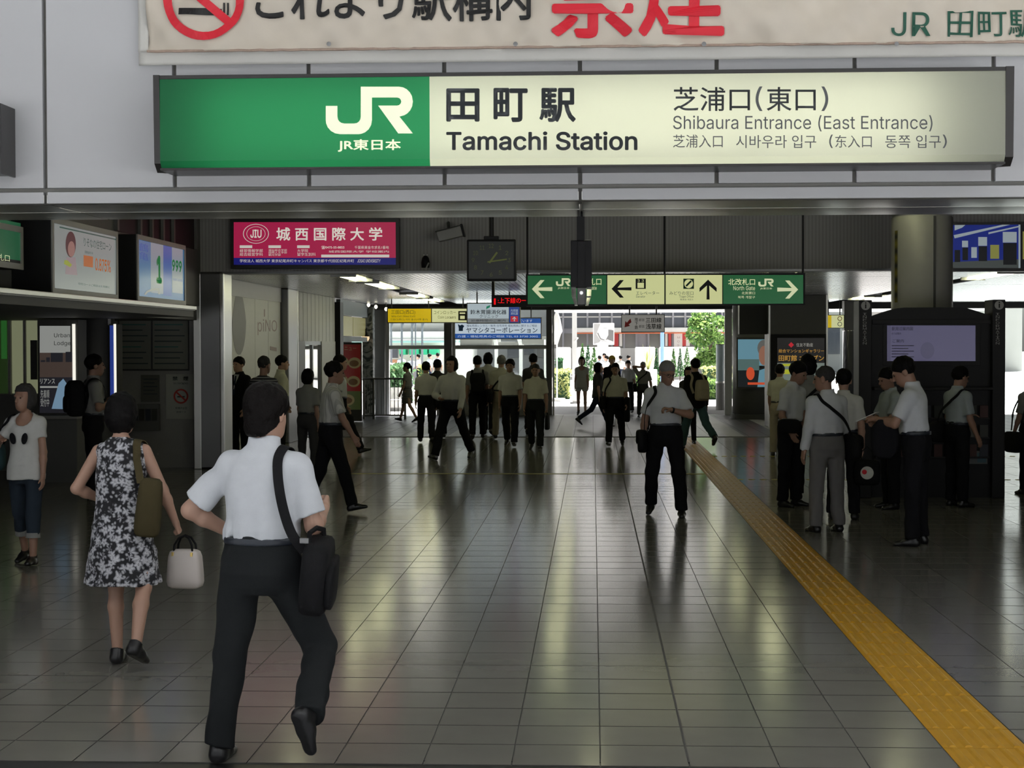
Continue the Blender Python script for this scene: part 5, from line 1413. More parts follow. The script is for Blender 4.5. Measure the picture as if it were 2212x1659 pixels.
    st = [(-0.06, 0.12 * f, 0.085, 0.0), (0.0, 0.155 * f, 0.11 * f, 0), (0.09, 0.15 * f, 0.105 * f, 0.0), (0.18, 0.13 * f * g_f, 0.095 * f, 0.0), (0.30, 0.145 * f * g_f, 0.10 * f, 0.0), (0.42, 0.155 * (0.6 + 0.4 * f) * g_f, 0.10, -0.005), (0.50, 0.13 * g_f, 0.07, -0.012), (0.56, 0.055, 0.05, -0.01)]
    B.loft(pel, A, st)
    B.cone(neck - up_ * 0.03 - A[1] * 0.012, hc - HA[2] * 0.06 - HA[1] * 0.02, 0.056 * g_f, 0.052 * g_f, 0.025)
    for i, (h, k_, a_, fd, up) in hips.items():
        h, k_, a_ = h + off, k_ + off, a_ + off
        c_ = 0.8 if lower == 'trousers' else 1.0
        B.cone(h, k_, 0.076 * f * c_, 0.050 * c_, 0.02); m_ = k_ + (a_ - k_) * 0.3 - np.array((0, 0.012 * c_, 0)); B.cone(k_, m_, 0.047 * c_, 0.050 * c_, 0.02); B.cone(m_, a_, 0.050 * c_, 0.034 * c_, 0.02)
        c_ = 0.75 if shoes is not None else 1.0
        B.cone(a_ - fd * 0.03 - up * 0.05, a_ + fd * 0.10 - up * 0.060, 0.034 * c_, 0.026 * c_, 0.012)
    for i, sd in ((0, -1), (1, 1)):
        s1, e_, w_ = AR[i]
        B.cone(s1, e_, (0.044 if sleeve != 'none' else 0.05) * g_f, 0.040 * g_f, 0.02); m_ = e_ + (w_ - e_) * 0.3; B.cone(e_, m_, 0.039 * g_f, 0.040 * g_f, 0.02); B.cone(m_, w_, 0.040 * g_f, 0.026 * g_f, 0.02)
    def headsdf(T):
        def hp(x, y, z): return hc + (HA[0] * x + HA[1] * y + HA[2] * z) * HS
        def sc(*r): return tuple(v * HS for v in r)
        T.ell(hp(0, -0.012, 0.035), sc(0.075, 0.094, 0.088), HA, 0.02)
        T.ell(hp(0, 0.026, -0.03), sc(0.060, 0.070, 0.082), HA, 0.03)
        T.ell(hp(0, 0.052, -0.088), sc(0.034, 0.034, 0.028), HA, 0.035)
        T.ell(hp(0, 0.084, 0.022), sc(0.048, 0.014, 0.010), HA, 0.015)
        T.cone(hp(0, 0.090, 0.012), hp(0, 0.110, -0.028), 0.0085, 0.014, 0.012)
        T.ell(hp(0, 0.092, -0.060), sc(0.022, 0.012, 0.006), HA, 0.008); T.ell(hp(0, 0.089, -0.071), sc(0.019, 0.012, 0.006), HA, 0.008)
        for sd in (-1, 1):
            T.ell(hp(sd * 0.077, -0.008, -0.008), sc(0.010, 0.024, 0.034), HA, 0.008)
            T.ell(hp(sd * 0.03, 0.104, 0.004), sc(0.017, 0.016, 0.009), HA, 0.01, True)
        return hp
    hp = headsdf(B)
    mes = [B.mesh('person', vox if not low else 0.024)]
    if not low:
        H2 = SDF(); headsdf(H2); mes.append(H2.mesh('head', min(vox, 0.007)))
        for i, sd in ((0, -1), (1, 1)):
            s1, e_, w_ = AR[i]
            curl, tw = hands[i][:2]
            fdv = unit(w_ - e_); pn = unit(np.cross(fdv, A[1]) * sd) if abs(fdv @ A[1]) < 0.9 else unit(np.cross(fdv, A[2]) * sd)
            pn = -pn if pn @ A[0] * sd > 0 else pn          # palm looks inwards
            ts = unit(np.cross(pn, fdv)); ts = ts if ts @ A[1] > -0.2 else -ts
            if tw:
                q = np.array(Matrix.Rotation(R(tw), 3, Vector(fdv))); pn = q @ pn; ts = q @ ts
            Hn = SDF(); k = 0.92 * g_f
            for j, (o_, ln) in enumerate(((0.027, 0.070), (0.009, 0.078), (-0.010, 0.072), (-0.027, 0.056))):
                kn = w_ + fdv * (0.088 - abs(j - 1) * 0.004) * k + ts * o_ * k
                Hn.cone(w_ + fdv * 0.0 + ts * o_ * 0.6 * k, kn, 0.016 * k, 0.0125 * k, 0.012)
                p0 = kn; ang = 0
                for seg, c_ in ((0.44, 1.0), (0.32, 1.25), (0.24, 0.8)):
                    ang += R(curl) * c_
                    d_ = fdv * math.cos(ang) + pn * math.sin(ang)
                    p1 = p0 + d_ * ln * seg * k
                    Hn.cone(p0, p1, 0.0095 * k, 0.0085 * k, 0.004); p0 = p1
            t0 = w_ + fdv * 0.022 * k + ts * 0.022 * k; t1 = t0 + unit(fdv * 0.75 + ts * 0.6 + pn * 0.35) * 0.042 * k; t2 = t1 + unit(fdv * 0.95 + ts * 0.1 + pn * (0.3 + curl / 90)) * 0.032 * k
            Hn.cone(t0, t1, 0.014 * k, 0.011 * k, 0.012); Hn.cone(t1, t2, 0.0105 * k, 0.0085 * k, 0.004)
            Hn.cone(e_ + (w_ - e_) * 0.8, w_, 0.030 * g_f, 0.025 * g_f, 0.015)
            mes.append(Hn.mesh('hand', 0.0045 if Yd < 22 else 0.006))
    root = obj('person', joinmesh('person', mes), SKIN[skin])
    root.location = base; root.rotation_euler = (0, 0, R(heading)); root.scale = (scale,) * 3
    tag(root, label, 'person', group)
    P = Person(); P.root, P.J, P.AR, P.hips, P.pel, P.A, P.hp, P.HA, P.scale, P.off, P.vox, P.B = root, J, AR, hips, pel, A, hp, HA, scale, off, vox, B
    P.M = Matrix.Translation(base) @ Matrix.Rotation(R(heading), 4, 'Z') @ Matrix.Scale(scale, 4)
    # --- upper garment
    g = SDF(); fw = f
    hemz = 0.135 if tuck else -0.08
    st = [(hemz, 0.163 * fw, 0.125 * fw, 0.0), (0.17, 0.168 * fw * (0.95 if fem else 1), 0.130 * fw, 0.0), (0.22, 0.163 * fw * (0.93 if fem else 1), 0.126 * fw, 0.0), (0.33, 0.172 * fw * g_f, 0.126 * fw, 0.0), (0.42, 0.178 * (0.6 + 0.4 * fw) * g_f, 0.122, -0.006), (0.475, 0.172 * g_f, 0.100, -0.014), (0.51, 0.142 * g_f, 0.082, -0.014), (0.545, 0.092, 0.070, -0.012), (0.57, 0.062, 0.062, -0.008)]
    if not tuck: st = [(-0.08, 0.190 * fw, 0.148 * fw, -0.006), (-0.02, 0.190 * fw, 0.148 * fw, -0.008), (0.06, 0.186 * fw, 0.144 * fw, -0.004)] + [x for x in st if x[0] > 0.14]
    if lower == 'dress':
        st = [x for x in st if x[0] > 0.2] + [(0.13, 0.158 * f, 0.122 * f, 0.0), (0.05, 0.168 * f, 0.132 * f, 0.0)]
    g.loft(pel, A, st)
    sl = {'short': (0.80, 0.060, 0.071), 'long': (None, 0.064, 0.046), 'none': (0.08, 0.07, 0.06), 'cap': (0.52, 0.062, 0.064)}[sleeve]
    for i, sd in ((0, -1), (1, 1)):
        s1, e_, w_ = AR[i]
        if sleeve == 'none':
            g.ell(s1 - A[0] * sd * 0.03, (0.045, 0.06, 0.055), A, 0.02); continue
        s0 = s1 - A[0] * sd * 0.012
        g.ell(s1 - A[0] * sd * 0.02 - up_ * 0.012, (0.066, 0.062, 0.056), A, 0.045); g.cone(neck - up_ * 0.04 - A[1] * 0.012 + A[0] * sd * 0.03, s1 - A[0] * sd * 0.01 - up_ * 0.002, 0.052, 0.052, 0.045)
        if sl[0] is None:
            g.cone(s0, e_, sl[1] * g_f, 0.058 * g_f, 0.035); g.cone(e_, e_ + (w_ - e_) * 0.93, 0.056 * g_f, sl[2] * g_f, 0.02, cb=True)
        else:
            g.cone(s0, s0 + (e_ - s0) * sl[0], sl[1] * g_f, sl[2] * g_f, 0.035, cb=True)
    if collar:
        g.cone(neck - up_ * 0.035 - A[1] * 0.008, neck + up_ * 0.046 - A[1] * 0.002, 0.078, 0.072 * g_f, 0.008, cb=True)
    nz = folds(seed, (0.0052 if Yd < 22 else 0.004) if not low else 0.002, 0.15, 0.45)
    nf = nz
    if tuck and not low and lower != 'dress':          # cloth gathers above the belt
        n2 = folds(seed + 50, 0.006, 0.06, 0.25)
        def nf(gp):
            t = (gp - pel.astype(np.float32)) @ A[2].astype(np.float32)
            return nz(gp) + n2(gp) * np.clip(1 - (t - 0.13) / 0.13, 0, 1)
    cut = None
    if not collar or sleeve in ('none', 'cap'):
        nb_ = (neck + A[1] * 0.035 + up_ * (-0.028 if sleeve == 'none' else -0.045)).astype(np.float32)
        HAf = A.astype(np.float32)
        def cut(gp):
            q = (gp - nb_) @ HAf.T
            return -(np.sqrt((q[..., 0] / 1.0) ** 2 + (q[..., 1] / 1.1) ** 2 + (np.minimum(q[..., 2], 0) * 1.0) ** 2) - 0.085) if sleeve == 'cap' else (0.085 - np.sqrt(q[..., 0] ** 2 + (q[..., 1] * 0.9) ** 2 + (np.minimum(q[..., 2], 0) * 1.6) ** 2))
    P.shirt = g
    gname = {'dress': 'dress_bodice'}.get(lower, 'shirt') if jacket is None else 'jacket'
    if sleeve == 'cap' and lower != 'dress': gname = 't_shirt'
    so = obj(gname, g.mesh(gname, vox, nf, cutfn=cut), shirt if jacket is None else jacket, root)
    P.shirt_obj = so
    # --- lower garment
    t = SDF()
    if lower in ('trousers', 'capri', 'shorts'):
        t.loft(pel, I, [(-0.12, 0.12 * f, 0.095, -0.004), (-0.085, 0.15 * f, 0.118, -0.004), (-0.02, 0.172 * f, 0.130 * f, -0.008), (0.05, 0.170 * f, 0.128 * f, -0.006), (0.15, 0.156 * f * (0.95 if fem else 1), 0.118 * f, 0.0)], 2.2, 0.03)
        for i, (h, k_, a_, fd, up) in hips.items():
            h, k_, a_ = h + off, k_ + off, a_ + off
            kr = 0.076 if not fem else 0.066
            t.cone(h + np.array((0, -0.008, 0.0)), k_, 0.098 * f, kr, 0.025)
            if lower == 'shorts':
                continue
            e2 = k_ + (a_ - k_) * hem
            t.cone(k_, e2, kr, (0.068 if not fem else 0.056) if lower == 'trousers' else 0.062, 0.02, cb=True)
        if lower == 'shorts':
            cz = [((h + (k_ - h) * 0.45 + off).astype(np.float32), unit(k_ - h).astype(np.float32)) for h, k_, a_, fd, up in hips.values()]
            cutf = lambda gp: np.minimum(*[((gp - c) @ n_) + 0 * gp[..., 0] for c, n_ in cz]) if False else np.maximum(0 * gp[..., 0] - 1, (gp[..., 2] - 0) * -1 + float(np.mean([c[2] for c, n_ in cz])))
        else: cutf = None
        tn = folds(seed + 99, (0.006 if Yd < 22 else 0.0045) if not low else 0.003, 0.12, 0.8)
        tb = obj('trousers' if lower == 'trousers' else lower + ('_trousers' if lower == 'capri' else ''), t.mesh('trousers', vox, tn, cutfn=cutf), bottom, root)
    else:
        zt = 0.16; zh = -0.39 if lower == 'dress' else -0.34
        wv = lambda th, tt: 0.035 * np.sin(9 * th + 1.3 * np.sin(2 * th)) * np.clip((0.05 - tt) / 0.4, 0, 1)
        if lower == 'dress':
            stt = [(zh, 0.245, 0.21, -0.02), (-0.25, 0.228, 0.19, -0.02), (-0.12, 0.205, 0.168, -0.015), (-0.02, 0.188 * f, 0.150 * f, -0.01), (0.06, 0.176 * f, 0.138 * f, 0.0), (0.14, 0.163 * f, 0.127 * f, 0.0), (0.18, 0.12, 0.09, 0.0)]
        else:
            stt = [(zh, 0.185, 0.15, 0.0), (-0.15, 0.182, 0.145, -0.005), (0.0, 0.172, 0.135, -0.006), (0.08, 0.158, 0.122, 0), (zt, 0.14, 0.11, 0)]
        t.loft(pel, I, stt, 2.1, 0.02, wv)
        tb = obj('skirt' if lower == 'skirt' else 'dress_skirt', t.mesh('skirt', vox, folds(seed, 0.004, 0.12)), bottom, root)
    P.trousers = t
    if belt and tuck and lower == 'trousers' and not low:
        b_ = SDF(); b_.loft(pel, I, [(0.112, 0.170 * f, 0.131 * f, 0.0), (0.146, 0.168 * f * (0.97 if fem else 1), 0.130 * f, 0)], 2.2, 0.01)
        obj('belt', b_.mesh('belt', min(vox, 0.010)), M_BELT, root)
    # --- shoes
    for i, (h, k_, a_, fd, up) in hips.items():
        a_ = a_ + off; sdv = np.cross(fd, up)
        s = SDF(); sole = a_ - up * 0.085
        s.cone(sole - fd * 0.028 + up * 0.030, sole + fd * 0.05 + up * 0.036, 0.040, 0.042, 0.02)
        s.cone(sole + fd * 0.05 + up * 0.036, sole + fd * 0.145 + up * 0.018, 0.044, 0.034, 0.03, fl=(tuple(up), 0.75))
        s.cone(sole - fd * 0.02 + up * 0.04, a_ + up * 0.005, 0.042, 0.046, 0.02, cb=True)
        s0_, u0_ = sole.astype(np.float32), up.astype(np.float32)
        obj('shoe', s.mesh('shoe', min(vox, 0.009), cutfn=lambda gp, s0_=s0_, u0_=u0_: -((gp - s0_) @ u0_)), shoes, root)
    # --- hair
    style, hm = hair
    if style != 'bald':
        h_ = SDF(); HAf = HA.astype(np.float32); hcf = hc.astype(np.float32)
        h_.ell(hp(0, -0.014, 0.040), tuple(v * HS for v in ((0.088, 0.106, 0.098) if style not in ('crop', 'nape') else (0.080, 0.099, 0.092) if style == 'crop' else (0.094, 0.112, 0.102))), HA, 0.02)
        if style in ('bob', 'messy'):
            h_.ell(hp(0, -0.03, -0.015), tuple(v * HS for v in ((0.098, 0.095, 0.115) if style == 'bob' else (0.096, 0.094, 0.105))), HA, 0.03)
        if style == 'nape': h_.ell(hp(0, -0.042, -0.038), (0.086, 0.078, 0.104), HA, 0.03)
        if style == 'pony':
            h_.ell(hp(0, -0.115, 0.02), (0.028, 0.03, 0.03), HA, 0.02); h_.cone(hp(0, -0.13, 0.015), hp(0.0, -0.15, -0.16), 0.03, 0.014, 0.02)
        hn = folds(seed + 7, 0.004, 0.045, 0.6)
        def hcut(gp):
            q = (gp - hcf) @ HAf.T / HS
            y, z = q[..., 1], q[..., 2]
            if style in ('bob', 'messy'):
                face = np.minimum(y - 0.030, 0.060 - z)
                return np.maximum(face, -0.13 - z)
            line = (-0.014 + 0.74 * y) if style != 'nape' else (-0.03 + 0.85 * y)
            d = (line - z) * 0.8
            if style == 'pony': d = np.where(y < -0.085, -1.0, d)
            return np.maximum(d, (-0.115 if style != 'nape' else -0.135) - z) if style != 'pony' else d
        obj('hair', h_.mesh('hair', min(vox, 0.009), hn, cutfn=hcut), hm, root)
    if not low and Yd < 33:
        for sd in (-1, 1):
            bm = NB(); bmesh.ops.create_icosphere(bm, subdivisions=1, radius=0.0085)
            q = hp(sd * 0.03, 0.088, 0.004)
            obj('eye', bm, M_EYE, root, loc=q)
    if glasses:
        bm = NB()
        for sd in (-1, 1):
            tube(bm, [hp(sd * 0.032 + 0.022 * math.cos(a), 0.108, 0.002 + 0.016 * math.sin(a)) for a in np.linspace(0, 2 * math.pi, 14, False)], 0.0025, 5, True)
            tube(bm, [hp(sd * 0.055, 0.106, 0.006), hp(sd * 0.078, 0.05, 0.006), hp(sd * 0.082, -0.01, 0.004)], 0.0025, 5)
        tube(bm, [hp(-0.01, 0.112, 0.004), hp(0.01, 0.112, 0.004)], 0.0025, 5)
        obj('glasses', bm, M_GLS, root)
    if tie:
        bm = NB(); c = [pel + A[0] * x + A[1] * y + A[2] * z for x, y, z in ((-0.012, 0.085, 0.53), (0.012, 0.085, 0.53), (0.03, 0.15, 0.22), (0, 0.15, 0.19), (-0.03, 0.15, 0.22))]
        prism(bm, [Vector(q) for q in c], Vector(A[1] * 0.012)); obj('tie', bm, tie, root)
    if jacket is not None:     # a wedge of shirt front in the jacket opening
        bm = NB(); c = [pel + A[0] * x + A[1] * y + A[2] * z for x, y, z in ((-0.05, 0.06, 0.55), (0.05, 0.06, 0.55), (0.0, 0.135, 0.30))]
        prism(bm, [Vector(q) for q in c], Vector(A[1] * 0.014)); obj('shirt_front', bm, shirt, root)
    return P

# ------------------------------------------------------------------ bags and straps carried by the figures (things of their own)
def surf_push(P, q, gap=0.008, sdfs=None):
    """move a point out of the clothes"""
    sdfs = sdfs or (P.shirt, P.trousers)
    q = np.array(q, np.float32)
    for _ in range(10):
        E = np.array([(0, 0, 0), (0.004, 0, 0), (0, 0.004, 0), (0, 0, 0.004)], np.float32) + q
        D = np.min([s.eval(E) for s in sdfs], 0)
        if D[0] >= gap - 0.001: break
        n = D[1:] - D[0]; n = n / max(1e-6, np.linalg.norm(n))
        q = q + n * (gap - D[0])
    E = np.array([(0, 0, 0), (0.004, 0, 0), (0, 0.004, 0), (0, 0, 0.004)], np.float32) + q
    D = np.min([s.eval(E) for s in sdfs], 0); n = D[1:] - D[0]
    return q, n / max(1e-6, np.linalg.norm(n)), float(D[0])
def catmull(pts, n):
    pts = [np.array(p, float) for p in pts]; P4 = [2 * pts[0] - pts[1]] + pts + [2 * pts[-1] - pts[-2]]
    out = []
    for i in range(len(pts) - 1):
        a, b, c, d = P4[i:i + 4]
        for k in range(n):
            t = k / n
            out.append(0.5 * (2 * b + (c - a) * t + (2 * a - 5 * b + 4 * c - d) * t * t + (3 * b - a - 3 * c + d) * t ** 3))
    out.append(pts[-1]); return out
def ribbon(P, pts, w, th=0.005, gap=0.009, n=9):
    """flat strap through pts (in the wearer's frame), laid over the clothes"""
    pts = catmull(pts, n); C = []; Nn = []
    ln = np.array((1.0, 0, 0))
    for q in pts:
        c, nn, d = surf_push(P, q, gap)
        if d > 0.06: nn = ln
        ln = nn; C.append(c); Nn.append(nn)
    for _ in range(2):
        Nn = [unit(Nn[max(0, i - 1)] + Nn[i] * 2 + Nn[min(len(Nn) - 1, i + 1)]) for i in range(len(Nn))]
    bm = NB(); R_ = []
    for i in range(len(C)):
        t = unit(C[min(i + 1, len(C) - 1)] - C[max(i - 1, 0)]); s_ = unit(np.cross(t, Nn[i])); nn = Nn[i]
        R_.append([bm.verts.new(C[i] + s_ * w / 2 * a + nn * b) for a, b in ((-1, 0), (1, 0), (1, th), (-1, th))])
    for A_, B_ in zip(R_, R_[1:]):
        for k in range(4):
            j = (k + 1) % 4
            bm.faces.new((A_[k], A_[j], B_[j], B_[k]))
    bm.faces.new(R_[0][::-1]); bm.faces.new(R_[-1])
    bmesh.ops.recalc_face_normals(bm, faces=bm.faces[:])
    return bm
def carried(name, label, cat, P, c, group=None):
    """Empty for a thing the person carries, at c in the wearer's frame"""
    o = empty(name, (0, 0, 0)); tag(o, label, cat, group)
    o.matrix_basis = P.M @ Matrix.Translation(Vector(c))
    return o, Vector(c)
def shift(bm, c):
    bmesh.ops.translate(bm, vec=-Vector(c), verts=bm.verts[:]); return bm
def softbox(w, d, h, bev=0.03, taper=0.0, puff=0.0):
    bm = NB()
    bmesh.ops.create_cube(bm, size=1.0)
    bmesh.ops.subdivide_edges(bm, edges=bm.edges[:], cuts=5, use_grid_fill=True)
    for v in bm.verts:
        x, y, z = v.co
        e = (1 - (2 * x) ** 4) * (1 - (2 * z) ** 4)
        m_ = (abs(2 * x) ** 8 + abs(2 * y) ** 8 + abs(2 * z) ** 8) ** (1 / 8)
        rr = max(1e-6, (abs(2 * x) ** 6 + abs(2 * y) ** 6 + abs(2 * z) ** 6) ** (1 / 6)); lim = max(abs(2 * x), abs(2 * y), abs(2 * z)); q = lim / rr
        x, y, z = x * q, y * q, z * q
        v.co = (x * w * (1 - taper * (z + 0.5)), y * d * (1 + puff * max(0, e)), z * h)
    return bm
# ------------------------------------------------------------------ the people
WALK_A = ((22, 2, 6, -14), (-16, 2, 14, 22)); WALK_B = ((-16, 2, 14, 22), (22, 2, 6, -14)); STAND = ((1, 3, 2, 0), (-1, 3, 2, 0)); STRIDE = ((27, 4, 6, -16), (-24, 4, 10, 26)); PASS = ((4, 2, 4, 0), (10, 2, 46, 30))
# man in the foreground, seen from behind
P1 = person('man from behind in white shirt and charcoal trousers, nearest to the camera', (564, 1660), 829, -14, 0, ((-2, 9, 3, 0), (20, 18, 70, 64)), (('ik', (-0.21, 0.13, 0.14), (-0.9, -0.5, -0.2)), ('ik', (0.19, 0.27, 0.27), (0.25, -0.9, -0.6))), lean=3, head=(-14, 0), fat=1.06,
            shirt=C_WHITE, bottom=C_CHAR, hair=('nape', H_BROWN), skin=0, hands=((40, 0), (70, 0)))
c = (0.265, -0.02, -0.07 + P1.pel[2]); c = (P1.pel[0] + 0.29, P1.pel[1] - 0.04, P1.pel[2] - 0.02)
bg, c = carried('shoulder_bag', 'black shoulder bag on the hip of the nearest man', 'bag', P1, c)
b_ = obj('bag_body', softbox(0.13, 0.36, 0.33, puff=0.2), M_BAG, bg, smooth=True); b_.rotation_euler = (0.10, 0.10, 0.30)
pk = obj('front_pocket', softbox(0.05, 0.28, 0.22, puff=0.2), M_BAG, bg, loc=(0.065, 0.01, -0.03), smooth=True); pk.rotation_euler = (0.10, 0.10, 0.30)
bm = NB(); tube(bm, [(0.0, -0.09, 0.15), (0.0, -0.08, 0.20), (0.0, 0.0, 0.215), (0.0, 0.08, 0.20), (0.0, 0.09, 0.15)], 0.012, 6); obj('carry_handle', bm, M_BAG, bg)
p = P1.pel; u = P1.A
def B3(P, x, y, z): return P.pel + P.A[0] * x + P.A[1] * y + P.A[2] * z
obj('shoulder_strap', shift(ribbon(P1, [B3(P1, 0.25, 0.12, 0.10), B3(P1, 0.20, 0.16, 0.30), B3(P1, 0.13, 0.10, 0.47), B3(P1, 0.105, 0.0, 0.535), B3(P1, 0.11, -0.09, 0.48), B3(P1, 0.15, -0.14, 0.33), B3(P1, 0.205, -0.15, 0.18), B3(P1, 0.265, -0.13, 0.09)], 0.045), c), M_BAG, bg)
obj('strap_buckle', shift(box(NB(), c.x - 0.035, c.x + 0.01, c.y - 0.115, c.y - 0.10, c.z + 0.155, c.z + 0.18, 0.004), c), M_STEELD, bg)

# woman in the floral dress
P2 = person('woman from behind in black and white floral dress carrying a white handbag', (270, 1444), 850, -8, -1, ((-3, -7, 5, 2), (-12, 11, 24, 26)), (('ik', (-0.19, 0.16, 0.13), (-0.8, -0.7, -0.4)), ('fk', 14, 19, 8)), head=(0, 6), fem=True, fat=1.08,
            shirt=C_FLORAL, sleeve='none', collar=False, lower='dress', bottom=C_FLORAL, hair=('bob', H_BLACK), skin=0, hands=((30, 0), (75, 0)))
w_ = P2.AR[1][2]; hd = unit(w_ - P2.AR[1][1]); hpos = w_ + hd * 0.10
M_BAGW = mat('white_leather', (0.62, 0.56, 0.52, 1), rough=0.45, var=0.04); M_GOLD = mat('gold_fitting', (0.75, 0.55, 0.2, 1), rough=0.3, metal=1.0)
c = Vector((hpos[0] + 0.02, hpos[1] + 0.02, hpos[2] - 0.22))
bg, c = carried('handbag', 'white leather handbag with black handles held by the floral dress woman', 'bag', P2, c)
obj('bag_body', softbox(0.25, 0.11, 0.26, taper=0.16, puff=0.25), M_BAGW, bg, smooth=True)
for y in (-0.035, 0.035):
    bm = NB(); tube(bm, [(-0.065, y, 0.11), (-0.06, y, 0.16), (-0.035, y * 0.6, 0.205), (0, y * 0.3, 0.22), (0.035, y * 0.6, 0.205), (0.06, y, 0.16), (0.065, y, 0.11)], 0.008, 6); obj('handle', bm, M_BAG, bg)
    for x in (-0.065, 0.065):
        bm = NB(); box(bm, x - 0.008, x + 0.008, y * 1.5 - 0.008, y * 1.5 + 0.008, 0.075, 0.115, 0.003); obj('gold_fitting', bm, M_GOLD, bg)
q = B3(P2, 0.205, -0.085, 0.13)
bg, c = carried('tote_bag', 'olive tote bag hanging from the shoulder of the floral dress woman', 'bag', P2, q)
o = obj('bag_body', softbox(0.17, 0.12, 0.38, taper=0.15, puff=0.3), C_OLIVE, bg, smooth=True); o.location = (0.02, -0.02, -0.02); o.rotation_euler = (0, 0.1, 0.25)
obj('shoulder_strap', shift(ribbon(P2, [B3(P2, 0.225, 0.03, 0.27), B3(P2, 0.16, 0.10, 0.42), B3(P2, 0.125, 0.0, 0.51), B3(P2, 0.135, -0.08, 0.46), B3(P2, 0.19, -0.15, 0.27)], 0.05, gap=0.012), c), C_OLIVE, bg)

# woman facing the camera at the left edge
P3 = person('woman in white printed T-shirt and rolled jeans walking in at the left edge', (66, 1217), 828, 172, 0, ((10, 2, 6, -4), (-8, 2, 12, 12)), (('fk', 6, 9, 8), ('ik', (0.15, 0.22, 0.30), (0.7, -0.6, -0.5))), head=(-12, 0), fem=True, fat=1.0,
            shirt=C_OFF, sleeve='cap', collar=False, tuck=False, lower='capri', bottom=C_DENIM, hem=0.52, hair=('messy', H_DKGREY), skin=1, shoes=S_BLACK, belt=False)
for sd in (-1, 1):      # dark print on the shirt front
    pts = []
    for i in range(9):
        for j in range(9):
            pass
    bm = NB(); ringv = []
    ctr = surf_push(P3, B3(P3, sd * 0.062, 0.16, 0.335), 0.004)[0]; cv = bm.verts.new(ctr)
    for k in range(14):
        t = 2 * math.pi * k / 14
        ringv.append(bm.verts.new(surf_push(P3, B3(P3, sd * 0.062 + 0.033 * math.cos(t) + 0.008 * math.sin(t) * sd, 0.15, 0.325 + 0.056 * math.sin(t)), 0.006)[0]))
    for k in range(14): bm.faces.new((cv, ringv[k], ringv[(k + 1) % 14]))
    bmesh.ops.recalc_face_normals(bm, faces=bm.faces[:])
    obj('shirt_print', bm, C_BLACK, P3.root)
for i in (0, 1):        # rolled cuffs
    h, k_, a_, fd, up = P3.hips[i]; k_, a_ = k_ + P3.off, a_ + P3.off
    bm = NB(); cyl(bm, Vector(k_ + (a_ - k_) * 0.44), Vector(k_ + (a_ - k_) * 0.56), 0.066, 0.070, 20); obj('rolled_cuff', bm, C_MGREY, P3.root)
q = B3(P3, 0.30, 0.10, 0.14)
bg, c = carried('shoulder_bag', 'dark teal shoulder bag at the side of the printed T-shirt woman', 'bag', P3, q)
obj('bag_body', softbox(0.12, 0.34, 0.28, taper=0.15, puff=0.3), C_TEAL, bg, smooth=True)
obj('shoulder_strap', shift(ribbon(P3, [B3(P3, 0.27, 0.20, 0.27), B3(P3, 0.17, 0.13, 0.44), B3(P3, 0.13, 0.0, 0.525), B3(P3, 0.15, -0.08, 0.45), B3(P3, 0.26, -0.04, 0.27)], 0.03), c), C_BLACK, bg)

# man with the backpack by the column
P4 = person('man with black backpack standing by the left column', (196, 1078), 765, -62, 0, STAND, (('ik', (-0.12, 0.22, 0.30)), ('ik', (0.14, 0.2, 0.28))), shirt=C_MGREY, bottom=C_BLACK, hair=('short', H_BLACK), skin=1)
q = B3(P4, 0.0, -0.22, 0.32)
def backpack(P, q, label, m=M_BAG, s=1.0):
    bg, c = carried('backpack', label, 'bag', P, q)
    obj('pack_body', softbox(0.30 * s, 0.18 * s, 0.44 * s, taper=0.15, puff=0.35), m, bg, smooth=True)
    obj('front_pocket', softbox(0.22 * s, 0.06, 0.20 * s, puff=0.3), m, bg, loc=(0, -0.10 * s, -0.07), smooth=True)
    for sd in (-1, 1):
        obj('shoulder_strap', shift(ribbon(P, [B3(P, sd * 0.10, -0.12, 0.20), B3(P, sd * 0.14, -0.10, 0.35), B3(P, sd * 0.11, -0.09, 0.49), B3(P, sd * 0.105, 0.0, 0.535), B3(P, sd * 0.11, 0.10, 0.46), B3(P, sd * 0.14, 0.12, 0.33), B3(P, sd * 0.16, 0.03, 0.22)], 0.045), c), m, bg)
    return bg
backpack(P4, q, 'black backpack on the man by the left column')

# group behind the foreground man
person('man in dark suit beyond the nearest man, beside the white hoarding', (522, 993), 770, 150, 0, STAND, shirt=C_WHITE, jacket=C_BLACK, sleeve='long', tuck=False, bottom=C_BLACK, hair=('short', H_BLACK), tie=C_NAVY)
person('man in navy striped top just past the head of the nearest man', (566, 1030), 768, -25, 0, WALK_A, shirt=C_HSTRIPE, collar=False, tuck=False, bottom=C_DGREY, hair=('crop', H_DKGREY), skin=1)
person('man in pale shirt facing right, tucked behind the striped top man', (603, 985), 767, -70, 0, STAND, shirt=C_CREAM, bottom=C_BLACK, hair=('short', H_BLACK))
person('person with tousled black hair half hidden behind the pinstripe man', (663, 1030), 796, -20, 0, STAND, fem=True, shirt=C_MGREY, bottom=C_DGREY, hair=('messy', H_BLACK))
P9 = person('man in pinstripe shirt walking right behind the nearest man', (706, 1108), 780, -72, 0, ((-15, 3, 8, 18), (17, 3, 4, -10)), (('fk', -14, 6, 16), ('fk', 18, 8, 14)), lean=2, shirt=C_VSTRIPE, bottom=C_BLACK, hair=('short', H_BLACK), skin=1, fat=1.08)
P10 = person('man in white shirt striding right in front of the menu board', (728, 985), 766, -78, 0, ((28, 2, 4, -16), (-24, 2, 10, 24)), shirt=C_WHITE, bottom=C_BLACK, hair=('short', H_BLACK))
bg, c = carried('briefcase', 'dark briefcase of the man striding past the menu board', 'bag', P10, P10.AR[1][2] + np.array((0.0, 0.0, -0.22)))
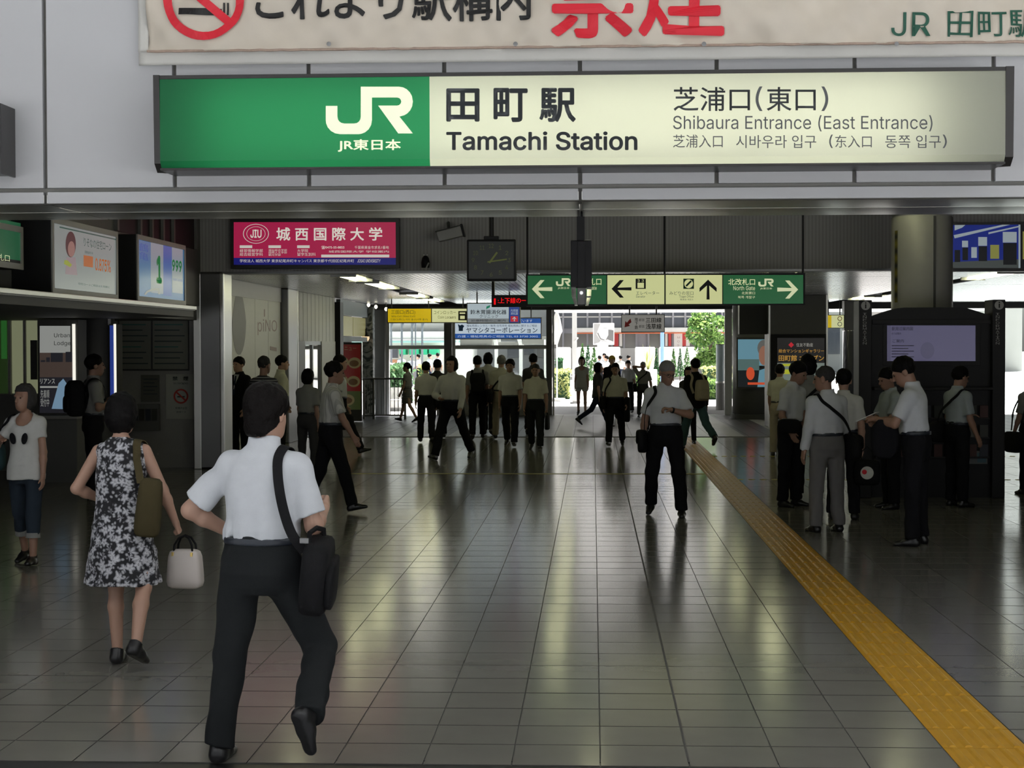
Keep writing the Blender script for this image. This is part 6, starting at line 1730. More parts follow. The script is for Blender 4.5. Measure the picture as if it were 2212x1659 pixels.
obj('case_body', softbox(0.08, 0.40, 0.28, puff=0.2), M_BAG, bg, smooth=True); bm = NB(); tube(bm, [(0, -0.06, 0.13), (0, -0.05, 0.17), (0, 0.05, 0.17), (0, 0.06, 0.13)], 0.009, 6); obj('handle', bm, M_BAG, bg)

# people in the middle of the hall, from left to right
person('woman with ponytail and striped skirt by the railing', (884, 912), 783, 75, 0, WALK_B, fem=True, shirt=C_MGREY, sleeve='cap', collar=False, lower='skirt', bottom=C_SKSTRIPE, hair=('pony', H_BLACK))
P12 = person('man from behind in pale shirt, leftmost of the walking crowd', (921, 958), 781, 8, 0, WALK_A, shirt=C_OFF, bottom=C_BLACK, hair=('short', H_BLACK))
bg, c = carried('jacket', 'folded black jacket on the arm of the leftmost walking man', 'jacket', P12, B3(P12, 0.25, 0.08, 0.08)); obj('jacket_body', softbox(0.16, 0.24, 0.50, puff=0.4), C_BLACK, bg, smooth=True)
person('man in dark shirt half hidden behind the leftmost walking man', (945, 948), 776, 0, 0, WALK_B, shirt=C_DGREY, bottom=C_BLACK, hair=('short', H_BLACK))
P14 = person('broad man in pale shirt and black trousers striding towards the camera', (981, 992), 769, 158, 0, ((-26, 4, 10, 24), (26, 4, 4, -16)), (('fk', 14, 8, 12), ('ik', (0.12, 0.20, 0.16), (0.8, -0.5, -0.3))), shirt=C_OFF, sleeve='long', bottom=C_BLACK, hair=('messy', H_BLACK), skin=1, fat=1.12)
P15 = person('man from behind with black backpack in the middle of the crowd', (1032, 950), 768, 5, 0, WALK_B, shirt=C_MGREY, bottom=C_BLACK, hair=('short', H_BLACK)); backpack(P15, B3(P15, 0.0, -0.22, 0.28), 'black backpack on the man in the middle of the crowd')
person('tall man with thick black hair at the back of the crowd', (1054, 940), 761, -5, 0, WALK_A, shirt=C_OFF, bottom=C_BLACK, hair=('messy', H_BLACK))
P17 = person('person in pale shirt and beige trousers walking away, shoulder bag behind', (1084, 951), 767, 6, 0, WALK_A, (('fk', 8, 6, 20), ('fk', -6, 6, 20)), shirt=C_CREAM, bottom=C_BEIGE, hair=('short', H_GREY))
def sidebag(P, label, sd, m=M_BAG, dz=0.0, size=(0.12, 0.36, 0.28), cross=True, name='shoulder_bag', strap=None):
    """bag on one hip (sd = side) with its strap over the other (cross) or the same shoulder"""
    q = B3(P, sd * (0.25), -0.02, 0.02 + dz)
    bg, c = carried(name, label, 'bag', P, q)
    obj('bag_body', softbox(*size, puff=0.25), m, bg, smooth=True); obj('bag_flap', softbox(0.03, size[1] * 0.96, size[2] * 0.6, puff=0.2), m, bg, loc=(sd * size[0] * 0.5, 0, size[2] * 0.18), smooth=True)
    o_ = -sd if cross else sd
    obj('shoulder_strap', shift(ribbon(P, [B3(P, sd * 0.22, 0.11, 0.14 + dz), B3(P, (sd * 0.10 if cross else sd * 0.19), 0.16, 0.30), B3(P, o_ * 0.10, 0.10, 0.47), B3(P, o_ * 0.115, 0.0, 0.53), B3(P, o_ * 0.10, -0.10, 0.47), B3(P, (sd * 0.10 if cross else sd * 0.19), -0.16, 0.30), B3(P, sd * 0.22, -0.14, 0.14 + dz)], 0.035), c), strap or m, bg)
    return bg
sidebag(P17, 'black shoulder bag on the person in beige trousers', -1, dz=0.0)
person('man facing the camera with legs apart in mid stride, pale shirt', (1104, 964), 775, 172, 0, STRIDE, shirt=C_OFF, bottom=C_BLACK, hair=('short', H_BLACK), skin=1)
person('man in dark grey shirt seen from behind, right edge of the crowd', (1152, 938), 764, 0, 0, WALK_B, shirt=C_DGREY, bottom=C_BLACK, hair=('short', H_BLACK))
P20 = person('man in pale shirt with briefcase walking towards the camera, right of the crowd', (1158, 972), 785, 176, 0, WALK_A, (('fk', 4, 8, 10), ('fk', -6, 8, 14)), shirt=C_CREAM, bottom=C_CHAR, hair=('crop', H_DKGREY), skin=1, hands=((70, 0), (15, 0)))
bg, c = carried('briefcase', 'slim black briefcase held by the man right of the crowd', 'bag', P20, P20.AR[0][2] + np.array((-0.01, 0.0, -0.28)))
obj('case_body', softbox(0.09, 0.36, 0.30, taper=0.25, puff=0.2), M_BAG, bg, smooth=True); bm = NB(); tube(bm, [(0, -0.06, 0.13), (0, -0.05, 0.19), (0, 0.05, 0.19), (0, 0.06, 0.13)], 0.009, 6); obj('handle', bm, M_BAG, bg)
person('woman in pale top and white shorts entering through the exit', (1257, 897), 770, 178, 0, WALK_A, fem=True, shirt=C_OFF, sleeve='cap', collar=False, tuck=False, lower='shorts', bottom=C_OFF, hair=('bob', H_BROWN))
P22 = person('woman in dark clothes stepping right in the exit light', (1280, 925), 783, -75, 0, ((24, 2, 4, -8), (-30, 2, 26, 40)), fem=True, shirt=C_DGREY, tuck=False, bottom=C_NAVY, hair=('bob', H_BLACK))
P23 = person('stout man in cream shirt with crossed strap walking in from the exit', (1330, 964), 783, 175, 0, WALK_B, (('fk', 12, 8, 22), ('fk', -4, 8, 16)), shirt=C_CREAM, bottom=C_BLACK, hair=('crop', H_BLACK), skin=1, fat=1.14)
sidebag(P23, 'black shoulder bag on the stout man in cream shirt', 1, cross=False)
bg, c = carried('jacket', 'black jacket hanging over the arm of the stout man', 'jacket', P23, B3(P23, -0.25, 0.10, -0.12)); obj('jacket_body', softbox(0.12, 0.22, 0.52, puff=0.4), C_BLACK, bg, smooth=True)
person('man in white shirt out in the sunlight behind the stout man', (1357, 893), 778, 180, 0, WALK_A, shirt=C_WHITE, bottom=C_CHAR, hair=('short', H_BROWN))
person('person in black with yellow hat in the exit opening', (1322, 905), 768, 180, 0, WALK_B, shirt=C_BLACK, sleeve='long', bottom=C_BLACK, hair=('short', C_YEL))
P25 = person('man shading his eyes with a raised hand in the exit opening', (1389, 900), 781, 178, 0, STAND, (('fk', 6, 14, 10), ('ik', (0.06, 0.16, 0.68), (1.0, 0.0, 0.3))), shirt=C_MGREY, bottom=C_DGREY, hair=('crop', H_GREY), skin=1)
sidebag(P25, 'dark cross-body bag of the man shading his eyes', 1, cross=True)

# man looking at his watch
P26 = person('grey-haired man in white shirt looking at his wristwatch', (1440, 1113), 779, 170, 0, ((2, 8, 3, 0), (-9, 9, 20, 24)), (('ik', (-0.10, 0.25, 0.30), (-0.9, -0.3, -0.6)), ('fk', 2, 10, 8)), head=(34, 16), shirt=C_WHITE, bottom=C_BLACK, hair=('crop', H_GREY), skin=1, glasses=True, fat=1.06, hands=((40, 0), (20, 0)))
sidebag(P26, 'black shoulder bag of the man looking at his watch', 1, cross=False, dz=-0.08, size=(0.10, 0.32, 0.26))
e_, w_ = P26.AR[0][1], P26.AR[0][2]; dv = unit(w_ - e_)
wt = obj('wristwatch', shift(cyl(NB(), Vector(w_ - dv * 0.028), Vector(w_ - dv * 0.004), 0.033, n=16), w_), M_BLACK); wt.matrix_basis = P26.M @ Matrix.Translation(Vector(w_)); tag(wt, 'black wristwatch on the raised wrist of the grey-haired man', 'watch')

P27 = person('woman in dark top beside the man with the beige backpack', (1487, 958), 792, 176, 0, STAND, fem=True, shirt=C_DGREY, tuck=False, bottom=C_BLACK, hair=('messy', H_BLACK))
P28 = person('man in dark jacket and teal jeans with beige backpack striding away', (1510, 972), 774, 22, 0, ((24, 3, 4, -10), (-30, 3, 26, 40)), shirt=C_BLACK, jacket=C_BLACK, sleeve='long', tuck=False, bottom=C_TEAL, hair=('short', H_BLACK))
backpack(P28, B3(P28, 0.02, -0.24, 0.26), 'beige backpack on the man in teal jeans', C_BEIGE, 0.9)

# right-hand group
P29 = person('man in white shirt bending forward, leftmost of the right-hand group', (1700, 1093), 782, -128, 0, STAND, (('fk', 4, 10, 14), ('fk', 2, 12, 40)), lean=5, head=(6, 14), shirt=C_WHITE, bottom=C_BLACK, hair=('short', H_BLACK), skin=1)
bg, c = carried('clutch_bag', 'small dark clutch bag under the arm of the bending man', 'bag', P29, P29.AR[1][2] + np.array((0.04, 0.0, 0.08))); obj('bag_body', softbox(0.07, 0.24, 0.17, puff=0.3), M_BAG, bg, smooth=True); obj('zip', box(NB(), -0.004, 0.004, -0.1, 0.1, 0.082, 0.09), M_STEEL, bg)
P30 = person('tall man with a dark strap behind the bending man', (1748, 1078), 765, 15, 0, STAND, shirt=C_MGREY, bottom=C_BLACK, hair=('messy', H_BLACK)); sidebag(P30, 'dark bag on the tall man of the right-hand group', -1, cross=True)
person('person in pale shirt far behind the right-hand group by the poster pillar', (1683, 985), 786, -20, 0, STAND, shirt=C_CREAM, bottom=C_BEIGE, hair=('short', H_BLACK))
P32 = person('man in grey trousers with his back turned in the right-hand group', (1790, 1150), 790, 22, 0, STAND, (('fk', -2, 9, 14), ('fk', 4, 8, 20)), head=(42, 4), shirt=C_WHITE, sleeve='long', bottom=C_GREY, hair=('crop', H_DKGREY), skin=1, fat=1.08)
sidebag(P32, 'black cross-body bag of the man in grey trousers', 1, cross=True, dz=-0.03)
P33 = person('man in pale shirt standing right behind the man in grey trousers', (1822, 1122), 796, -8, 0, STAND, shirt=C_OFF, bottom=C_BLACK, hair=('short', H_BLACK))
bg, c = carried('carrier_bag', 'dark carrier bag with a round pale emblem beside the grey trousers', 'bag', P33, P33.AR[1][2] + np.array((0.05, -0.06, -0.30))); obj('bag_body', softbox(0.30, 0.14, 0.30, puff=0.2), M_BAG, bg, smooth=True)
bm = NB(); cyl(bm, (0, -0.078, 0), (0, -0.088, 0), 0.075, n=24); obj('emblem', bm, P_WHITE, bg); bm = NB(); cyl(bm, (-0.03, -0.088, 0.01), (-0.03, -0.091, 0.01), 0.028, n=16); obj('emblem_mark', bm, P_RED, bg)
bm = NB(); tube(bm, [(-0.07, 0, 0.14), (-0.06, 0, 0.24), (0, 0, 0.30), (0.06, 0, 0.24), (0.07, 0, 0.14)], 0.007, 6); obj('handle', bm, M_BAG, bg)

# people in front of the information board
P34 = person('man in blue-grey polo shirt reading in front of the information board', (1930, 1098), 795, 105, 0, STAND, (('ik', (-0.10, 0.30, 0.20)), ('ik', (0.10, 0.30, 0.18))), head=(8, 18), shirt=C_GREYB, bottom=C_BLACK, hair=('short', H_BLACK), skin=1)
P35 = person('man in white shirt holding papers, nearest to the information board', (1988, 1178), 774, 68, 0, STAND, (('ik', (-0.12, 0.33, 0.28), (-0.6, -0.6, -0.6)), ('ik', (0.10, 0.34, 0.25))), lean=4, head=(10, 24), shirt=C_WHITE, bottom=C_BLACK, hair=('short', H_BLACK), skin=1, fat=1.04, hands=((50, 0), (50, 0)))
w_ = (P35.AR[0][2] + P35.AR[1][2]) / 2 + np.array((0, 0.09, 0.03))
pp = obj('paper_sheet', box(NB(), -0.07, 0.07, -0.10, 0.10, -0.003, 0.003, M=Matrix.Rotation(R(-25), 4, 'X')), P_WHITE); pp.matrix_basis = P35.M @ Matrix.Translation(Vector(w_)); tag(pp, 'white paper sheet in the hands of the man at the information board', 'paper')
bg, c = carried('jacket', 'black jacket draped over the forearm of the man with papers', 'jacket', P35, (P35.AR[0][1] + P35.AR[0][2]) / 2 + np.array((0.0, 0.0, -0.16))); obj('jacket_body', softbox(0.10, 0.17, 0.36, puff=0.4), C_BLACK, bg, smooth=True)
P36 = person('man with cross strap facing right at the information board', (2062, 1094), 791, -62, 0, STAND, (('ik', (-0.12, 0.26, 0.22)), ('fk', 4, 8, 20)), head=(0, 12), shirt=C_GREYB, bottom=C_BLACK, hair=('short', H_BLACK), skin=1); sidebag(P36, 'black cross-body bag of the man facing the information board', -1, cross=True)
P37 = person('person in grey cut off by the right edge of the picture', (2232, 1068), 800, 20, 0, STAND, fem=True, shirt=C_MGREY, bottom=C_BLACK, hair=('bob', H_BROWN))
bg, c = carried('shoulder_bag', 'black bag carried by the person at the right edge', 'bag', P37, B3(P37, -0.30, 0.0, -0.16)); obj('bag_body', softbox(0.12, 0.34, 0.30, puff=0.3), M_BAG, bg, smooth=True)
obj('shoulder_strap', shift(ribbon(P37, [B3(P37, -0.27, 0.10, 0.0), B3(P37, -0.21, 0.13, 0.28), B3(P37, -0.12, 0.07, 0.49), B3(P37, -0.12, -0.06, 0.50), B3(P37, -0.21, -0.14, 0.28), B3(P37, -0.27, -0.10, 0.0)], 0.03), c), M_BAG, bg)

# distant people outside
OUT = [((868, 833), 764, C_LBLUE, 'person in pale blue out on the plaza, seen through the left window by its frame'), ((890, 836), 768, C_LBLUE, 'person in light shirt out on the plaza, left of the outdoor group'), ((906, 838), 765, C_WHITE, 'person in white in the outdoor group under the green awning'),
       ((926, 838), 764, C_LBLUE, 'person in light shirt at the right of the outdoor group'), ((946, 836), 762, C_WHITE, 'person in white shirt and dark trousers beside the window column outside'),
       ((1296, 842), 768, C_LBLUE, 'person in pale blue by the small conifers outside'), ((1306, 840), 763, C_WHITE, 'person in white by the small conifers outside'), ((1313, 845), 768, C_OFF, 'person in off-white right of the small conifers outside'), ((1356, 838), 767, C_WHITE, 'person in white outside in front of the building'), ((1341, 840), 768, C_OFF, 'person in off-white outside in front of the building')]
for i, (ft, tp, m_, lb) in enumerate(OUT):
    person(lb, ft, tp, (20, 170, 80, -60, 10)[i % 5], 0, (WALK_A, WALK_B, STAND)[i % 3], shirt=m_, bottom=(C_NAVY, C_GREY, C_BLACK)[i % 3], hair=('short', H_BLACK), low=True, group='distant people on the plaza')
# ------------------------------------------------------------------ outside, beyond the far exit
M_GL1 = mat('office_glass', (0.075, 0.085, 0.11, 1), rough=0.12, spec=0.7, var=0.15, scale=0.5); M_GL2 = mat('shop_glass', (0.12, 0.115, 0.11, 1), rough=0.15, spec=0.7, var=0.3, scale=0.6); M_MUL = mat('office_mullion', (0.30, 0.30, 0.33, 1), rough=0.5)
M_CONC = mat('pale_concrete', (0.52, 0.51, 0.49, 1), rough=0.8, var=0.06, scale=1.0); M_ORG = mat('orange_trim', (0.75, 0.16, 0.05, 1), rough=0.5); M_SIGNW = mat('white_sign_band', (0.85, 0.84, 0.80, 1), rough=0.5)
Y = 112.0
def OX(px, y=Y): return atY(px, 740, y).x
def OZ(py, y=Y): return atY(1281, py, y).z
bx0 = OX(1190); bx1 = OX(1640)
ob = tag(empty('office_building', ((bx0 + bx1) / 2, Y, 0)), 'grey glass office building with a white and orange shop band across the plaza', 'building')
cx = (bx0 + bx1) / 2
obj('building_body', box(NB(), bx0 - cx, bx1 - cx, 0.35, 20, 0, 26), M_MUL, ob)
nb = 17; w = (bx1 - bx0) / nb
for r_, (z0, z1, m_) in enumerate(((OZ(752), OZ(720), M_GL2), (OZ(709), OZ(686), M_GL1), (OZ(683), OZ(664), M_GL1), (OZ(659), OZ(636), M_GL1), (OZ(630), OZ(606), M_GL1))):
    for i in range(nb):
        if i == 7 and r_ == 0: continue
        obj('window_pane', box(NB(), bx0 - cx + w * i + 0.06, bx0 - cx + w * (i + 1) - 0.06, 0.26, 0.35, z0, z1), m_, ob)
for i in range(nb + 1):
    obj('mullion', box(NB(), bx0 - cx + w * i - 0.06, bx0 - cx + w * i + 0.06, 0.12, 0.36, OZ(752), 26), M_MUL, ob)
for z0, z1 in ((OZ(686), OZ(683)), (OZ(664), OZ(659)), (OZ(636), OZ(630))):
    obj('spandrel', box(NB(), bx0 - cx, bx1 - cx, 0.2, 0.36, z0, z1), M_CONC, ob)
sb = obj('shop_band', box(NB(), OX(1244) - cx, OX(1576) - cx, -0.5, 0.3, OZ(719), OZ(708), 0.1), M_SIGNW, ob)
obj('band_trim', box(NB(), OX(1244) - cx, OX(1576) - cx, -0.55, 0.3, OZ(721), OZ(719)), M_ORG, sb)
for p0, p1 in ((1326, 1336), (1444, 1450), (1474, 1482)):
    obj('red_drape', box(NB(), OX(p0) - cx, OX(p1) - cx, 0.05, 0.25, OZ(748), OZ(720)), mat('red_drape', (0.55, 0.06, 0.06, 1), rough=0.7), ob)
for p0, p1 in ((1338, 1344), (1437, 1442), (1480, 1490)):
    obj('white_drape', box(NB(), OX(p0) - cx, OX(p1) - cx, 0.06, 0.25, OZ(748), OZ(720)), M_SIGNW, ob)
obj('shop_door', box(NB(), OX(1456) - cx, OX(1474) - cx, 0.0, 0.3, OZ(752), OZ(721)), M_SIGNW, ob)
F = Face('Y', Y, None, 0.02)
adopt(ob, [F.text('M\nO\nS', 1463, 727, 1469, 748, mat('pale_print', (0.5, 0.4, 0.38, 1)), 1.0)])
obj('base_wall', box(NB(), bx0 - cx, bx1 - cx, -0.2, 0.36, 0, OZ(752)), M_CONC, ob)
# white parapet of the stair, in rounded segments
Y = 92.0
for k, (p0, p1) in enumerate(((1201, 1233), (1246, 1340), (1372, 1415), (1424, 1508))):
    x0, x1 = OX(p0, Y), OX(p1, Y)
    o = tag(empty('white_parapet', ((x0 + x1) / 2, Y, 0)), ('white parapet section left of the tall white post outside', 'white parapet section behind the small conifers outside', 'white parapet section left of the blue pole outside', 'white parapet section right of the blue pole outside')[k], 'wall', 'white parapet sections')
    obj('parapet_body', box(NB(), x0 - (x0 + x1) / 2, x1 - (x0 + x1) / 2, 0, 0.3, 0, OZ(750, Y), 0.08), M_SIGNW, o); obj('parapet_foot', box(NB(), x0 - (x0 + x1) / 2 - 0.1, x1 - (x0 + x1) / 2 + 0.1, -0.1, 0.4, 0, 0.2, 0.04), M_CONC, o)
# portrait billboard
Y = 84.0
x0, x1 = OX(1281, Y), OX(1327, Y)
bb = tag(empty('billboard', ((x0 + x1) / 2, Y, 0)), 'pale portrait billboard on a white pedestal out on the plaza', 'billboard')
F = Face('Y', Y, None, 0.01)
W1, W2, W3, W4 = (mat('billboard_%d' % i, (c, c * 0.99, c * 1.01, 1), rough=0.6) for i, c in enumerate((0.62, 0.32, 0.14, 0.85)))
adopt(bb, [obj('panel', box(NB(), x0, x1, Y, Y + 0.25, OZ(745, Y), OZ(698, Y), 0.03), W1), obj('pedestal', box(NB(), OX(1290, Y), OX(1314, Y), Y + 0.02, Y + 0.22, 0, OZ(745, Y)), M_SIGNW),
    F.poly('portrait_backdrop', [(1283, 700), (1296, 700), (1288, 722), (1298, 738), (1283, 743)], W2, 1.0), F.poly('portrait_face', ell(F, 1305, 716, 12, 18), W4, 1.4), F.poly('portrait_shade', [(1314, 712), (1325, 714), (1325, 738), (1312, 733), (1308, 735), (1314, 724)], W3, 2.0), F.poly('portrait_collar', [(1290, 744), (1297, 736), (1310, 739), (1322, 744)], W4, 2.6), F.poly('portrait_brow', [(1303, 708), (1311, 708.6), (1311, 709.6), (1303, 709)], W2, 2.6), F.poly('portrait_jaw', [(1290, 720), (1292, 719), (1298, 731), (1306, 734), (1306, 735.5), (1297, 733)], W3, 2.6)])
# poles
M_BLUEP = mat('pale_blue_pole', (0.22, 0.38, 0.80, 1), rough=0.4)
Y = 66.0
bp = tag(empty('flag_pole', (OX(1430.5, Y), Y, 0)), 'slim light blue pole standing on the plaza', 'pole')
obj('pole_shaft', cyl(NB(), (0, 0, 0), (0, 0, OZ(716, Y)), 0.068, n=14), M_BLUEP, bp); obj('pole_foot', cyl(NB(), (0, 0, 0), (0, 0, 0.12), 0.16, 0.11, 14), M_CONC, bp); obj('pole_cap', cyl(NB(), (0, 0, OZ(716, Y)), (0, 0, OZ(716, Y) + 0.05), 0.072, 0.03, 14), M_SIGNW, bp)
Y = 55.5
wp = tag(empty('canopy_post', (OX(1241, Y), Y, 0)), 'tall white steel post just outside the exit opening', 'post')
obj('post_shaft', box(NB(), -0.075, 0.075, -0.06, 0.06, 0, 2.93, 0.01), M_WHITE, wp); obj('post_brace', cyl(NB(), (0.0, -0.07, OZ(738, Y)), (0.12, -0.07, OZ(729, Y)), 0.025, n=8), M_SIGNW, wp); obj('post_foot', box(NB(), -0.14, 0.14, -0.12, 0.12, -0.02, 0.03), M_STEELD, wp)
Y = 50.0
gp = tag(empty('steel_bollard', (OX(1556, Y), Y, 0)), 'tall grey cylindrical pillar with glass upper half at the right of the exit', 'pillar')
obj('base', cyl(NB(), (0, 0, -0.02), (0, 0, OZ(826, Y)), 0.13, n=24), M_MIDGREY, gp); obj('glass_upper', cyl(NB(), (0, 0, OZ(826, Y)), (0, 0, OZ(746, Y)), 0.125, n=24), mat('frosted_teal', (0.42, 0.52, 0.54, 1), rough=0.3), gp); obj('ring', cyl(NB(), (0, 0, OZ(828, Y)), (0, 0, OZ(824, Y)), 0.145, n=24), M_STEEL, gp); obj('cap', cyl(NB(), (0, 0, OZ(746, Y)), (0, 0, OZ(744, Y)), 0.135, n=24), M_GREY, gp)
# white cowl on the left of the opening (folded parasol)
Y = 58.0
fp = tag(empty('folded_parasol', (OX(1203, Y), Y, 0)), 'closed white parasol at the left side of the exit opening', 'parasol')
bm = NB(); n = 20; rings = []
for z, r_ in ((OZ(745, Y), 0.02), (OZ(722, Y), 0.12), (OZ(715, Y), 0.17), (OZ(690, Y), 0.11), (OZ(672, Y), 0.03)):
    rings.append([bm.verts.new((r_ * (1 + 0.18 * (k % 2)) * math.cos(2 * math.pi * k / n), r_ * (1 + 0.18 * (k % 2)) * math.sin(2 * math.pi * k / n), z)) for k in range(n)])
for A_, B_ in zip(rings, rings[1:]):
    for k in range(n): bm.faces.new((A_[k], A_[(k + 1) % n], B_[(k + 1) % n], B_[k]))
obj('canopy_folds', bm, M_SIGNW, fp); obj('mast', cyl(NB(), (0, 0, 0), (0, 0, OZ(672, Y)), 0.025, n=8), M_WHITE, fp); obj('foot', cyl(NB(), (0, 0, -0.02), (0, 0, 0.08), 0.28, n=16), M_CONC, fp)

# ------------------------------------------------------------------ planting
def leafmat(name, c):
    if name in MATS: return MATS[name]
    m = bpy.data.materials.new(name); m.use_nodes = True; nt = m.node_tree; b = nt.nodes['Principled BSDF']
    b.inputs['Base Color'].default_value = c + (1,); b.inputs['Roughness'].default_value = 0.5
    t = nt.nodes.new('ShaderNodeBsdfTranslucent'); t.inputs[0].default_value = tuple(min(1, x * 1.4) for x in c) + (1,)
    mx = nt.nodes.new('ShaderNodeMixShader'); mx.inputs[0].default_value = 0.4
    nt.links.new(b.outputs[0], mx.inputs[1]); nt.links.new(t.outputs[0], mx.inputs[2]); nt.links.new(mx.outputs[0], nt.nodes['Material Output'].inputs['Surface'])
    MATS[name] = m; return m
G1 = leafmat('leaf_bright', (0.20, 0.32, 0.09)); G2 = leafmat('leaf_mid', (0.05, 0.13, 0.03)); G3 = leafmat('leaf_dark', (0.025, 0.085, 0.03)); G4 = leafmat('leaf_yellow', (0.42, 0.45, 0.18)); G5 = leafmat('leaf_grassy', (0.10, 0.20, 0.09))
M_BARK = mat('bark', (0.10, 0.07, 0.05, 1), rough=0.9)
def leaves(n, fn, size, seed):
    q = np.random.RandomState(seed); V = np.empty((n * 4, 3), np.float32)
    for i in range(n):
        p = fn(q); a = q.normal(size=3); a /= np.linalg.norm(a); b = np.cross(a, q.normal(size=3)); b /= np.linalg.norm(b); s = size * q.uniform(0.6, 1.4)
        V[i * 4] = p - a * s; V[i * 4 + 1] = p + b * s * 0.45; V[i * 4 + 2] = p + a * s; V[i * 4 + 3] = p - b * s * 0.45
    me = bpy.data.meshes.new('foliage'); me.vertices.add(n * 4); me.vertices.foreach_set('co', V.ravel()); me.loops.add(n * 4); me.loops.foreach_set('vertex_index', np.arange(n * 4, dtype=np.int32)); me.polygons.add(n); me.polygons.foreach_set('loop_start', np.arange(0, n * 4, 4, dtype=np.int32)); me.update(calc_edges=True)
    return me
Y = 74.0
tr = tag(empty('tree', (OX(1532, Y), Y, 0)), 'sunlit leafy green tree beyond the right side of the exit', 'tree')
ctr = [(-0.2, 0.4, OZ(690, Y), 0.7), (0.35, 0, OZ(712, Y), 0.8), (-0.35, -0.2, OZ(722, Y), 0.75), (0.1, 0.1, OZ(745, Y), 0.85), (0.3, 0.3, OZ(768, Y), 0.6), (-0.2, 0, OZ(780, Y), 0.5), (-0.55, 0, OZ(700, Y), 0.4), (0.75, 0.2, OZ(698, Y), 0.35)]
def crown(q):
    c = ctr[q.randint(len(ctr))]; d = q.normal(size=3); d = d / np.linalg.norm(d) * c[3] * q.uniform(0.5, 1.0) ** 0.4
    return np.array(c[:3]) + d * np.array((0.9, 0.9, 0.75))
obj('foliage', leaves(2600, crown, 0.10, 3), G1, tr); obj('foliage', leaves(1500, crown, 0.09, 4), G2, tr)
bm = NB(); tube(bm, [(0.1, 0, -0.02), (0.12, 0, 0.8), (0.05, 0, 1.6), (0.1, 0, 2.6), (0.0, 0, 3.3)], [0.10, 0.08, 0.07, 0.05, 0.02], 8)
for dx, dz in ((0.6, 2.9), (-0.5, 2.6), (0.4, 1.9)): tube(bm, [(0.07, 0, dz - 0.7), (dx * 0.5, 0.1, dz - 0.3), (dx, 0.1, dz)], [0.04, 0.03, 0.015], 6)
obj('trunk', bm, M_BARK, tr)
def hedge(label, p0, p1, py0, py1, Y, d, m, n, size, name='hedge', cat='hedge'):
    x0, x1, z0, z1 = OX(p0, Y), OX(p1, Y), 0.0, OZ(py0, Y)
    r = tag(empty(name, ((x0 + x1) / 2, Y, 0)), label, cat)
    hx = (x1 - x0) / 2
    def fn(q):
        f_ = q.randint(3)
        x, y, z = q.uniform(-hx, hx), q.uniform(-d / 2, d / 2), q.uniform(0.05, z1)
        if f_ == 0: y = -d / 2
        elif f_ == 1: z = z1
        return np.array((x, y, z)) + q.normal(size=3) * 0.03
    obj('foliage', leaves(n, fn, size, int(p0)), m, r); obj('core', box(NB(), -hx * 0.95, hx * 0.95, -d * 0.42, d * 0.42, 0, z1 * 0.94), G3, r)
    return r
hedge('clipped sunlit hedge left of the blue pole outside', 1350, 1428, 812, 860, 70, 1.2, G1, 900, 0.07)
hedge('low clipped hedge under the leafy tree outside', 1515, 1580, 795, 840, 72, 1.2, G4, 700, 0.07)
hedge('rounded bright hedge behind the backpack man outside', 1510, 1582, 822, 880, 60, 1.0, G1, 900, 0.06)
hedge('white-edged flower bed bush left of the exit opening outside', 1197, 1232, 800, 870, 60.5, 1.0, G4, 700, 0.06)
hedge('small dark bush by the left window frame outside', 1200, 1216, 776, 800, 75, 0.8, G3, 250, 0.06)
for k, (px, py, py1, Y, rr) in enumerate(((1258, 743, 790, 80, 0.22), (1270, 744, 800, 81.5, 0.2), (1283, 749, 800, 78, 0.24), (1418, 752, 768, 88, 0.14), (1455, 754, 768, 88, 0.18), (1469, 752, 768, 89.2, 0.16), (1484, 750, 768, 88, 0.24))):
    r = tag(empty('conifer', (OX(px, Y), Y, 0)), ('tallest slim conifer behind the woman in shorts', 'slim conifer between two others near the tall white post', 'slim conifer left of the billboard pedestal', 'tiny conifer just left of the blue pole', 'tiny conifer right of the blue pole', 'middle tiny conifer right of the blue pole', 'rightmost tiny conifer before the white parapet')[k], 'tree', 'small conifers on the plaza')
    zt, zb_ = OZ(py, Y), max(0.0, OZ(py1 + 20, Y))
    def fn(q, zt=zt, rr=rr):
        t = q.uniform(0, 1) ** 0.7; z = 0.25 + (zt - 0.25) * (1 - t); a = q.uniform(0, 6.28); R2 = rr * 1.2 * t * q.uniform(0.8, 1)
        return np.array((R2 * math.cos(a), R2 * math.sin(a), z))
    obj('foliage', leaves(420, fn, 0.06, 40 + k), G3 if k % 2 else G2, r); obj('trunk', cyl(NB(), (0, 0, 0), (0, 0, zt * 0.7), 0.03, 0.01, 8), M_BARK, r)
# spiky plant and tall grasses
Y = 68.0
ag = tag(empty('agave', (OX(1400, Y), Y, 0)), 'spiky pale plant with upright blades in front of the shops outside', 'plant')
q = np.random.RandomState(5)
for i in range(11):
    a = q.uniform(0, 6.28); t = q.uniform(0.15, 0.6); L_ = q.uniform(0.7, 1.15); d = Vector((math.cos(a) * t, math.sin(a) * t, 1)).normalized(); s = d.cross(Vector((0, 0, 1))).normalized()
    z0 = OZ(800, Y); bm = NB(); p0 = Vector((0, 0, z0))
    v = [bm.verts.new(x) for x in (p0 - s * 0.04, p0 + s * 0.04, p0 + d * L_ * 0.5 + s * 0.045, p0 + d * L_, p0 + d * L_ * 0.5 - s * 0.045)]
    bm.faces.new(v); obj('blade', bm, G4, ag)
obj('planter', box(NB(), -0.35, 0.35, -0.3, 0.3, 0, OZ(798, Y), 0.03), M_CONC, ag)
Y = 56.0
gr = tag(empty('tall_grass', (OX(858, Y), Y, 0)), 'clump of tall soft green grass outside the left window', 'plant')
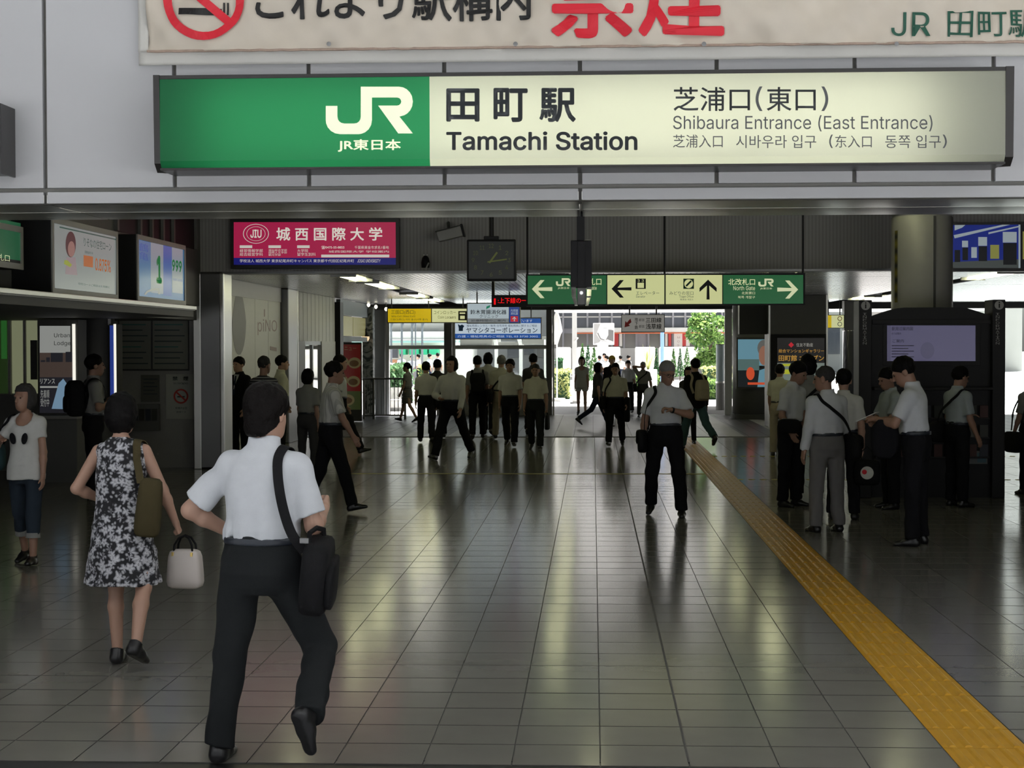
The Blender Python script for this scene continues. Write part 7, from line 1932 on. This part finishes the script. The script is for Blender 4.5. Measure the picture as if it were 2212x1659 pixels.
def fn(q):
    t = q.uniform(0, 1); return np.array((q.normal() * 0.22, q.normal() * 0.2, 0.05 + t * (OZ(785, Y) - 0.05)))
me = leaves(900, fn, 0.10, 8); obj('foliage', me, G5, gr); obj('planter', box(NB(), -0.5, 0.5, -0.4, 0.4, -0.02, OZ(835, Y), 0.03), M_CONC, gr)
hedge('yellow-green bush beside the ponytail woman outside', 905, 925, 790, 830, 60, 0.6, G4, 300, 0.05)
# concrete bench block outside the railing
Y = 49.5
cbk = tag(empty('concrete_block', (OX(855, Y), Y, 0)), 'rounded grey concrete block outside behind the railing', 'block'); obj('block_body', box(NB(), -0.19, 0.19, -0.25, 0.25, -0.02, OZ(862, Y), 0.05), M_CONC, cbk); obj('block_foot', box(NB(), -0.21, 0.21, -0.27, 0.27, -0.02, 0.08, 0.01), M_GREY, cbk)

# ------------------------------------------------------------------ left: pergola and shop with green awnings, station canopy
M_POST = mat('blue_grey_steel', (0.16, 0.18, 0.21, 1), rough=0.5); M_AWN = mat('green_awning', (0.02, 0.42, 0.22, 1), rough=0.7)
Y = 96.0
sh0, sh1 = OX(780, Y), OX(1010, Y); c = (sh0 + sh1) / 2
st = tag(empty('shop_building', (c, Y, 0)), 'white low shop building with green awnings seen through the left window', 'building')
obj('wall', box(NB(), sh0 - c, sh1 - c, 0, 8, 0, OZ(715, Y)), M_SIGNW, st); obj('roof_slab', box(NB(), sh0 - c - 0.5, sh1 - c + 0.5, -2.5, 8.5, OZ(736, Y), OZ(732, Y)), M_WHITE, st); obj('fascia_line', box(NB(), sh0 - c - 0.5, sh1 - c + 0.5, -2.55, -2.5, OZ(739, Y), OZ(736, Y)), mat('teal_line', (0.3, 0.6, 0.55, 1)), st)
obj('upper_storey', box(NB(), sh0 - c, sh1 - c, 1.0, 8, OZ(715, Y), OZ(640, Y)), M_CONC, st)
for p0, p1 in ((868, 881), (889, 909), (914, 927), (931, 950)):
    bm = NB(); prism(bm, [Vector((OX(p0, Y) - c, y, z)) for y, z in ((0, OZ(749, Y)), (-1.2, OZ(753, Y)), (-1.2, OZ(765, Y)), (0, OZ(765, Y)))], (OX(p1, Y) - OX(p0, Y), 0, 0)); bmesh.ops.recalc_face_normals(bm, faces=bm.faces[:]); obj('awning', bm, M_AWN, st)
obj('shop_window', box(NB(), OX(846, Y) - c, OX(860, Y) - c, -0.1, 0.0, OZ(772, Y), OZ(750, Y)), M_GL1, st); obj('fruit_stand', box(NB(), OX(846, Y) - c, OX(866, Y) - c, -1.6, -0.8, 0, OZ(775, Y), 0.1), mat('terracotta', (0.5, 0.25, 0.14, 1)), st)
Y = 70.0
pg = tag(empty('pergola', (OX(880, Y), Y, 0)), 'slim steel pergola posts with diagonal braces outside the left window', 'pergola')
xc = pg.location.x
for px in (845, 868, 890, 912):
    x = OX(px, Y) - xc; zt = OZ(688, Y)
    p_ = obj('post', cyl(NB(), (x, 0, 0), (x, 0, zt + 0.4), 0.045, n=8), M_POST, pg)
    obj('brace', cyl(NB(), (x, 0, zt - 0.35), (x + 0.28, 0, zt + 0.3), 0.03, n=8), M_POST, p_)
obj('rain_pipe', cyl(NB(), (OX(897, Y) - xc, 0.1, 0), (OX(897, Y) - xc, 0.1, OZ(690, Y)), 0.03, n=8), M_POST, pg); obj('roof_beam', box(NB(), OX(780, Y) - xc, OX(975, Y) - xc, -0.1, 1.5, OZ(688, Y) + 0.4, OZ(688, Y) + 0.5), M_WHITE, pg)
Y = 62.0
sc2 = tag(empty('bus_canopy', (OX(1085, Y), Y, 0)), 'low grey canopy on white posts seen through the right window bay', 'canopy')
xc = sc2.location.x
def S(px): return OX(px, Y) - xc
obj('left_roof', box(NB(), S(996), S(1066), -0.5, 5, OZ(746, Y), OZ(733, Y) + 0.1, 0.02), mat('canopy_grey', (0.22, 0.21, 0.19, 1), rough=0.6), sc2); obj('middle_roof', box(NB(), S(1076), S(1120), -0.2, 5, OZ(748, Y), OZ(738, Y), 0.02), MATS['canopy_grey'], sc2); obj('right_roof', box(NB(), S(1130), S(1196), -0.5, 5, OZ(744, Y), OZ(733, Y) + 0.1, 0.02), MATS['canopy_grey'], sc2)
for px in (1072, 1125):
    obj('post', box(NB(), S(px) - 0.06, S(px) + 0.06, -0.1, 0.1, 0, OZ(748, Y), 0.01), M_WHITE, sc2)
    bm = NB(); prism(bm, [Vector((S(px + a), -0.3, OZ(py, Y))) for a, py in ((-8, 730), (0, 730), (7, 750), (-2, 750))], (0, 0.3, 0)); bmesh.ops.recalc_face_normals(bm, faces=bm.faces[:]); obj('post_head', bm, M_SIGNW, sc2)
obj('edge_beam', box(NB(), S(983), S(1070), -0.6, -0.5, OZ(749, Y), OZ(746, Y)), M_SIGNW, sc2); obj('post', box(NB(), S(989), S(993), -0.6, -0.5, 0, OZ(733, Y)), M_SIGNW, sc2); obj('post', box(NB(), S(1176), S(1180), -0.6, -0.5, 0, OZ(733, Y)), M_SIGNW, sc2)
Y = 118.0
fb = tag(empty('far_building', (OX(1080, Y), Y, 0)), 'pale building with grey openings far behind the bus canopy', 'building')
xc = fb.location.x
obj('wall', box(NB(), OX(1012, Y) - xc, OX(1189, Y) - xc, 0, 10, 0, 24), M_CONC, fb); obj('opening', box(NB(), OX(1096, Y) - xc, OX(1122, Y) - xc, -0.1, 0.0, OZ(772, Y), OZ(751, Y)), M_GL1, fb); obj('opening', box(NB(), OX(1132, Y) - xc, OX(1153, Y) - xc, -0.1, 0.0, OZ(766, Y), OZ(751, Y)), M_GL1, fb); obj('opening', box(NB(), OX(1160, Y) - xc, OX(1175, Y) - xc, -0.1, 0.0, OZ(772, Y), OZ(751, Y)), M_GL2, fb)
rbx = tag(empty('side_building', (OX(1760, Y), Y, 0)), 'pale building glimpsed between the pillars at the right', 'building')
obj('wall', box(NB(), -3.2, 14, 0, 10, 0, 24), M_CONC, rbx)
for i in range(6):
    for z in (1.2, 4.2, 7.4): obj('window_pane', box(NB(), -2.8 + i * 2.7, -1 + i * 2.7, -0.1, 0.0, z, z + 1.8), M_GL1, rbx)
